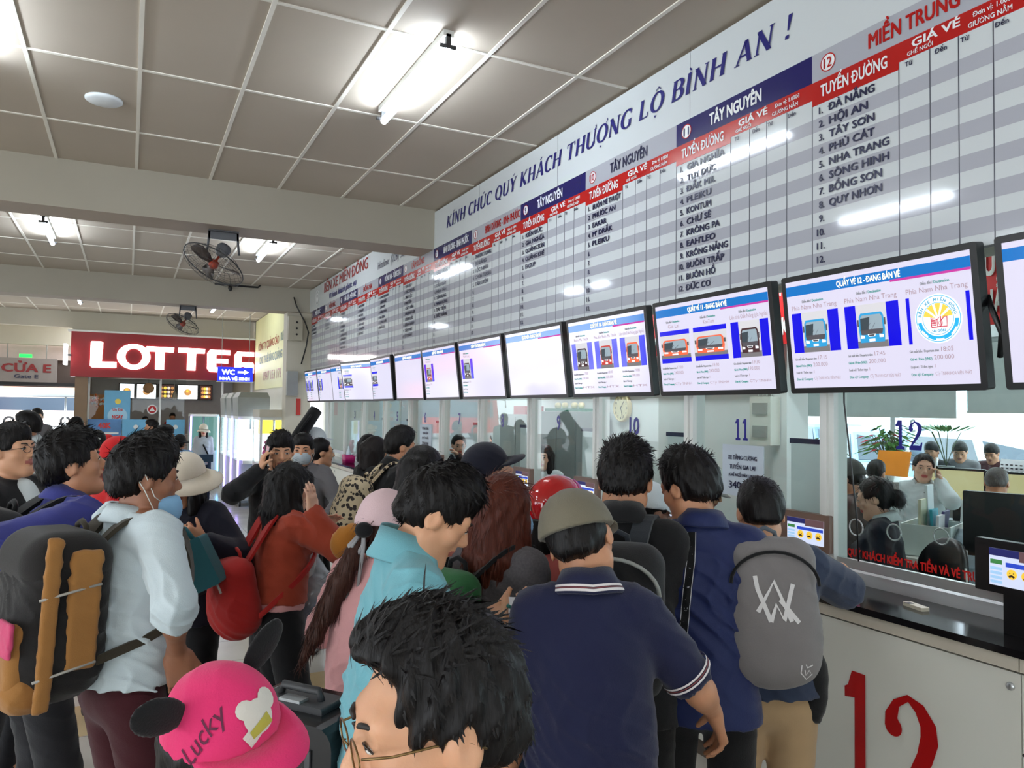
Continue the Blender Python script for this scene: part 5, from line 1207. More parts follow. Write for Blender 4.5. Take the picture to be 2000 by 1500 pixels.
        for ax in range(3):
            sl1 = [slice(0, B)]*3; sl2 = [slice(0, B)]*3; sl2[ax] = slice(1, B+1)
            ia = ins[(slice(None), *sl1)]; ib = ins[(slice(None), *sl2)]
            ek, e0, e1, e2 = np.nonzero(ia != ib)
            if not len(ek): continue
            gp = g[ek]*B+np.stack([e0, e1, e2], -1); fl = ia[ek, e0, e1, e2]
            b_, c_ = (ax+1) % 3, (ax+2) % 3
            eb = np.zeros(3, int); eb[b_] = 1; ec = np.zeros(3, int); ec[c_] = 1
            q4 = []; ok = np.ones(len(gp), bool)
            for dlt in (0*eb, eb, eb+ec, ec):
                w = gp-dlt; kk = (w[:, 0]*S[1]+w[:, 1])*S[2]+w[:, 2]
                ix = np.clip(np.searchsorted(ks, kk), 0, len(ks)-1); ok &= (ks[ix] == kk) & (w >= 0).all(1); q4.append(order[ix])
            q4 = np.stack(q4, -1)[ok]; fl = fl[ok]
            q4[~fl] = q4[~fl][:, ::-1]
            faces.append(q4)
        F = np.concatenate(faces)
        return verts, F
    def build(s, name, m, parent, h, midx=None, mats=None):
        v, f = s.mesh(h)
        if not len(f): return None
        mi = None
        if midx is not None: mi = midx(v[f].mean(1))
        return link_mesh(name, v, f, mats or m, parent, mi, True)

def wrinkle(amp, f=1.0, seed=0):
    r_ = np.random.default_rng(seed); ph = r_.uniform(0, 6.28, 8)
    def fn(P):
        x, y, z = P[..., 0]*f*2.6, P[..., 1]*f*2.6, P[..., 2]*f*2.6
        a = np.sin(17*z+9*x+2.2*np.sin(8*y+ph[0])+ph[1]); b = np.sin(13*x-11*y+8*z+2*np.sin(9*z+ph[2])+ph[3]); c = np.sin(31*z-14*y+12*x+ph[4]+1.5*np.sin(12*x))
        rg = (1-np.abs(a))**2*1.1-.35; r2 = (1-np.abs(b))**2*1.0-.33
        return -amp*(.75*rg+.7*r2+.12*c)*(.6+.4*np.sin(4*x+5*y+3*z+ph[5]))
    return fn
def hairnoise(amp, c, seed=0, fine=1.0):
    r_ = np.random.default_rng(seed); ph = r_.uniform(0, 6.28, 8)
    def fn(P):
        X = P-c; x, y, z = X[..., 0], X[..., 1], X[..., 2]; th = np.arctan2(x, y)
        return amp*(.45*np.sin(14*th*fine+6*np.sin(18*z+ph[0])+ph[1])+.4*np.sin(23*th*fine-40*z+ph[2])+.3*np.sin(95*x+60*z+ph[3])*np.sin(88*y-50*z+ph[4]))
    return fn

def rot(axis, a):
    axis = nrm(axis); K = np.array([[0, -axis[2], axis[1]], [axis[2], 0, -axis[0]], [-axis[1], axis[0], 0]])
    return np.eye(3)+math.sin(a)*K+(1-math.cos(a))*K@K

# skin tones and hair
def skinmat(name, rgb):
    m = mat(name, rgb, .48, noise=.05, nscale=14, bump=.06, bscale=260)
    b = m.node_tree.nodes['Principled BSDF']; b.inputs['Subsurface Weight'].default_value = 0.12; b.inputs['Subsurface Radius'].default_value = (.012, .004, .002); b.inputs['Subsurface Scale'].default_value = 1.0
    return m
SK = {'tan': skinmat('skin_tan', (196, 140, 106)), 'mid': skinmat('skin_mid', (214, 160, 125)), 'light': skinmat('skin_light', (218, 172, 146)), 'dark': skinmat('skin_dark', (150, 100, 74))}
LIP = {k: skinmat('lip_'+k, c) for k, c in (('tan', (152, 88, 76)), ('mid', (168, 96, 86)), ('light', (184, 84, 80)), ('dark', (118, 72, 60)))}
def hairmat(name, rgb, rough=.46):
    m = bpy.data.materials.new(name); m.use_nodes = True; nt = m.node_tree; b = nt.nodes['Principled BSDF']; c = lin(rgb)
    tc = nt.nodes.new('ShaderNodeTexCoord'); mp = nt.nodes.new('ShaderNodeMapping'); mp.inputs['Scale'].default_value = (260, 260, 22)
    n = nt.nodes.new('ShaderNodeTexNoise'); n.inputs['Scale'].default_value = 1.0; n.inputs['Detail'].default_value = 2
    mx = nt.nodes.new('ShaderNodeMix'); mx.data_type = 'RGBA'; mx.inputs[6].default_value = (*[v*.45 for v in c], 1); mx.inputs[7].default_value = (*[min(1, v*1.7) for v in c], 1)
    bp = nt.nodes.new('ShaderNodeBump'); bp.inputs['Strength'].default_value = .5; bp.inputs['Distance'].default_value = .004
    nt.links.new(tc.outputs['Object'], mp.inputs[0]); nt.links.new(mp.outputs[0], n.inputs['Vector']); nt.links.new(n.outputs['Fac'], mx.inputs[0]); nt.links.new(mx.outputs[2], b.inputs['Base Color'])
    nt.links.new(n.outputs['Fac'], bp.inputs['Height']); nt.links.new(bp.outputs['Normal'], b.inputs['Normal'])
    b.inputs['Roughness'].default_value = rough; b.inputs['Specular IOR Level'].default_value = .22
    return m
HAIR = {'black': hairmat('hair_black', (15, 12, 12)), 'dark': hairmat('hair_dark', (24, 18, 17)), 'auburn': hairmat('hair_auburn', (80, 36, 24)), 'brown': hairmat('hair_brown', (62, 36, 28)), 'grey': hairmat('hair_grey', (92, 90, 88))}
m_eyew = mat('eye_white', (226, 222, 216), .2, noise=0); m_iris = mat('iris', (38, 24, 18), .15, noise=0); m_brow = mat('brow_hair', (34, 28, 26), .6, noise=0)
m_shoe = mat('shoe_dark', (34, 32, 34), .5); m_sole = mat('shoe_sole', (190, 188, 180), .6)

def head_prims(S, C, Hd, s, fem=False, fine=True):
    """C = middle of the head, Hd rows = right, forward, up"""
    X, Y, Z = Hd
    P = lambda x, y, z: C+(X*x+Y*y+Z*z)*s
    e = lambda c, r, k=.02, op=0: S.ell(P(*c), Hd, np.array(r)*s, k*s, op)
    j = .92 if fem else 1.0
    e((0, -.010, .028), (.0735, .085, .083)); e((0, .022, -.025), (.064*j, .066, .088), .03)
    S.cone(P(-.046*j, .0, -.062), P(-.016, .058, -.102), .022*s, .019*s, .03*s); S.cone(P(.046*j, .0, -.062), P(.016, .058, -.102), .022*s, .019*s, .03*s); S.cone(P(-.012, .064, -.100), P(.012, .064, -.100), .017*s, .017*s, .02*s)
    S.cone(P(-.036, .070, .020), P(.036, .070, .020), .017*s, .017*s, .02*s)
    for q in (-1, 1):
        e((q*.042, .056, -.026), (.021, .020, .017), .02); e((q*.031, .099, .000), (.017, .014, .011), .014, 1)
        e((q*.031, .0775, .000), (.0150, .0125, .0105), .006)
        S.cone(P(q*.015, .0885, .005), P(q*.046, .076, .004), .0042*s, .0036*s, .004*s)
        e((q*.0125, .094, -.033), (.0085, .010, .008), .008)
    S.cone(P(0, .082, .012), P(0, .104, -.028), .0085*s, .0115*s, .012*s)
    e((0, .084, -.0575), (.024, .0105, .0055), .006); e((0, .083, -.069), (.021, .0105, .0062), .006); e((0, .0965, -.063), (.022, .006, .0014), .003, 1)
    e((0, .079, -.047), (.022, .011, .014), .012)
    for q in (-1, 1):
        Re = np.array([nrm(X*q+Y*-.35), nrm(Y+X*q*.35), Z])
        S.ell(P(q*.079, -.012, -.008), Re, np.array([.0068, .0175, .029])*s, .006*s); S.ell(P(q*.074, .004, -.008), Re, np.array([.010, .012, .022])*s, .010*s)
        if fine: S.ell(P(q*.089, -.009, -.004), Re, np.array([.0075, .0115, .019])*s, .006*s, 1)

def hand_prims(S, W, dv, pn, side, s, curl=(.25, .35, .25), spread=.06, thumb=.55, tcurl=.3):
    """W wrist, dv direction of the fingers, pn where the palm faces, side = direction of the thumb side"""
    dv = nrm(dv); pn = nrm(pn-dv*np.dot(pn, dv)); lat = nrm(side-dv*np.dot(side, dv)-pn*np.dot(side, pn))
    R = np.array([lat, dv, pn])
    S.cone(W-dv*.01*s, W+dv*.02*s, .024*s, .026*s, .02*s, sq=(pn, .72))
    S.box(W+dv*.050*s, R, (.038*s, .046*s, .0135*s), .012*s, .02*s)
    for i, (lx, L) in enumerate(((.029, .068), (.0098, .077), (-.0098, .072), (-.028, .056))):
        p = W+(dv*(.090+(-.004 if i in (0,) else 0)-(.010 if i == 3 else 0))+lat*lx)*s; a = 0; d0 = nrm(dv+lat*spread*(1.5-i))
        rr = (.0088, .0082, .0076, .0066); p0 = p-dv*.02*s
        ax = np.cross(d0, pn)
        for jn in range(3):
            a += curl[jn]*(1+.08*i); d1 = rot(ax, a)@d0
            p2 = p+d1*L*(.46, .31, .23)[jn]*s
            S.cone(p, p2, rr[jn]*s*(.9 if i == 3 else 1), rr[jn+1]*s*(.9 if i == 3 else 1), .004*s); p = p2
    tb = W+(dv*.026+lat*.030)*s; d0 = nrm(dv*(1-.35*thumb)+lat*thumb*1.1+pn*.35)
    t1 = tb+d0*.036*s; d1 = nrm(rot(np.cross(d0, pn-lat*.4), tcurl)@d0); t2 = t1+d1*.030*s; d2 = nrm(rot(np.cross(d0, pn-lat*.4), tcurl)@d1); t3 = t2+d2*.022*s
    S.cone(tb-dv*.012*s, t1, .0155*s, .0115*s, .012*s); S.cone(t1, t2, .0110*s, .0098*s, .004*s); S.cone(t2, t3, .0098*s, .0078*s, .004*s)

def ik(a, b, l1, l2, pole):
    v = b-a; d = np.linalg.norm(v); d2 = min(d, (l1+l2)*.999); u = v/(d+1e-9)
    x = (l1*l1-l2*l2+d2*d2)/(2*d2); y = math.sqrt(max(l1*l1-x*x, 0))
    p = pole-u*np.dot(pole, u); p = nrm(p)
    return a+u*x+p*y, a+u*d2

class Fig: pass

def skeleton(a):
    """joint places for height factor s with the pelvis over the origin"""
    g = Fig(); s = a['s']; g.hs = s*a.get('headk', 1.04); hs = g.hs; hd = math.radians(a.get('heading', 0)); g.s = s; g.fem = a.get('fem', False)
    F0 = np.array([math.sin(hd), math.cos(hd), 0]); R0 = np.array([math.cos(hd), -math.sin(hd), 0]); Z = np.array([0, 0, 1.0])
    g.F0, g.R0 = F0, R0
    ph = a.get('ph', .93)
    g.pel = Z*ph*s
    T = np.array([R0, F0, Z])
    le = math.radians(a.get('lean', 3)); sd = math.radians(a.get('side', 0)); tw = math.radians(a.get('twist', 0))
    Q = rot(R0, -le)@rot(F0, sd)@rot(Z, -tw)
    T = (Q@T.T).T; g.T = T; X, Y, U = T; b = a.get('build', 1.0)*(.93 if g.fem else 1.0); g.b = b
    p = g.pel
    g.waist = p+U*.14*s; g.chest = p+U*.33*s+Y*.006*s; g.nb = p+U*.505*s-Y*.012*s
    shw = (.160 if not g.fem else .142)*a.get('shw', 1.0)
    shr = a.get('shrug', 0)
    g.sh = {q: p+U*(.455+shr)*s+X*q*shw*s for q in (-1, 1)}
    hy = math.radians(a.get('hyaw', 0)); hp = math.radians(a.get('hpitch', 0)); hr = math.radians(a.get('hroll', 0))
    yd = hd+hy
    fy = np.array([math.sin(yd), math.cos(yd), 0]); rx = np.array([math.cos(yd), -math.sin(yd), 0])
    hR = rot(rx, hp)@rot(fy, hr); g.H = np.array([hR@rx, hR@fy, hR@Z])
    g.hc = g.nb+U*.038*s+g.H[2]*.100*hs+g.H[1]*.026*hs
    g.crown = g.hc+g.H[2]*.113*hs
    # legs
    g.hip = {q: p+R0*q*.088*s-Z*.03*s for q in (-1, 1)}
    st = a.get('stance', (.0, .0)); fw = a.get('feetw', .10)
    g.ank, g.knee = {}, {}
    seat = a.get('seat', 0)
    for q, dy in ((-1, st[0]), (1, st[1])):
        an = R0*q*fw*s+F0*(dy-.02+(.40 if seat else 0))*s+Z*.085*s
        kn, an = ik(g.hip[q], an, (.418 if not seat else .43)*s, (.414 if not seat else .425)*s, F0+R0*q*.08+(Z*1.5 if seat else 0)); g.knee[q] = kn; g.ank[q] = an
    g.arm = a.get('arms', {})
    return g

HANG = dict(d=(.20, .03, -.50), pole=(.3, -1, 0))
def person(label, crown, heading, **a):
    """crown = place of the top of the head in the world; the figure's height follows from it. returns the figure's skeleton in world space"""
    crown = np.asarray(crown, float)
    a['heading'] = heading; a['s'] = 1.0; capz = a.get('capz', 0)
    g1 = skeleton(a); a['s'] = (crown[2]-capz)/g1.crown[2]
    g = skeleton(a); s = a['s']
    O = np.array([crown[0]-g.crown[0], crown[1]-g.crown[1], 0.0]); g.O = O
    for n_ in ('pel', 'waist', 'chest', 'nb', 'hc', 'crown'): setattr(g, n_, getattr(g, n_)+O)
    for n_ in ('sh', 'hip', 'ank', 'knee'):
        d_ = getattr(g, n_); setattr(g, n_, {k: v+O for k, v in d_.items()})
    X, Y, U = g.T; F0, R0 = g.F0, g.R0; Zu = np.array([0, 0, 1.])
    h = a.get('h', .008); sk = a.get('skin', 'tan'); hh = a.get('hh', h)
    root = thing('person', label, 'person', (O[0], O[1], 0), a.get('group')); g.root = root
    # arms
    g.el, g.wr, g.hd = {}, {}, {}
    for q, nm in ((-1, 'L'), (1, 'R')):
        am = dict(HANG); am.update(a.get(nm, {}))
        if 'w' in am: tgt = np.asarray(am['w'], float)
        else:
            dx, dy, dz = am['d']; tgt = g.pel+U*.440*s+(X*q*dx+Y*dy)*s+Zu*dz*s if am.get('tz', True) else g.sh[q]
        px, py, pz = am['pole']; pole = X*q*px+Y*py+Zu*pz
        g.el[q], g.wr[q] = ik(g.sh[q], tgt, .272*s, .240*s, pole)
        fd = nrm(g.wr[q]-g.el[q]); 
        hdv = np.asarray(am['hd'], float) if 'hd' in am else fd
        pn = np.asarray(am['pn'], float) if 'pn' in am else -X*q
        sd = np.asarray(am['sd'], float) if 'sd' in am else Y
        g.hd[q] = (hdv, pn, sd, am)
    B = Sdf(); b = g.b; fem = g.fem
    # torso, neck, head, arms, hands, legs in one skin
    B.ell(g.pel, g.T, np.array([.150*b, .105, .11])*s); B.ell(g.waist+U*.02*s, g.T, np.array([.128*b, .092, .15])*s, .05); B.ell(g.chest, g.T, np.array([.150*b, .104, .17])*s, .05)
    B.cone(g.sh[-1]-X*-.02*s, g.sh[1]-X*.02*s, .056*s, .056*s, .04)
    for q in (-1, 1): B.cone(g.sh[q]+U*.01*s-X*q*.03*s, g.nb-U*.002*s, .040*s, .042*s, .04)
    B.cone(g.nb-U*.02*s, g.hc-g.H[2]*.055*s-g.H[1]*.012*s, (.054 if not fem else .046)*s, (.052 if not fem else .044)*s, .025)
    head_prims(B, g.hc, g.H, g.hs, fem, a.get('fine', True))
    for q in (-1, 1):
        B.cone(g.sh[q], g.el[q], .047*s, .037*s, .03); B.cone(g.el[q], g.wr[q], .038*s, .0235*s, .02)
        B.cone(g.el[q]+(g.wr[q]-g.el[q])*.12, g.el[q]+(g.wr[q]-g.el[q])*.45, .040*s, .034*s, .02)
        hdv, pn, sd, am = g.hd[q]
        hand_prims(B, g.wr[q], hdv, pn, sd, s*(.95 if fem else 1.03), am.get('curl', (.25, .35, .25)), am.get('spread', .06), am.get('thumb', .55), am.get('tcurl', .3))
        B.cone(g.hip[q], g.knee[q], .080*s, .055*s, .03); B.cone(g.knee[q], g.ank[q], .053*s, .036*s, .02); B.cone(g.knee[q]-F0*.012*s+(g.ank[q]-g.knee[q])*.15, g.knee[q]-F0*.012*s+(g.ank[q]-g.knee[q])*.4, .053*s, .048*s, .02)
        B.cone(g.ank[q]-Zu*.04*s-F0*.02*s, g.ank[q]-Zu*.052*s+F0*.12*s, .032*s, .026*s, .02)
    C, Hd = g.hc, g.H
    def midx(P):
        L = (P-C)@Hd.T/g.hs; m = np.zeros(len(P), int)
        m[(np.abs(L[:, 0]) < .024) & (np.abs(L[:, 2]+.063) < .0125*(1-(np.abs(L[:, 0])/.034)**2)) & (L[:, 1] > .074)] = 1
        return m
    B.build('body', None, root, h, midx, [SK[sk], LIP[sk], m_brow])
    if a.get('fine', True):
        hk = g.hs; Pq = lambda x, y, z: C+(Hd[0]*x+Hd[1]*y+Hd[2]*z)*hk
        for q in (-1, 1):
            MB().tube([Pq(q*.013, .0930, .0185), Pq(q*.024, .0930, .0235), Pq(q*.037, .0875, .0250), Pq(q*.051, .0740, .0200)], [.0026*hk, .0036*hk, .0032*hk, .0014*hk], 6).build('eyebrow', m_brow, root)
    if a.get('eyes', True):
        for q in (-1, 1):
            c = C+(Hd[0]*q*.031+Hd[1]*.0858+Hd[2]*.0)*g.hs; mb = MB(); Re = np.array([Hd[0], Hd[2], Hd[1]])
            mb.ball(c, Re, np.array([.0125, .0055, .0058])*s, 14, 9, 0); me = [f for f in range(len(mb.f))]
            nb_ = len(mb.f); Pe = lambda x, y, z: C+(Hd[0]*(q*.031+x)+Hd[1]*y+Hd[2]*z)*g.hs
            mb.tube([Pe(-.0145, .0850, -.001), Pe(-.007, .0905, .0048), Pe(.003, .0915, .0058), Pe(.011*q if q > 0 else .011, .0880, .0030), Pe(.016, .0830, -.0005)], [.0010, .0017, .0018, .0016, .0010], 5)
            o = mb.build('eye', [m_eyew, m_iris], root)
            mi = [1 if mb.f.index(f) >= nb_ or np.hypot(*((np.mean([mb.v[i] for i in f], 0)-c)@np.array([Hd[0], Hd[2]]).T)) < .0056*s else 0 for f in mb.f]
            o.data.polygons.foreach_set('material_index', np.array(mi, dtype=np.int32))
    hair(g, root, a)
    clothes(g, root, a)
    return g

# ---------------------------------------------------------------- hair
def hair(g, root, a):
    st = a.get('hair', 'short'); col = HAIR[a.get('haircol', 'black')]; s = g.hs; C = g.hc; X, Y, Z = g.H; h = a.get('hh', a.get('h', .008))
    if st is None: return
    P = lambda x, y, z: C+(X*x+Y*y+Z*z)*s
    S = Sdf(); v = a.get('vol', .012); dn = np.array([0, 0, -1.0])
    S.ell(P(0, -.012, .030), g.H, np.array([.0735+v, .086+v*.7, .083+v])*s, .02)
    if st in ('short', 'crop', 'fringe'): S.ell(P(0, -.030, .012), g.H, np.array([.068+v*.35, .068+v*.35, .078])*s, .02)
    else: S.ell(P(0, -.026, .010), g.H, np.array([.070+v*.8, .074+v*.6, .085])*s, .02)
    if st in ('short', 'crop', 'fringe', 'bowl'):
        top = a.get('top', .018)
        S.ell(P(a.get('part', 0), .018, .072+top*.4), g.H, np.array([.062, .078, .038+top])*s, .03)
    low = {'short': -.042, 'crop': -.03, 'fringe': -.05, 'bowl': -.06}.get(st, -.10)
    fr = a.get('fringe', .0)
    nohair_front = dict(long=.0, bun=.034, pony=.0, back=.042).get(st, 0)
    fz = .052-fr+nohair_front
    # face opening
    S.ell(P(0, .125, fz-.105), g.H, np.array([.067, .085, .105])*s, .014*s, 1)
    S.box(P(0, .12, fz-.155), g.H, np.array([.066, .062, .13])*s, .02*s, .02*s, 1)
    if st in ('short', 'crop', 'fringe', 'bowl'):
        for q in (-1, 1):
            S.box(P(q*.085, .052, -.075), g.H, np.array([.035, .06, .075])*s, .015*s, .01*s, 1)
            if not a.get('overear'): S.ell(P(q*.088, -.004, -.022), g.H, np.array([.026, .026, .034])*s, .008*s, 1)
        n = nrm(Y*.25-Z)
        S.cut(P(0, -.06, low-.03), n)
        S.cone(P(-.03, -.080, -.03), P(.03, -.080, -.03), .015*s, None, .03*s)
        if a.get('taper', True): S.box(P(0, -.06, low-.075), g.H, np.array([.12, .1, .05])*s, .01, .03*s, 1)
    if st == 'long':
        L = a.get('len', .32); sw = a.get('sweep', 0)
        for i in range(9):
            t = i/8; th = math.radians(-105+210*t); p0 = P(.074*math.sin(th), -.016-.088*math.cos(th), .0)
            out = X*math.sin(th)*.02-Y*math.cos(th)*.02
            p1 = p0+dn*L*.5*s+out*s; p2 = p1+dn*L*.5*s+(out*.2+X*sw*.06)*s+rng.normal(0, .006, 3)
            S.cone(p0+Z*.03*s, p1, .028*s, .027*s, .03*s); S.cone(p1, p2, .027*s, .014*s, .03*s)
    if st == 'bob':
        for i in range(9):
            t = i/8; th = math.radians(-120+240*t); p0 = P(.074*math.sin(th), -.016-.088*math.cos(th), .01); p1 = p0+dn*.15*s
            S.cone(p0, p1, .026*s, .028*s, .03*s)
    if st == 'bun':
        S.ell(P(0, -.118, -.02), g.H, np.array([.055, .042, .052])*s, .02); S.cone(P(0, -.09, .05), P(0, -.12, -.02), .03*s, .035*s, .02)
    if st == 'pony':
        L = a.get('len', .42); p = P(0, -.105, -.005); d = nrm(-Y*.6+dn); pts = [p]
        for i in range(5): d = nrm(d*.5+dn*.7+a.get('pd', np.zeros(3))*.25); p = p+d*L/5*s; pts.append(p)
        rr = [.018, .030, .038, .036, .028, .010]
        for i in range(5): S.cone(pts[i], pts[i+1], rr[i]*s, rr[i+1]*s, .02*s)
        g.ponytail = pts
        S.cut(P(0, .2, -.05), nrm(Y*.05-Z)) if False else None
    if st in ('bun', 'pony', 'back'):
        for q in (-1, 1): S.ell(P(q*.090, .006, -.018), g.H, np.array([.028, .03, .036])*s, .008*s, 1); S.box(P(q*.085, .06, -.07), g.H, np.array([.04, .065, .075])*s, .02*s, .01*s, 1)
        if st == 'back': S.cut(P(0, -.06, -.07), nrm(Y*.2-Z))
    if a.get('capz', 0) >= .03 and st not in ('pony_',): S.cut(P(0, 0, .030), Z)
    S.da = .006; S.disp = hairnoise(a.get('hn', .0028)*s, C, int(a.get('seed', 3)), a.get('hfine', 1.0))
    vv, ff = S.mesh(h)
    if not len(ff): return
    nst = a.get('strands', 0)
    if nst:
        # short pointed locks that break the outline
        tri = vv[ff]; cen = tri.mean(1); nn = np.cross(tri[:, 2]-tri[:, 0], tri[:, 3]-tri[:, 1]); nn /= np.linalg.norm(nn, axis=1, keepdims=True)+1e-9
        L0 = (cen-C)@g.H.T/s
        pick = rng.choice(len(ff), nst); nv = [vv]; 
        quads = []; base = len(vv); add = []
        
        for i in pick:
            n_ = nn[i]; l = L0[i]
            if st in ('short', 'crop', 'fringe') and l[2] < -.005 and abs(l[0]) > .045 and l[1] > -.07: continue      # keep the ears clear
            k_ = min(1, max(0, (l[2]-.045)/.05)); fx = a.get('flow', (.55, .8))
            flow = (-Z*1.0-Y*.15)*(1-k_)+(X*fx[0]+Y*fx[1]-Z*.1)*k_
            t = flow-n_*np.dot(flow, n_); t = nrm(t+rng.normal(0, .16, 3)); L = rng.uniform(.018, .034)*s*a.get('slen', 1.0)*(.55+.45*k_ if st in ('short', 'crop', 'fringe') else 1)
            w = np.cross(t, n_)*.0020*s; lift = a.get('lift', .12)*(.35+.65*k_)*(2.2 if rng.random() < .12 else 1)
            p0 = cen[i]-n_*.0015; p1 = p0+t*L*.55+n_*L*lift*.6; p2 = p0+t*L+n_*L*lift*rng.uniform(.2, 1.0)
            add += [p0-w, p0+w, p1+w*.8, p1-w*.8, p2+w*.15, p2-w*.15]; k = base+len(add)-6
            quads += [(k, k+1, k+2, k+3), (k+3, k+2, k+4, k+5)]
        vv = np.vstack([vv, np.array(add)]); ff = np.vstack([ff, np.array(quads)])
    link_mesh('hair', vv, ff, col, root, None, True)

# ---------------------------------------------------------------- clothes
def fab(name, rgb, rough=.85, noise=.06, bump=.15, bscale=300, nscale=9): return mat('cloth_'+name, rgb, rough, spec=.25, noise=noise, nscale=nscale, bump=bump, bscale=bscale, sheen=.15)
def clothes(g, root, a):
    s = g.s; X, Y, U = g.T; b = g.b; h = a.get('ch', a.get('h', .008)*1.15); Zu = np.array([0, 0, 1.])
    tp = a.get('top_cloth'); 
    if tp:
        m, sleeve = tp; lo = a.get('loose', 0.0); S = Sdf(); hem = a.get('hem', -.10)
        S.ell(g.chest, g.T, np.array([.166*b+lo, .122+lo, .185])*s, .05); S.ell(g.waist+U*.02*s, g.T, np.array([.150*b+lo, .114+lo, .19])*s, .06)
        S.cone(g.waist, g.pel+U*(hem-.04)*s, (.156*b+lo)*s, (.186*b+lo)*s, .05, sq=(Y, .78))
        S.cone(g.sh[-1]+X*.05*s-U*.012*s, g.sh[1]-X*.05*s-U*.012*s, .062*s, None, .05)
        for q in (-1, 1):
            S.cone(g.sh[q]+U*.002*s-X*q*.02*s, g.nb-U*.004*s+X*q*.02*s, .052*s, .056*s, .04)
        if a.get('fem'):
            for q in (-1, 1): S.ell(g.chest+U*.03*s+Y*.085*s+X*q*.062*s, g.T, np.array([.06, .05, .06])*s, .05)
        col = a.get('collar', 0)
        S.cone(g.nb-U*.03*s, g.nb+(U*(.022+.02*col))*s, (.072)*s, (.066)*s, .03)
        S.cut(g.pel+U*hem*s, -U)
        S.cut(g.nb+U*(.034+.018*col)*s+Y*0, nrm(U-Y*(-.25)))
        S.cone(g.nb-U*.03*s, g.nb+U*.09*s, .056*s, .06*s, .006, 1)
        lw = lo*.6
        for q in (-1, 1):
            e, w_, sh = g.el[q], g.wr[q], g.sh[q]
            if sleeve == 'short':
                t = a.get('slv', .62); c = sh+(e-sh)*t; S.cone(sh, c, (.061+lw)*s, (.062+lw)*s, .035); dd_ = nrm(e-sh); S.cone(c+dd_*(.066+lw)*s, c+dd_*.2*s, (.067+lw)*s, None, .004, 1)
                S2 = None
            elif sleeve == 'rolled':
                c = e+(w_-e)*.18; S.cone(sh, e, (.060+lw)*s, (.050+lw)*s, .035); S.cone(e, c, (.050+lw)*s, (.048+lw)*s, .02); dd_ = nrm(w_-e); S.cone(c-dd_*.035*s, c-dd_*.005*s, (.054+lw)*s, (.055+lw)*s, .004)
            elif sleeve == 'long':
                c = e+(w_-e)*a.get('cuff', .93); S.cone(sh, e, (.060+lw)*s, (.053+lw)*s, .035); S.cone(e, c, (.053+lw)*s, (.040+lw)*s, .02)
            g.cuff = getattr(g, 'cuff', {}); g.cuff[q] = c
        wr = a.get('wrinkle', .0075); S.da = wr; S.disp = wrinkle(wr, 1.0, int(a.get('seed', 1)))
        o = S.build('shirt' if a.get('shirtname') is None else a['shirtname'], m, root, h); g.shirt = o
        if a.get('hood'):
            Hs = Sdf(); Hs.ell(g.nb-Y*.085*s-U*.005*s, g.T, np.array([.095, .05, .055])*s); 
            for q in (-1, 1): Hs.cone(g.nb-Y*.06*s+X*q*.08*s, g.nb+Y*.045*s+X*q*.055*s-U*.02*s, .036*s, .022*s, .03)
            Hs.cone(g.nb-Y*.05*s-U*.01*s, g.nb-Y*.07*s+U*.12*s, .055*s, .06*s, .02, 1); Hs.da = .004; Hs.disp = wrinkle(.004, 1.4, 4); Hs.build('hood', a['hood'], root, h)
        if a.get('collarmat') is not None: collar(g, root, a)
        if a.get('slvband') is not None and sleeve == 'short':
            for q in (-1, 1):
                d_ = nrm(g.el[q]-g.sh[q]); c = g.cuff[q]
                for f, w2, mm in a['slvband']:
                    mb = MB(); mb.lathe(c+d_*(f-.004)*s, d_, [((.0655+lw)*s, 0), ((.066+lw)*s, w2*s)], 24, caps=False); mb.build('sleeve_band', mm, root)
        if a.get('placket') is not None:
            mb = MB()
            for i in range(6): mb.lathe(g.chest+U*(.12-.075*i)*s+Y*.127*s, Y, [(.0055*s, 0), (.0055*s, .003), (.001, .004)], 8)
            mb.build('buttons', a['placket'], root)
    bt = a.get('trousers')
    if bt:
        m = bt; S = Sdf(); w = a.get('legw', 1.0); wl = a.get('hemw', 1.0)
        S.ell(g.pel-U*.02*s, g.T, np.array([.148*b, .110, .110])*s, .04)
        for q in (-1, 1):
            S.cone(g.hip[q], g.knee[q], .088*w*s, .070*w*s, .04); S.cone(g.knee[q], g.ank[q]-Zu*.02*s, .068*w*s, .056*w*wl*s, .03)
        if a.get('skirt'): S.cone(g.pel, g.pel-Zu*a['skirt']*s, .17*s, .26*s, .05)
        S.cut(g.pel+U*(a.get('waistcut', .04) if tp else .1)*s, U); S.cut(np.array([0, 0, .045*s]), -Zu)
        S.da = .004; S.disp = wrinkle(.004, .9, int(a.get('seed', 1))+5); S.build('trousers', m, root, h*1.15)
    sm = a.get('shoe', m_shoe)
    if sm:
        for q in (-1, 1):
            A = g.ank[q]; fdir = g.F0; lat = g.R0*q; mb = MB(); rings = []
            fdir = nrm(fdir+lat*.12); lt = np.cross(fdir, Zu); z0 = A[2]-.085*s
            for y, w, t, zz in ((-.075, .026, .055, .0), (-.06, .036, .075, 0), (-.02, .038, .085, 0), (.04, .042, .07, 0), (.11, .047, .05, 0), (.165, .040, .042, 0), (.195, .020, .03, .004)):
                c = np.array([A[0], A[1], max(0, z0)])+fdir*y*s; n = 12
                rings.append([c+lt*w*s*math.cos(2*math.pi*i/n)+Zu*(t*s*(.5+.5*math.sin(2*math.pi*i/n))+zz) for i in range(n)])
            mb.loft(rings); mb.build('shoe', sm, root)

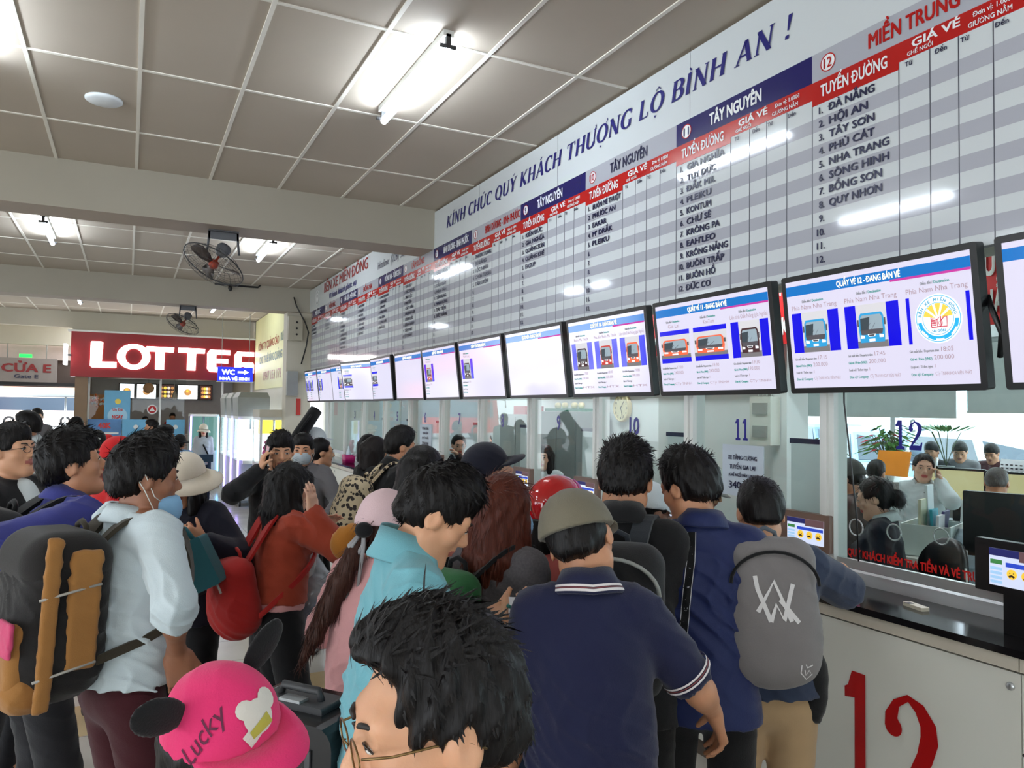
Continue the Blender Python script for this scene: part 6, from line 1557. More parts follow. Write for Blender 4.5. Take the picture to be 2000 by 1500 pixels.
def collar(g, root, a):
    """folded shirt collar standing round the neck, open at the throat"""
    s = g.s; X, Y, U = g.T; m = a['collarmat']; n = 28; op = a.get('colopen', .5); rise = a.get('colrise', .05); mats = m if isinstance(m, list) else [m]
    c0 = g.nb-U*.005*s
    prof = [(.067, .010), (.063, rise+.012), (.067, rise+.019), (.081, .046), (.098, .016), (.096, .010), (.079, .026)]
    rings = []
    for i in range(n+1):
        t = -math.pi+op+(2*math.pi-2*op)*i/n; d = -Y*math.cos(t)+X*math.sin(t); tip = max(0, abs(t)/(math.pi-op)-.72)/.28
        front = .5-.5*math.cos(t)
        rings.append([c0+d*r*s*(1+.05*tip)+U*(z+.010*abs(math.sin(t))-.045*front-(.03*tip if k in (4, 5) else 0))*s+Y*(.012*front)*s for k, (r, z) in enumerate(prof)])
    mb = MB(); mb.loft(rings, 0, True, True); mb.build('collar', mats, root)
    for z0, z1, mm in a.get('colband', ()):
        mb = MB(); R2 = []
        for i in range(n+1):
            t = -math.pi+op+(2*math.pi-2*op)*i/n; d = -Y*math.cos(t)+X*math.sin(t); front = .5-.5*math.cos(t); R2.append([c0+d*(.0815+.017*z)*s*1.012+U*(.0465-.03*z+.010*abs(math.sin(t))-.045*front)*s+Y*.012*front*s for z in (z0, z1)])
        vs = [p for r in R2 for p in r]; mb.add(vs, [(2*i, 2*i+1, 2*i+3, 2*i+2) for i in range(n)], 0, True); mb.build('collar_stripe', mm, root)

# ---------------------------------------------------------------- headgear, masks, glasses
def cap(g, m, name='cap', brim=.075, brimw=.075, dome=.018, yaw=0, h=None, tilt=0, brimm=None, crown=0.0, up=.12):
    s = g.hs; C = g.hc; Rm = rot(g.H[0], tilt)@rot(g.H[2], yaw); Hd = (Rm@g.H.T).T; X, Y, Z = Hd; P = lambda x, y, z: C+(X*x+Y*y+Z*z)*s
    S = Sdf(); S.ell(P(0, -.010, .034), Hd, np.array([.073+dome, .087+dome, .083+dome+crown])*s); S.ell(P(0, -.024, .0), Hd, np.array([.074+dome, .076+dome, .06])*s, .03)
    
    S.cut(P(0, 0, .018), nrm(-Z+Y*up)); S.disp = wrinkle(.0016, 1.5, 3); S.da = .002
    o = S.build(name, m, g.root, h or .006)
    if brim:
        mb = MB(); n = 15; rings = []
        for i in range(n):
            t = math.radians(-78+156*i/(n-1)); e = math.cos(t)**.6
            p0 = P((.074+dome*.9)*math.sin(t), -.010+(.087+dome*.9)*math.cos(t), .030-.0*e); p1 = P((.078+dome)*math.sin(t)*1.02, -.010+(.089+dome)*math.cos(t)+brim*e, .030-.022*e+.006*math.cos(2*t)*e)
            rings.append([p0+Z*.002*s, p1+Z*.0015*s, p1-Z*.0015*s, p0-Z*.002*s])
        mb.loft(rings); br = mb.build('brim', brimm or m, o)
    return o, Hd
def buckethat(g, m, name='sun_hat', brim=.075, drop=.035, h=.007, dome=.02, tall=.0, z0=.03):
    s = g.hs; C = g.hc; X, Y, Z = g.H; P = lambda x, y, z: C+(X*x+Y*y+Z*z)*s
    S = Sdf(); S.ell(P(0, -.012, .04), g.H, np.array([.073+dome, .092+dome, .084+dome+tall])*s); S.cut(P(0, 0, z0), -Z)
    o = S.build(name, m, g.root, h); mb = MB(); n = 40; rings = []
    for i in range(n):
        t = 2*math.pi*i/n; w = 1+.05*math.sin(3*t+1); dz = .012*math.sin(2*t+.5)
        a_, b_ = .073+dome*.95, .092+dome*.95
        p0 = P(a_*math.sin(t), -.012+b_*math.cos(t), z0+.004); p1 = P((a_+brim*w)*math.sin(t), -.012+(b_+brim*w)*math.cos(t), z0-drop+dz)
        rings.append([p0+Z*.003*s, p1+Z*.002*s, p1-Z*.002*s, p0-Z*.003*s])
    mb.loft(rings+[rings[0]], 0, True, False); mb.build('brim', m, o); return o
def mask(g, m, low=0.0, h=.006):
    s = g.hs; C = g.hc; X, Y, Z = g.H; P = lambda x, y, z: C+(X*x+Y*y+Z*z)*s; dz = -low
    S = Sdf(); S.ell(P(0, .034, -.055+dz), g.H, np.array([.066, .072, .062])*s); S.ell(P(0, .066, -.06+dz), g.H, np.array([.05, .05, .055])*s, .03)
    S.cut(P(0, .035, 0), -Y); S.cut(P(0, 0, -.015+dz), Z+Y*.0); S.cut(P(0, 0, -.105+dz), -Z)
    S.disp = lambda Q: .0012*np.sin(((Q-C)@Z)*420); S.da = .002
    o = S.build('face_mask', m, g.root, h)
    for q in (-1, 1):
        for z1 in (-.03, -.095):
            mb = MB(); mb.tube([P(q*.062, .042, z1+dz), P(q*.075, .02, (z1+dz)*.6-.01), P(q*.085, -.012, (-.028 if z1 < -.05 else .018)), P(q*.082, -.026, -.006)], .0016, 5); mb.build('ear_loop', m_white, o)
    return o
def glasses(g, m, lens=None, r=.0012, full=True):
    s = g.hs; C = g.hc; X, Y, Z = g.H; P = lambda x, y, z: C+(X*x+Y*y+Z*z)*s; mb = MB()
    for q in (-1, 1):
        ring = [P(q*.033+.025*math.cos(t), .103-.1*abs(.025*math.cos(t)*q+0)*.3, -.004+.0165*math.sin(t)) for t in np.linspace(0, 2*math.pi, 25)]
        mb.tube(ring, r*s, 6)
        mb.tube([P(q*.058, .100, .002), P(q*.071, .07, .002), P(q*.080, -.004, .004), P(q*.080, -.03, -.012)], r*1.2*s, 6)
    mb.tube([P(-.009, .105, .0), P(0, .109, .004), P(.009, .105, .0)], r*s, 6)
    return mb.build('glasses', m, g.root)

# ---------------------------------------------------------------- decals laid on a surface
def decal(parent, target, name, m, o, right, up, nrmv, build, off=.0015, maxd=.6, step=.012):
    """flat drawing (made by build(mb,o,right,up)) pressed onto the target mesh along -nrmv"""
    mb = MB(); build(mb, (0, 0, 0), (1, 0, 0), (0, 1, 0))
    import bmesh
    bm = bmesh.new(); vs = [bm.verts.new(v) for v in mb.v]
    mi = []
    for f, k in zip(mb.f, mb.m):
        try: bf = bm.faces.new([vs[i] for i in f]); bf.material_index = k
        except ValueError: pass
    for _ in range(5):
        bmesh.ops.triangulate(bm, faces=bm.faces[:])
        ed = [e for e in bm.edges if e.calc_length() > step]
        if not ed: break
        bmesh.ops.subdivide_edges(bm, edges=ed, cuts=1)
    bmesh.ops.triangulate(bm, faces=bm.faces[:])
    bm.verts.ensure_lookup_table(); bm.verts.index_update()
    me = target.data; base = np.array(wloc(target))
    tv_ = [tuple(np.array(v.co)+base) for v in me.vertices]; bvh = BVHTree.FromPolygons(tv_, [tuple(p.vertices) for p in me.polygons])
    n = Vector(nrm(nrmv)); V = []
    right = np.asarray(right, float); up = np.asarray(up, float); o = np.asarray(o, float)
    for v in bm.verts:
        p = Vector(o+right*v.co.x+up*v.co.y); hit = bvh.ray_cast(p+n*maxd*.5, -n, maxd)
        V.append(tuple((hit[0] if hit[0] is not None else p)+n*(off+v.co.z)))
    F = [tuple(v.index for v in f.verts) for f in bm.faces]; M = [f.material_index for f in bm.faces]; bm.free()
    return link_mesh(name, V, F, m, parent, M, False)
# ================================================================= the people
def Pn(label, px, py, d, rel, capz=.016, **a):
    hd = math.degrees(_yaw)+math.degrees(math.atan((px-1000)/FPX))+rel
    a['capz'] = capz
    return person(label, at(px, py, d), hd, **a)
K_black = fab('black', (17, 17, 19)); K_navy = fab('navy', (25, 28, 58)); K_white = fab('white', (214, 224, 226), noise=.03); K_jean = fab('jean', (52, 66, 92), bump=.3)
K_dark = fab('charcoal', (36, 36, 40)); K_grey = fab('grey', (104, 102, 104)); K_maroon = fab('maroon', (62, 18, 26)); K_khaki = fab('khaki', (176, 148, 112)); K_blue = fab('royal', (62, 66, 138))
K_rust = fab('rust', (156, 62, 40)); K_pink = fab('pink', (216, 158, 158)); K_cyan = fab('cyan', (116, 176, 188)); K_slate = fab('slate', (50, 60, 82)); K_red = fab('red', (186, 24, 28))
K_olive = fab('olive', (112, 106, 90)); K_cream = fab('cream', (216, 206, 186)); m_mask = mat('mask_blue', (132, 178, 214), .8); m_maskg = mat('mask_grey', (168, 178, 184), .8)
m_wband = mat('white_band', (222, 216, 216), .7, noise=0); m_pband = mat('maroon_band', (120, 60, 64), .7, noise=0)
SB = [(-.012, .005, m_wband), (-.004, .003, m_pband), (.002, .005, m_wband)]

def phone(c, u, n, label, m=None):
    r = nrm(np.cross(u, n)); t = thing('mobile_phone', label, 'phone', c)
    MB().obox(c, np.array([r, nrm(u), nrm(n)]), (.036, .075, .0045), bev=.008).build('phone_body', m or m_black, t)
    MB().obox(c+nrm(n)*.0048, np.array([r, nrm(u), nrm(n)]), (.033, .07, .0004)).build('screen', mat('phone_glass', (20, 22, 30), .1), t); return t

def backpack(g, label, m, half=(.15, .085, .23), du=.20, back=.135, rad=.07, pocket=None, strapm=None, topm=None, h=.008, zipm=None, tilt=0, wr=.004, dx=0, cat='backpack', handle=True, straps=(-1, 1)):
    s = g.s; X, Y, U = g.T
    if tilt: Q = rot(X, tilt); Yp, Up = Q@Y, Q@U
    else: Yp, Up = Y, U
    c = g.pel+U*du*s-Y*(back+half[1])*s+X*dx*s; Rk = np.array([X, Yp, Up])
    t = thing('backpack', label, cat, (c[0], c[1], c[2]-half[2]*s)); hv = np.array(half)*s
    S = Sdf(); S.box(c, Rk, hv, rad*s, .01); S.ell(c-Up*half[2]*.35*s-Yp*.02*s, Rk, hv*np.array([1.02, 1.12, .75]), .05); S.da = wr; S.disp = wrinkle(wr, 1.1, 9)
    body = S.build('pack_body', m, t, h); g.pack = body; g.packc = c; g.packR = Rk
    if pocket is not None:
        S = Sdf(); S.box(c-Yp*half[1]*.95*s-Up*half[2]*.42*s, Rk, (half[0]*.78*s, .035*s, half[2]*.42*s), .03*s); S.da = .003; S.disp = wrinkle(.003, 1.2, 2); S.build('front_pocket', pocket, t, h)
    if topm is not None:
        S = Sdf(); S.box(c+Up*half[2]*.66*s-Yp*.004*s, Rk, (half[0]*1.01*s, half[1]*1.04*s, half[2]*.38*s), rad*.98*s); S.build('top_panel', topm, t, h)
    if zipm is not None:
        mb = MB(); P = []
        for i in range(15): a_ = math.pi*i/14; P.append(c-Yp*(half[1]+.004+.012*math.sin(a_))*s+X*half[0]*.93*math.cos(a_)*s+Up*(half[2]*.35+half[2]*.45*math.sin(a_))*s)
        mb.tube(P, .006*s, 6); mb.build('zip', zipm, t)
    sm = strapm or m
    for q in straps:
        P = [c+Up*half[2]*.80*s+Yp*half[1]*.7*s+X*q*.055*s, g.pel+U*.515*s-Y*.07*s+X*q*.072*s, g.pel+U*.532*s+Y*.0*s+X*q*.083*s, g.pel+U*.50*s+Y*.085*s+X*q*.09*s, g.pel+U*.40*s+Y*.138*s+X*q*.10*s, g.pel+U*.29*s+Y*.130*s+X*q*.125*s, g.pel+U*.20*s+Y*.04*s+X*q*.178*s, c-Up*half[2]*.55*s+Yp*half[1]*.6*s+X*q*half[0]*.9*s]
        P2 = [np.array(p) for p in P]; Q2 = []
        for i in range(len(P2)-1):
            for f in (0, .33, .66): 
                p0, p1, p2_, p3 = P2[max(i-1, 0)], P2[i], P2[i+1], P2[min(i+2, len(P2)-1)]
                Q2.append(.5*((2*p1)+(-p0+p2_)*f+(2*p0-5*p1+4*p2_-p3)*f*f+(-p0+3*p1-3*p2_+p3)*f**3))
        Q2.append(P2[-1]); mb = MB(); rings = []
        for i, p in enumerate(Q2):
            tn = nrm(Q2[min(i+1, len(Q2)-1)]-Q2[max(i-1, 0)]); ctr = g.pel+U*np.dot(p-g.pel, U); nn = nrm(p-ctr); 
            if i < 9: nn = nrm(U*.9-tn*np.dot(U*.9, tn)) if i > 2 else nrm(U+.0*Y-tn*np.dot(U, tn))
            w = nrm(np.cross(tn, nn)); nn = np.cross(w, tn); ww = (.030 if i < 15 else .013)*s; th = .007*s
            rings.append([p-w*ww-nn*th, p+w*ww-nn*th, p+w*ww+nn*th, p-w*ww+nn*th])
        mb.loft(rings, 0, False); mb.build('shoulder_strap', sm, t)
    if handle:
        P = [c+Up*half[2]*.93*s+Yp*half[1]*.5*s+X*x*s+Up*z*s for x, z in ((-.04, -.01), (-.033, .03), (0, .045), (.033, .03), (.04, -.01))]; MB().tube(P, .009*s, 6).build('top_handle', sm, t)
    return t

# ---- A: man in the foreground with glasses
gA = Pn('black-haired man in thin glasses closest to the camera, cut off by the bottom edge', 838, 1178, .87, -106, capz=.020, hpitch=-6, hroll=2, h=.004, hh=.0035, skin='mid', hair='short', vol=.014, top=.022, fringe=-.052, strands=2200, hn=.0055, slen=1.0, lift=.06, flow=(.25, -.9),
   top_cloth=(fab('dk_tee', (58, 60, 66)), 'short'), ch=.008, trousers=K_dark, seed=4)
glasses(gA, mat('gold_wire', (120, 96, 60), .3, metal=.8))
# ---- B: pink cap
gB = Pn('person in a bright pink cap with black ears at the bottom edge', 436, 1290, 1.17, 138, capz=.035, hpitch=-8, hroll=15, h=.006, skin='mid', hair='bob', fem=True, top_cloth=(fab('b_tee', (70, 60, 66)), 'short'), trousers=K_dark)
K_hot = fab('hotpink', (226, 52, 112), noise=.03)
oB, HB = cap(gB, K_hot, brim=.07, dome=.020, h=.005)
for q in (-1, 1):
    s = gB.s; X, Y, Z = HB; S = Sdf(); c = gB.hc+(X*q*.078+Z*.098-Y*.02)*s; S.ell(c+(X*q*.040+Z*.022)*s, np.array([nrm(X*q*.8+Z*.5), nrm(Y), nrm(np.cross(X*q*.8+Z*.5, Y))]), np.array([.060, .012, .034])*s); S.build('cap_ear', K_black, oB, .005)
def lucky(mb, o, r, u): put_text(mb, 'Lucky', (-.045, -.012, 0), r, u, .034, .11, bold=-.012, shear=.35)
s = gB.s; X, Y, Z = HB
nside = nrm(X*.85+Y*.25+Z*.35); rt = nrm(np.cross(Z, nside)); upv = nrm(np.cross(nside, rt))
decal(oB, oB, 'stitched_lettering', mat('stitch', (96, 24, 60), .7), gB.hc+(X*.075+Y*.03+Z*.062)*s, (rt*.5+upv*.866)*s, (upv*.5-rt*.866)*s, nside, lucky, .0016)
def patch(mb, o, r, u):
    disc(mb, (0, 0), .03, o, r, u, 0, 18); disc(mb, (.018, .022), .017, o, r, u, 0, 14); disc(mb, (-.03, .018), .02, o, r, u, 0, 14); stroke(mb, [(-.005, -.01), (.035, -.028)], .026, o, r, u, 0)
def patch2(mb, o, r, u): stroke(mb, [(-.018, -.012), (.026, -.022)], [.022, .014], o, r, u, 0)
nf = nrm(Y*.8+Z*.6); rt = nrm(np.cross(nf, Z)); rt = X; upf = nrm(np.cross(rt, nf)); upf = upf if np.dot(upf, Z) > 0 else -upf
decal(oB, oB, 'cloth_patch', mat('patch_white', (222, 216, 206), .7), gB.hc+(Y*.09+Z*.085)*s, rt*s, upf*s, nf, patch, .0018); decal(oB, oB, 'yellow_patch', mat('patch_yellow', (186, 176, 70), .7), gB.hc+(Y*.09+Z*.085)*s, rt*s, upf*s, nf, patch2, .0028)
# ---- C: khaki hat, navy polo with striped trim
gC = Pn('man in an olive cap and navy polo with striped collar, seen from behind', 1112, 950, 2.02, -8, capz=.03, hyaw=26, hpitch=-14, hroll=-20, lean=7, side=-1, build=.97, shw=.84, h=.006, skin='tan', hair='short', vol=.010, strands=700, hn=.003,
   top_cloth=(K_navy, 'short'), slv=.80, loose=.008, collarmat=K_navy, colrise=.055, colband=[(.40, .58, m_wband), (.62, .70, m_pband), (.74, .95, m_wband)], slvband=SB, wrinkle=.010, trousers=K_khaki, seed=12,
   L=dict(d=(.22, .06, -.50), pole=(.5, -1, 0)), R=dict(w=at(1392, 1388, 2.12), pole=(.15, -1, -.3), hd=CF*.25+CR*.35-CU*1.0, curl=(.5, .5, .3)))
cap(gC, K_olive, 'flat_cap', brim=.05, dome=.022, h=.006, crown=-.006, up=.02)
# ---- D: cyan polo
gD = Pn('man in a cyan polo shirt looking down at a paper, in profile', 893, 914, 2.02, 78, capz=.02, hpitch=-30, hyaw=4, lean=4, h=.0055, hh=.0045, headk=1.02, skin='mid', hair='short', vol=.014, top=.03, fringe=.014, strands=2200, hn=.004, slen=1.1, lift=.14, top_cloth=(K_cyan, 'short'), collarmat=K_cyan, colrise=.07, colopen=.7, slv=.75, loose=.006, wrinkle=.011, trousers=K_dark, seed=22,
   R=dict(w=at(972, 1252, 2.05), pole=(.5, -.6, -1), hd=CR*.75+CU*.55+CF*.1, pn=CU*.6-CR*.2+CF*.9, sd=CU, curl=(.7, .7, .4)), L=dict(w=at(940, 1205, 2.2), pole=(.5, -.6, -1), hd=CR*1.0+CU*.15, pn=CU*1.0, sd=CF, curl=(.5, .5, .3)))
c = at(1018, 1196, 2.10); tag(MB().obox(c, np.array([nrm(CR*.95-CF*.2), nrm(CF*.8+CU*.45), nrm(np.cross(CR, CF*.8+CU*.45))]), (.05, .055, .0008)).build('ticket_paper', m_paper), 'small white paper held by the man in the cyan polo', 'paper')
tag(MB().tube([at(992, 1183, 2.02), at(998, 1186, 2.03), at(1016, 1196, 2.06)], [.0055, .004, .003], 8).build('pen', mat('pen_green', (30, 110, 96), .3)), 'green pen lying on the white paper', 'pen')
# ---- E: woman in pink cap with ponytail
gE = Pn('woman in a pale pink cap and pink hoodie with long dark ponytail', 762, 950, 2.6, 42, capz=.03, hpitch=-8, h=.007, skin='tan', fem=True, hair='pony', haircol='brown', len=.50, pd=-CR*1.3, strands=1400, slen=1.8, top_cloth=(K_pink, 'long'), loose=.035, hem=-.12, trousers=K_black, wrinkle=.010, seed=31, L=dict(d=(.16, .22, -.18), pole=(.9, -1, -.5)))
oE, HE = cap(gE, fab('palepink', (218, 188, 192), noise=.03), brim=.07, dome=.02, h=.006)
mb = MB(); pt = gE.ponytail
for k, (a_, b_) in enumerate(((.04, .20), (.05, .12), (-.03, .09), (.0, .26))): p = pt[0]+CR*(-.02-.006*k)-CF*.04; mb.tube([pt[0]-CF*.03, p-CU*.05+CR*a_*.5, p-CU*b_-CR*.02*(k % 2)], [.006, .008, .005], 6, flat=(CF, .3))
mb.build('ribbon', mat('ribbon', (150, 148, 150), .4), gE.root); mb = MB(); mb.ball(pt[0]-CF*.035, np.array([CR, CF, CU]), (.03, .02, .026), 12, 8); mb.build('bow', K_black, gE.root)
S = Sdf(); c = at(672, 1062, 3.0); S.ell(c, np.array([CR, CF, CU]), (.055, .05, .065)); S.cone(c+CR*.02+CU*.04, c+CR*.07+CU*.07, .032, .026, .03); S.da = .008; S.disp = wrinkle(.008, 1.6, 5); o = S.build('shoulder_bag', fab('mustard', (176, 116, 44)), None, .008); tag(o, 'mustard yellow bag beside the ponytail of the pink-capped woman', 'bag')
tag(MB().tube([c+CR*.09+CU*.1, c+CR*.16+CU*.2+CF*.1, gE.sh[-1]+gE.T[2]*.075], .008, 6).build('bag_strap', fab('mustard', (176, 116, 44)), o))
# ---- F: auburn hair, grey top, green pack
gF = Pn('woman with long auburn hair, grey knitted top and green backpack', 990, 920, 2.62, 38, capz=.018, hyaw=10, hpitch=-4, h=.007, skin='light', fem=True, hair='long', haircol='auburn', len=.34, vol=.014, strands=1500, slen=2.0, hn=.004, top_cloth=(fab('grey_knit', (92, 88, 92), noise=.25, nscale=120), 'short'), slv=.75, loose=.012, slvband=[(-.008, .016, m_wband)], trousers=K_jean, seed=41, L=dict(d=(.1, .25, -.2), pole=(.5, -1, -1)))
mask(gF, m_mask)
backpack(gF, 'small green backpack on the auburn-haired woman', fab('green', (48, 104, 62)), (.12, .07, .16), du=.29, strapm=K_black, back=.125, dx=-.05, straps=(1,))
# ---- G: red helmet
gG = Pn('person in a glossy red motorcycle helmet and coral jacket', 1090, 925, 3.05, 40, capz=.04, h=.009, skin='tan', hair='bob', fem=True, top_cloth=(fab('coral', (190, 98, 92)), 'long'), trousers=K_dark, loose=.02)
s = gG.s; X, Y, Z = gG.H; S = Sdf(); S.ell(gG.hc+Z*.03*s-Y*.012*s, gG.H, np.array([.122, .140, .128])*s); S.cut(gG.hc-Z*.035*s, -Z); S.box(gG.hc+Y*.14*s-Z*.05*s, gG.H, (.08*s, .08*s, .075*s), .03, .01, 1)
oG = S.build('helmet', mat('helmet_red', (190, 16, 24), .08, noise=0, coat=.8), gG.root, .006); mb = MB()
for k in range(3): mb.tube([gG.hc+(Z*.03-Y*.012)*s+(X*.124*math.cos(t)+(Z*math.cos(.5+.12*k)-Y*0+X*0)*.13*math.sin(t)+Y*math.sin(.5+.12*k)*.142*math.sin(t))*s for t in np.linspace(-.3, 1.2, 14)], .0028*s, 6)
mb.build('helmet_stripes', mat('stripe_violet', (200, 120, 190), .2), oG); MB().tube([gG.hc+(Z*-.03)*s+(X*.124*math.cos(t)+Y*.142*math.sin(t))*s for t in np.linspace(2.6, 5.6, 20)], .006*s, 6).build('helmet_rim', m_black, oG)
# ---- H: black jacket and pack, centre
gH = Pn('man with spiky black hair, black jacket and black backpack facing the counter', 1224, 858, 2.62, 6, capz=.022, hyaw=4, hpitch=-10, h=.006, skin='tan', hair='crop', vol=.014, top=.026, strands=2600, hn=.004, lift=.5, slen=.95, top_cloth=(K_black, 'long'), collarmat=K_black, colrise=.06, loose=.012, shw=.93, trousers=K_black, lean=6, seed=51, R=dict(d=(.10, .28, -.28), pole=(.15, -1, -.6)), L=dict(d=(.10, .28, -.28), pole=(.15, -1, -.6)))
backpack(gH, 'black backpack on the spiky-haired man', fab('pack_black', (24, 24, 26), .6), (.15, .08, .22), du=.24, pocket=fab('pack_black', (24, 24, 26)), strapm=fab('strap_slate', (40, 44, 50)), zipm=m_grey)
# ---- I: navy tracksuit
gI = Pn('man in a navy track jacket with lettered stripe, head turned left', 1334, 874, 2.66, 4, capz=.022, hyaw=-52, hpitch=-16, h=.006, skin='tan', hair='short', vol=.016, top=.026, strands=1800, hn=.004, top_cloth=(fab('track_navy', (24, 36, 82), .55), 'long'), collarmat=fab('track_navy', (24, 36, 82)), colrise=.05, loose=.014, wrinkle=.012, shw=.93, trousers=K_black, lean=6, seed=61, R=dict(d=(.12, .30, -.30), pole=(.2, -1, -.8)), L=dict(d=(.1, .30, -.3), pole=(.2, -1, -.8)))
def stripe(mb, o, r, u):
    stroke(mb, [(0, 0), (.0, -.10), (-.012, -.22), (-.02, -.34)], .030, o, r, u, 0); stroke(mb, [(-.013, 0), (-.013, -.10), (-.025, -.22), (-.033, -.34)], .0022, o, r, u, 1); stroke(mb, [(.013, 0), (.013, -.10), (.001, -.22), (-.007, -.34)], .0022, o, r, u, 1)
    for i, chs in enumerate('ZANDZANDZA'):
        x = (0, 0, -.002, -.003, -.006, -.009, -.012, -.014, -.017, -.019)[i]; put_text(mb, chs, (x-.005, -.008-.034*i, .0), (0, -1, 0), (1, 0, 0), .012, .016, 1, bold=.0)
X, Y, U = gI.T; decal(gI.shirt, gI.shirt, 'lettered_stripe', [K_black, mat('stripe_white', (206, 208, 214), .6)], gI.pel+U*.50*gI.s-Y*.11*gI.s-X*.03*gI.s, X, U, -Y*.9+U*.25, stripe, .003)
# ---- J: grey W pack
gJ = Pn('man in a slate t-shirt and khaki trousers leaning on the black worktop', 1482, 932, 2.78, -12, capz=.018, hyaw=-2, hpitch=-12, h=.0065, skin='mid', hair='crop', vol=.011, top=.016, strands=1500, hn=.002, slen=.6, top_cloth=(K_slate, 'short'), slv=.95, loose=.026, hem=.0, trousers=K_khaki, lean=7, legw=1.08, seed=71, R=dict(w=at(1650, 1120, 3.02), pole=(1.2, -.2, -1.2), hd=CF-CR*.3, curl=(.4, .4, .2)), L=dict(d=(.05, .3, -.22), pole=(.8, -1, -.8)))
K_pg = fab('pack_grey', (122, 118, 118), .8, noise=.08); K_pgs = fab('pack_bluegrey', (92, 100, 108), .75)
backpack(gJ, 'grey backpack with a white zigzag W mark on the man at the worktop', K_pg, (.155, .085, .24), du=.325, dx=-.03, topm=None, strapm=K_pgs, zipm=K_black, rad=.075, back=.13)
S = Sdf(); X, Y, U = gJ.T; s = gJ.s
S.ell(gJ.pel+X*.15*s+U*.02*s, gJ.T, np.array([.06, .10, .13])*s); S.ell(gJ.pel+X*.13*s+U*.10*s, gJ.T, np.array([.07, .11, .08])*s, .05); S.da = .008; S.disp = wrinkle(.008, 1.3, 6); S.build('tied_jacket', K_black, gJ.root, .009)
def wlogo(mb, o, r, u):
    k = .058
    for P in ([(-1.05, 1.25), (-.95, .6), (-.35, -1.0)], [(-1.0, -.55), (-.05, 1.0), (.75, -.95)], [(-.35, -1.0), (-.02, -.15), (.35, -.9), (.95, .9)], [(.2, .1), (1.15, -1.0)]): stroke(mb, [(x*k, y*k*1.05) for x, y in P], .0135, o, r, u)
decal(gJ.pack, gJ.pack, 'zigzag_mark', mat('mark_white', (216, 214, 214), .6, noise=0), gJ.packc+gJ.packR[2]*.03*gJ.s, gJ.packR[0], gJ.packR[2], -gJ.packR[1], wlogo, .002, .8)
def shield(mb, o, r, u):
    for P in ([(-.018, .02), (-.02, -.005), (0, -.026), (.018, -.008)], [(-.005, .022), (.0, .012), (.018, .02)], [(-.008, .005), (-.004, -.012), (.006, .004), (.012, -.006)]): stroke(mb, P, .0035, o, r, u)
decal(gJ.pack, gJ.pack, 'small_mark', mat('mark_white', (216, 214, 214)), gJ.packc-gJ.packR[2]*.19*gJ.s+gJ.packR[0]*.095*gJ.s, gJ.packR[0], gJ.packR[2], -gJ.packR[1], shield, .002, .8)
# ---- K: white shirt, black and tan pack
gK = Pn('man in a white rolled-sleeve shirt with a face mask under his chin', 286, 850, 2.52, 66, capz=.022, hyaw=14, hpitch=-2, h=.0055, hh=.0045, skin='dark', hair='short', vol=.017, top=.03, fringe=.012, strands=2200, hn=.004, slen=1.1, top_cloth=(fab('shirt_white', (206, 220, 226), noise=.03), 'rolled'), collarmat=fab('shirt_white', (206, 220, 226)), colrise=.05, loose=.014, hem=.02, trousers=K_maroon, seed=81, wrinkle=.010,
   shrug=.035, R=dict(w=at(345, 1276, 2.36), pole=(1, -.35, 0), hd=-CU+CR*.15, pn=CF*.8-CR*.4, sd=CR, curl=(.35, .45, .3)), L=dict(d=(.2, .12, -.48), pole=(.4, -1, 0)))
mask(gK, m_mask, low=.038)
K_tan = fab('tan', (160, 112, 60))
tK = backpack(gK, 'big black and tan hiking backpack on the white-shirted man', fab('hike_black', (26, 24, 24), .75), (.165, .12, .235), du=.255, pocket=K_tan, strapm=fab('strap_olive', (60, 54, 44)), topm=fab('hike_dark', (34, 32, 32)), rad=.09, back=.10, wr=.010)
s = gK.s; X, Y, U = gK.T; c = gK.packc
for nm, dx, dy, dz, hv, m in (('side_panel', .165, .02, .03, (.016, .045, .17), K_tan), ('compression_strap', .172, -.07, .0, (.012, .022, .24), K_tan), ('bottom_panel', .02, -.09, -.20, (.13, .06, .055), K_tan), ('pink_flap', .10, -.15, -.04, (.05, .008, .05), fab('pinkflap', (206, 74, 116))), ('round_tag', -.06, -.165, -.05, (.02, .006, .02), m_red)):
    S = Sdf(); S.box(c+(X*dx+Y*dy+U*dz)*s, np.array([X, Y, U]), np.array(hv)*s, min(hv)*.9*s); S.da = .006; S.disp = wrinkle(.006, 1.3, 5); S.build(nm, m, tK, .007)
for z in (-.12, .1): MB().tube([c+(X*.18+Y*.06+U*z)*s, c+(X*.18-Y*.1+U*(z-.03))*s], .004, 6).build('zip_pull', mat('zip_silver', (176, 172, 166)), tK)
# ---- L: blue shirt
gL = Pn('man in a royal blue shirt looking up at the fare board, with a black backpack', 124, 838, 2.92, 72, capz=.02, hyaw=14, hpitch=14, h=.0055, hh=.005, skin='tan', hair='fringe', vol=.017, top=.022, fringe=.008, strands=1800, hn=.004, slen=1.3, top_cloth=(K_blue, 'long'), collarmat=K_blue, colrise=.055, colopen=.7, loose=.016, trousers=K_dark, placket=m_white, seed=91, wrinkle=.010, shrug=.02, lean=13, R=dict(w=at(50, 1165, 2.72), pole=(.2, -1.3, 0)), L=dict(d=(.12, .2, -.36), pole=(.5, -1, -.5)))
backpack(gL, 'black backpack on the man in the royal blue shirt', fab('pack_black', (24, 24, 26)), (.15, .09, .22), du=.24, back=.14, strapm=K_black)
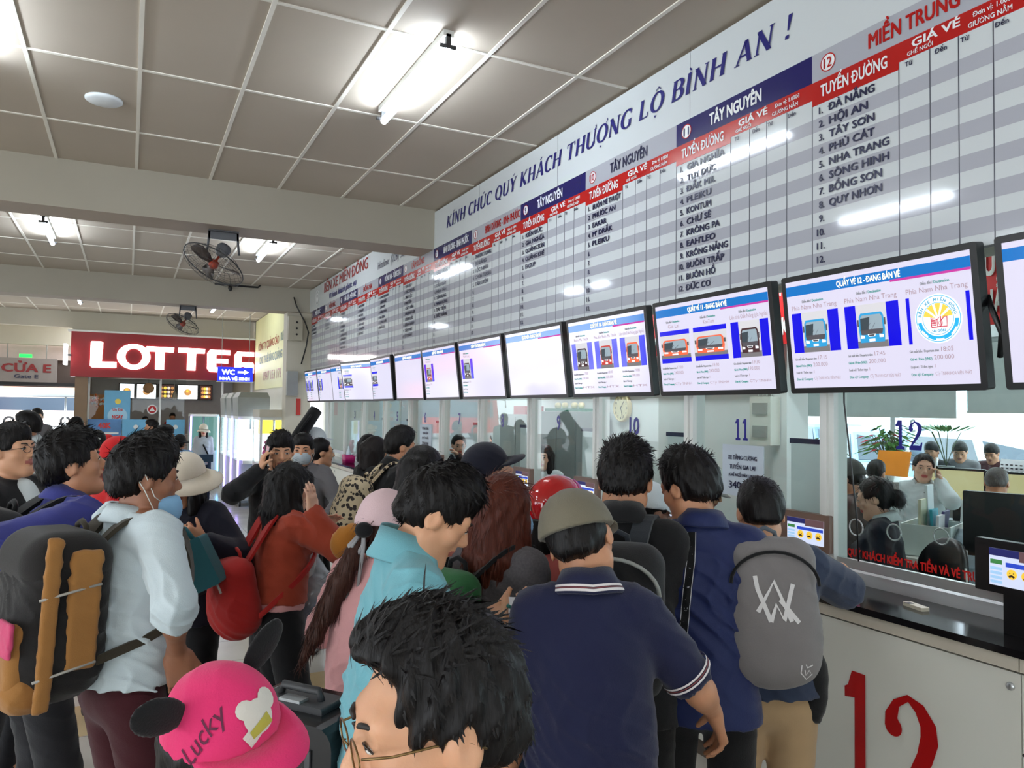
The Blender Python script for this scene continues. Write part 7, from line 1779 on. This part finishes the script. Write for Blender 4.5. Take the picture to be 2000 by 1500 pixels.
# ---- M: far left with glasses
gM = Pn('man in glasses and an open black jacket at the left picture edge', 16, 828, 3.72, 128, hpitch=10, h=.008, skin='mid', hair='short', vol=.014, top=.02, strands=800, top_cloth=(K_black, 'long'), loose=.025, trousers=K_dark, seed=101)
glasses(gM, m_black)
X, Y, U = gM.T; S = Sdf(); S.ell(gM.chest+Y*.055*gM.s+U*.03*gM.s, gM.T, np.array([.075, .10, .17])*gM.s); S.build('undershirt', K_white, gM.root, .01)
# ---- N: phone, striped shirt
gN = Pn('man in a white striped shirt phoning at the far left', 56, 803, 7.0, -82, h=.010, skin='tan', hair='short', vol=.013, strands=300, top_cloth=(fab('stripe_shirt', (200, 204, 200), noise=.2, nscale=30), 'long'), collarmat=K_white, trousers=K_dark, L=dict(d=(-.03, .13, .13), pole=(1, .3, -1), hd=CU*1.0-CR*.2, pn=CF, curl=(.6, .6, .4)), seed=111)
phone(gN.hc+(-gN.H[0]*.095+gN.H[1]*.01-gN.H[2]*.03)*gN.s, gN.H[2]+gN.H[1]*.4, -gN.H[0], 'phone held to the ear of the man in the striped shirt')
gO = Pn('masked person in a grey and red hooded jacket standing in the gate', 73, 797, 12.5, 176, h=.014, skin='light', hair='short', top_cloth=(K_grey, 'long'), hood=K_red, trousers=K_dark, eyes=False, fine=False); mask(gO, m_mask, h=.012)
gO2 = Pn('dark-haired person beside the brown shop pillar', 151, 812, 11, 60, h=.016, hair='bob', fem=True, top_cloth=(K_khaki, 'short'), trousers=K_dark, eyes=False, fine=False)
# ---- red clothed people
gP = Pn('woman in a red top seen from behind with a white hair clip', 190, 838, 7.6, 8, fem=True, h=.011, hair='bun', strands=300, top_cloth=(K_red, 'short'), slv=.8, trousers=K_black, loose=.01, eyes=False); s = gP.s
MB().tube([gP.hc+(-gP.H[1]*.115+gP.H[0]*.05*math.cos(t)+gP.H[2]*(.02+.03*math.sin(t)))*s for t in np.linspace(.3, 2.6, 8)], .006, 6).build('hair_clip', m_white, gP.root)
gP2 = Pn('person in a red cap and red jacket half hidden behind the white-shirted man', 236, 848, 4.6, 70, capz=.03, h=.010, hair='short', top_cloth=(K_red, 'long'), loose=.03, trousers=K_black, seed=121, R=dict(d=(.22, -.05, -.45))); cap(gP2, K_red, h=.009)
gP3 = Pn('child in a red cap far behind, next to the woman in red', 211, 846, 9.4, 100, capz=.03, h=.014, hair='bob', top_cloth=(fab('orange', (206, 110, 60)), 'short'), trousers=K_dark, eyes=False, fine=False); cap(gP3, K_red, h=.012)
# ---- Q: white sun hat with a teal bag
gQ = Pn('woman in a white sun hat and navy wrap holding a teal bag', 356, 882, 3.72, -152, capz=.04, fem=True, hpitch=-14, h=.0075, skin='tan', hair='bob', top_cloth=(fab('wrap', (24, 24, 38)), 'long'), loose=.03, cuff=.75, trousers=K_black, legw=1.15, seed=131, L=dict(w=at(392, 1056, 3.52), pole=(1, -.4, -1), hd=-CR*.6+CU*.55-CF*.3, pn=-CR*.2+CF, sd=CU, curl=(1.0, 1.2, .8)), R=dict(w=at(330, 1062, 3.55), pole=(1, -.4, -1), hd=CR*.6+CU*.5, pn=CF, sd=CU, curl=(1.0, 1.2, .8)))
buckethat(gQ, fab('hat_cream', (224, 212, 192), noise=.04), brim=.078, drop=.045, dome=.024)
s = gQ.s; S = Sdf(); S.cone(gQ.nb+gQ.T[1]*.03, gQ.nb-gQ.T[2]*.30*s+gQ.T[1]*.08, .09*s, .20*s, .03, sq=(gQ.T[1], .6)); S.ell(gQ.nb+gQ.T[2]*.02*s, gQ.T, np.array([.10, .09, .07])*s, .04); S.da = .008; S.disp = wrinkle(.008, 1.1, 2); S.build('scarf', fab('wrap', (24, 24, 38)), gQ.root, .009)
t = thing('handbag', 'teal handbag held up by the woman in the white sun hat', 'bag', at(374, 1165, 3.45)); r_, u_ = nrm(CR*.88+CU*.42), nrm(CU*.88-CR*.42); c = at(376, 1108, 3.42)
MB().obox(c, np.array([r_, u_, np.cross(r_, u_)]), (.105, .115, .045), bev=.012).build('bag_body', fab('teal', (22, 84, 92), .6), t); MB().tube([c+u_*.10-r_*.06, c+u_*.17-r_*.045, c+u_*.205, c+u_*.17+r_*.045, c+u_*.10+r_*.06], .011, 8).build('bag_handle', fab('teal', (22, 84, 92)), t)
# ---- R: rust hoodie with red pack
gR = Pn('girl in a rust hoodie with shoulder-length hair and a red backpack', 574, 900, 3.78, 66, capz=.02, fem=True, hyaw=10, hpitch=-6, lean=4, h=.007, skin='light', hair='long', len=.25, vol=.018, strands=1500, slen=1.8, hn=.004, top_cloth=(K_rust, 'long'), loose=.022, hem=.05, waistcut=.085, trousers=K_black, legw=1.2, hemw=1.5, wrinkle=.012, seed=141, R=dict(w=at(610, 1000, 3.62), pole=(.3, .4, -1.4), hd=CU*1.0-CR*.05, pn=-CR*.6+CF*.3, sd=CR*.2+CF, curl=(.15, .25, .2)), L=dict(w=at(628, 1035, 3.9), pole=(.6, -.4, -1)))
backpack(gR, 'rounded red backpack on the girl in the rust hoodie', fab('pack_red', (166, 30, 26), .7), (.15, .10, .20), du=.09, back=.135, rad=.09, zipm=mat('zip_silver', (176, 172, 166)), strapm=fab('pack_red', (166, 30, 26)), wr=.008, tilt=.25)
X, Y, U = gR.T; S = Sdf(); S.cone(gR.pel+U*.10, gR.pel+U*.035, .160, .166, .02, sq=(Y, .75)); S.cut(gR.pel+U*.015, -U); S.build('shirt_hem', K_pink, gR.root, .009)
# ---- clear plastic bags
m_film = mat('plastic_film', (222, 228, 232), .16, noise=.05, coat=.6); m_film.node_tree.nodes['Principled BSDF'].inputs['Alpha'].default_value = .42
def plastic(c, rx, rz, label, inner):
    t = thing('plastic_bag', label, 'bag', (c[0], c[1], c[2]-rz)); S = Sdf(); S.ell(c-CU*.05, I3, (rx, rx*.75, rz*.8)); S.cone(c+CU*rz*.3, c+CU*rz*1.0, rx*.6, .02, .08); S.da = .014; S.disp = wrinkle(.014, 1.5, 7); S.build('film', m_film, t, .010)
    for nm, o_, r_, m in inner:
        S = Sdf(); S.ell(c+np.array(o_), I3, r_); S.da = .01; S.disp = wrinkle(.01, 1.4, 3); S.build(nm, m, t, .011)
    MB().tube([c+CU*rz*.95, c+CU*(rz*1.0+.05)+CR*.02, c+CU*(rz*1.0+.09)], [.015, .02, .004], 8).build('knot', m_film, t)
pc = at(615, 1178, 3.95); plastic(pc, .165, .25, 'large clear plastic bag with blue cloth inside, carried behind the rust hoodie', [('folded_cloth', (.035, 0, -.08), (.10, .09, .14), fab('bluecloth', (66, 92, 134))), ('grey_cloth', (-.05, .02, .05), (.09, .07, .07), K_grey)])
pc = at(637, 1052, 5.5); plastic(pc, .06, .09, 'small knotted clear bag in the hand of the masked man', [('parcel', (0, 0, -.03), (.035, .03, .04), m_white)])
pc = at(588, 1085, 3.78); plastic(pc, .075, .10, 'small shiny clear bag hanging in front of the rust hoodie', [('dark_item', (0, 0, -.05), (.05, .04, .04), K_dark)])
# ---- S, T: two men facing us
gS = Pn('young man in a black jacket on the phone, facing the camera', 548, 843, 4.92, 172, h=.007, hh=.006, skin='mid', hair='short', vol=.015, top=.024, fringe=.006, strands=1200, hyaw=0, hpitch=-4, top_cloth=(K_black, 'long'), hood=K_maroon, loose=.02, trousers=K_dark, seed=151, R=dict(w=at(508, 918, 4.78), pole=(1, .1, -1), hd=CU*1.0+CR*.25, pn=CF*.4+CR, sd=-CF, curl=(.5, .6, .5)))
phone(at(521, 893, 4.80), CU+CR*.2, -CR*.8-CF*.5, 'black phone at the ear of the young man facing the camera')
gT = Pn('man in a grey jacket and grey face mask behind the rust hoodie girl', 592, 846, 5.8, 186, h=.008, skin='tan', hair='short', vol=.012, strands=600, top_cloth=(K_grey, 'long'), loose=.02, collarmat=K_grey, trousers=K_dark, seed=161, L=dict(w=at(638, 1012, 5.55), pole=(1, -.6, -.6), curl=(.9, 1, .7))); mask(gT, m_maskg)
MB().tube([gT.sh[-1]+gT.T[2]*.07-gT.T[0]*-.04, gT.chest+gT.T[1]*.13-gT.T[0]*.05, gT.pel+gT.T[1]*.12+gT.T[0]*.1], .014, 6, flat=(gT.T[1], .3)).build('bag_strap', K_black, gT.root)
gU = Pn('dark-haired woman in profile behind the masked man', 628, 853, 6.2, 82, fem=True, h=.010, skin='mid', hair='bun', strands=300, top_cloth=(K_grey, 'long'), trousers=K_dark, seed=171)
gWc = Pn('person in a white cap carrying a black tube bag by the pier', 618, 832, 7.3, 82, capz=.03, h=.011, skin='tan', hair='short', top_cloth=(K_dark, 'long'), trousers=K_dark, seed=172); cap(gWc, K_white, h=.009)
p0, p1 = at(583, 852, 7.1), at(618, 800, 7.2); t = thing('tube_bag', 'long black tube bag sticking up over the white cap', 'bag', p0); MB().tube([p0-(p1-p0)*.6, p0, p1, p1+nrm(p1-p0)*.01], [.05, .065, .06, .03], 14).build('tube_body', K_black, t); MB().tube([p0-CF*.07, p0+(p1-p0)*.4-CF*.09, p0+(p1-p0)*.8-CF*.065], .012, 6).build('carry_strap', K_black, t)
# ---- V: at the counter in the middle distance
gV = Pn('man in a black jacket in profile at booth 6 with a leopard print backpack', 784, 834, 5.3, 72, h=.008, skin='tan', hair='short', vol=.015, top=.024, fringe=.004, strands=900, hpitch=-4, top_cloth=(K_black, 'long'), collarmat=K_black, loose=.02, trousers=K_grey, seed=181, lean=12, R=dict(d=(.1, .3, -.3), pole=(.6, -1, -1)))
m_leo = bpy.data.materials.new('leopard_cloth'); m_leo.use_nodes = True; nt = m_leo.node_tree; bb = nt.nodes['Principled BSDF']; tc = nt.nodes.new('ShaderNodeTexCoord'); vo = nt.nodes.new('ShaderNodeTexVoronoi'); vo.inputs['Scale'].default_value = 34; rp = nt.nodes.new('ShaderNodeValToRGB'); rp.color_ramp.interpolation = 'CONSTANT'
rp.color_ramp.elements[0].color = (*lin((40, 32, 28)), 1); rp.color_ramp.elements[1].position = .42; rp.color_ramp.elements[1].color = (*lin((196, 178, 146)), 1); nt.links.new(tc.outputs['Object'], vo.inputs['Vector']); nt.links.new(vo.outputs['Distance'], rp.inputs[0]); nt.links.new(rp.outputs[0], bb.inputs['Base Color']); bb.inputs['Roughness'].default_value = .8
backpack(gV, 'leopard print backpack with black sides in front of booth 5', m_leo, (.15, .10, .20), du=.20, back=.135, rad=.09, strapm=m_leo, h=.01)
gV2 = Pn('person in glasses bending beside the man with the leopard backpack', 742, 852, 6.0, 66, h=.010, skin='mid', hair='bob', haircol='dark', hroll=18, hpitch=-14, fem=True, top_cloth=(K_black, 'long'), trousers=K_dark, seed=191); glasses(gV2, m_black)
gV3 = Pn('woman with short hair talking at booth 4, behind the leopard backpack', 722, 846, 7.6, 100, h=.012, skin='tan', hair='bob', fem=True, top_cloth=(K_grey, 'long'), trousers=K_dark, eyes=False)
gWb = Pn('person with thick black hair and black jacket behind the pink cap', 832, 870, 3.62, 42, capz=.02, fem=True, h=.008, skin='tan', hair='long', len=.20, vol=.022, strands=900, hpitch=-8, top_cloth=(K_black, 'long'), loose=.035, hood=K_black, trousers=K_black, seed=201)
# ---- X: navy cap
gX = Pn('man in a navy cap with raised peak and white shirt looking up', 940, 862, 3.4, 66, capz=.03, hpitch=20, h=.0075, skin='mid', hair='short', vol=.010, strands=500, top_cloth=(K_white, 'short'), loose=.014, collarmat=K_white, trousers=K_dark, seed=211)
cap(gX, fab('cap_navy', (20, 22, 36)), brim=.085, dome=.022, h=.006, up=.2)
backpack(gX, 'black backpack on the man in the navy cap', K_black, (.14, .08, .19), du=.24, h=.01)
gY = Pn('person in a white cap leaning at the counter between two black-haired men', 1276, 936, 3.2, 52, capz=.03, hpitch=-14, h=.009, skin='dark', hair='short', top_cloth=(K_dark, 'long'), trousers=K_dark, seed=221); cap(gY, K_white, h=.008, brim=.05)
# ---- Z and others far
gZ = Pn('woman in a cream bucket hat with hands on hips by the claw machines', 398, 826, 14.6, 176, capz=.04, fem=True, h=.012, skin='light', hair='bob', top_cloth=(fab('ltgrey', (176, 180, 184)), 'long'), trousers=fab('dkjean', (30, 40, 58)), cuff=.8, stance=(.05, -.05), eyes=False, L=dict(d=(.02, .05, -.42), pole=(1.2, -.6, 0)), R=dict(d=(.02, .05, -.42), pole=(1.2, -.6, 0))); buckethat(gZ, K_cream, h=.012, brim=.05, drop=.05, z0=.02)
MB().tube([gZ.sh[1]+gZ.T[2]*.065-gZ.T[0]*.05, gZ.chest+gZ.T[1]*.13, gZ.pel+gZ.T[1]*.12-gZ.T[0]*.14], .016, 6, flat=(gZ.T[1], .3)).build('bag_strap', K_black, gZ.root); tag(MB().obox(gZ.pel+gZ.T[1]*.18-gZ.T[0]*.05+np.array([0, 0, .05]), gZ.T, (.12, .04, .07)).build('waist_bag', fab('bag_blue', (40, 56, 72))), 'dark blue bag across the waist of the woman in the bucket hat', 'bag')
gBl = Pn('person in a light blue shirt and black hat seen from behind', 352, 846, 10.6, 14, capz=.035, h=.013, hair='short', top_cloth=(fab('ltblue', (124, 166, 204)), 'short'), trousers=K_dark, loose=.02, eyes=False, fine=False); buckethat(gBl, K_black, h=.012, brim=.05, drop=.02)
gDk = Pn('dark-haired person in profile behind the white-shirted man, looking right', 322, 830, 8.2, 78, h=.011, skin='mid', hair='fringe', vol=.02, top_cloth=(K_dark, 'short'), trousers=K_dark)
gDk2 = Pn('distant person facing left in front of the pale blue banner', 297, 818, 12, -90, h=.016, hair='short', top_cloth=(K_dark, 'short'), trousers=K_dark, eyes=False, fine=False)
gSt = Pn('shop worker behind the counter of the fast-food shop', 337, 806, 22.0, 175, h=.02, hair='short', top_cloth=(K_red, 'short'), trousers=K_dark, eyes=False, fine=False)
gSt2 = Pn('shop worker by the round red sticker', 284, 812, 22.0, 170, h=.02, hair='bob', top_cloth=(K_red, 'short'), trousers=K_dark, eyes=False, fine=False)
# ---- bottom right corner
gQ2 = Pn('person at the bottom right corner, only forehead and hair in view', 2066, 1350, 1.32, -86, capz=.02, hpitch=-20, h=.006, skin='mid', hair='back', vol=.008, strands=900, top_cloth=(K_dark, 'short'), trousers=K_dark, fringe=-.03)
# ---- clerks behind the glass, and figures standing in for reflections in it
K_vest = fab('vest', (30, 34, 46)); 
gc12 = Pn('clerk in a navy vest with bunned hair, in profile behind booth 12 glass', 1700, 930, 4.15, -86, capz=.016, fem=True, hpitch=-12, h=.007, skin='light', hair='bun', vol=.014, strands=900, slen=1.6, top_cloth=(K_vest, 'long'), collarmat=K_white, colopen=.9, colrise=.05, trousers=K_dark, ph=.93, seed=231); s = gc12.s
o = MB().obox(gc12.hc+(-gc12.H[1]*.13+gc12.H[2]*.055+gc12.H[0]*-.02)*s, np.array([CR, CU, CF]), (.014, .022, .006)).build('hair_bow', mat('bow_check', (170, 160, 156), .6, noise=.5, nscale=120), gc12.root)
gRefl12 = Pn('clerk in a dark grey cap behind the clerk with the bun', 1650, 892, 4.9, -70, capz=.03, h=.009, hpitch=-12, skin='tan', hair='short', top_cloth=(fab('brown', (70, 56, 52)), 'long'), trousers=K_dark, seed=232); cap(gRefl12, fab('dkcap', (48, 50, 48)), brim=.03, h=.008)  # solid figure added in place of a reflection in the booth glass
gw = Pn('woman in a white blouse standing and phoning in the office', 1806, 884, 6.0, 174, fem=True, capz=.014, h=.008, hh=.006, skin='light', hair='bun', vol=.009, strands=500, top_cloth=(K_white, 'long'), collarmat=K_white, colopen=.8, placket=m_grey, loose=.02, hroll=-4, trousers=K_dark, seed=241, L=dict(w=at(1836, 940, 5.9), pole=(.45, .1, -1.4), hd=CU*1.0-CR*.25, pn=-CR, sd=-CF, curl=(.5, .6, .4)), R=dict(d=(.12, .12, -.42), pole=(1, -.5, 0)))
phone(at(1829, 912, 5.92), CU+CR*.05, CR*.6-CF*.5, 'white telephone receiver at the ear of the woman in the white blouse', m_white)
gwm = Pn('man in a white shirt with thin hair bending over the office counter', 1948, 912, 5.5, 8, h=.009, skin='tan', hair='crop', haircol='grey', vol=.005, top=.004, top_cloth=(K_white, 'long'), loose=.03, trousers=K_dark, lean=18, hpitch=-20, seed=251)
gbd = Pn('man in a grey-blue shirt bent forward in the office, seen from behind', 1928, 976, 4.5, 28, h=.008, skin='tan', hair='short', vol=.010, strands=500, top_cloth=(fab('greyblue', (136, 150, 160)), 'long'), loose=.03, trousers=K_dark, lean=34, hpitch=-24, seed=261)
gk1 = Pn('man in a grey shirt looking down outside the far office window', 1874, 862, 8.75, 182, h=.012, skin='tan', hair='crop', strands=300, hpitch=-22, top_cloth=(K_grey, 'short'), trousers=K_dark, seed=271)
gk2 = Pn('man in a maroon shirt looking down outside the far office window', 1934, 866, 8.85, 200, h=.012, skin='tan', hair='short', strands=300, haircol='dark', hpitch=-22, top_cloth=(K_maroon, 'short'), trousers=K_dark, seed=272)
gk3 = Pn('person outside the far window half hidden by the number 12', 1818, 862, 8.9, 200, h=.014, hair='crop', strands=200, hpitch=-14, top_cloth=(K_dark, 'short'), trousers=K_dark, eyes=False)
gk4 = Pn('clerk with black hair at the far office counter beside the orange folder', 1713, 898, 6.7, 25, h=.011, hair='short', hpitch=-10, top_cloth=(K_white, 'short'), trousers=K_dark, eyes=False)
gc9 = Pn('clerk with bobbed hair facing out behind the booth 9 glass', 1062, 866, 6.75, 196, fem=True, h=.008, skin='light', hair='bob', haircol='dark', vol=.014, fringe=.016, top_cloth=(K_white, 'long'), collarmat=K_white, trousers=K_dark, seed=281)
gc7 = Pn('clerk with tied hair behind the booth 7 glass, hand raised to her chin', 897, 847, 8.3, 168, fem=True, h=.009, skin='light', hair='back', vol=.01, top_cloth=(K_vest, 'long'), collarmat=K_white, trousers=K_dark, hpitch=-8, seed=291, L=dict(w=at(893, 888, 8.1), pole=(1, 0, -1), curl=(.7, .7, .5)))
gRefl11 = Pn('grey-haired clerk in a peaked cap bending behind the booth 11 glass', 1392, 916, 4.55, 100, capz=.03, h=.008, skin='tan', hair='short', haircol='grey', hpitch=-20, top_cloth=(K_grey, 'long'), trousers=K_dark, lean=14, seed=301); cap(gRefl11, fab('greycap', (96, 96, 94)), h=.008, brim=.06)  # another reflection in the glass, built as a solid figure behind it
gc8 = Pn('clerk half hidden by the frame of booth 8', 946, 842, 7.6, 150, fem=True, h=.011, skin='light', hair='back', top_cloth=(K_vest, 'long'), trousers=K_dark, eyes=False)

# ---- suitcase by the pink cap
t = thing('suitcase', 'black hard suitcase with pull handle standing behind the pink cap', 'suitcase', at(590, 1480, 2.05)*np.array([1, 1, 0])); c = at(588, 1372, 2.05); c0 = np.array([c[0], c[1], 0]); Rs = rotz(math.radians(-52)); zt = c[2]
m_case = mat('case_black', (18, 18, 20), .25)
MB().obox(c0+np.array([0, 0, .05+zt/2-.02]), np.array([Rs[0], [0, 0, 1.], -Rs[1]]), (.19, zt/2-.03, .11), bev=.05).build('case_shell', m_case, t)
for k in range(5): MB().obox(c0+np.array([0, 0, .05+zt/2-.02])+Rs[0]*(-.12+.06*k)-Rs[1]*.112, np.array([Rs[0], [0, 0, 1.], -Rs[1]]), (.008, zt/2-.09, .004)).build('shell_rib', mat('case_grey', (70, 70, 74), .3), t)
MB().obox(c0+np.array([0, 0, zt+.005]), np.array([Rs[0], [0, 0, 1.], -Rs[1]]), (.11, .012, .05), bev=.008).build('handle_base', m_dkgrey, t); MB().tube([c0+np.array([0, 0, zt+.01])+Rs[0]*-.07, c0+np.array([0, 0, zt+.04])+Rs[0]*-.06, c0+np.array([0, 0, zt+.04])+Rs[0]*.06, c0+np.array([0, 0, zt+.01])+Rs[0]*.07], .011, 8).build('top_handle', m_dkgrey, t); MB().obox(c0+np.array([0, 0, zt+.02])-Rs[1]*.03, np.array([Rs[0], [0, 0, 1.], -Rs[1]]), (.035, .004, .018)).build('lock_plate', m_alu, t)
for sx in (-1, 1):
    for sy in (-1, 1): MB().lathe(c0+Rs[0]*sx*.15+Rs[1]*sy*.07+np.array([0, 0, .027]), Rs[0], [(.01, -.012), (.026, -.01), (.026, .01), (.01, .012)], 12).build('wheel', m_black, t)
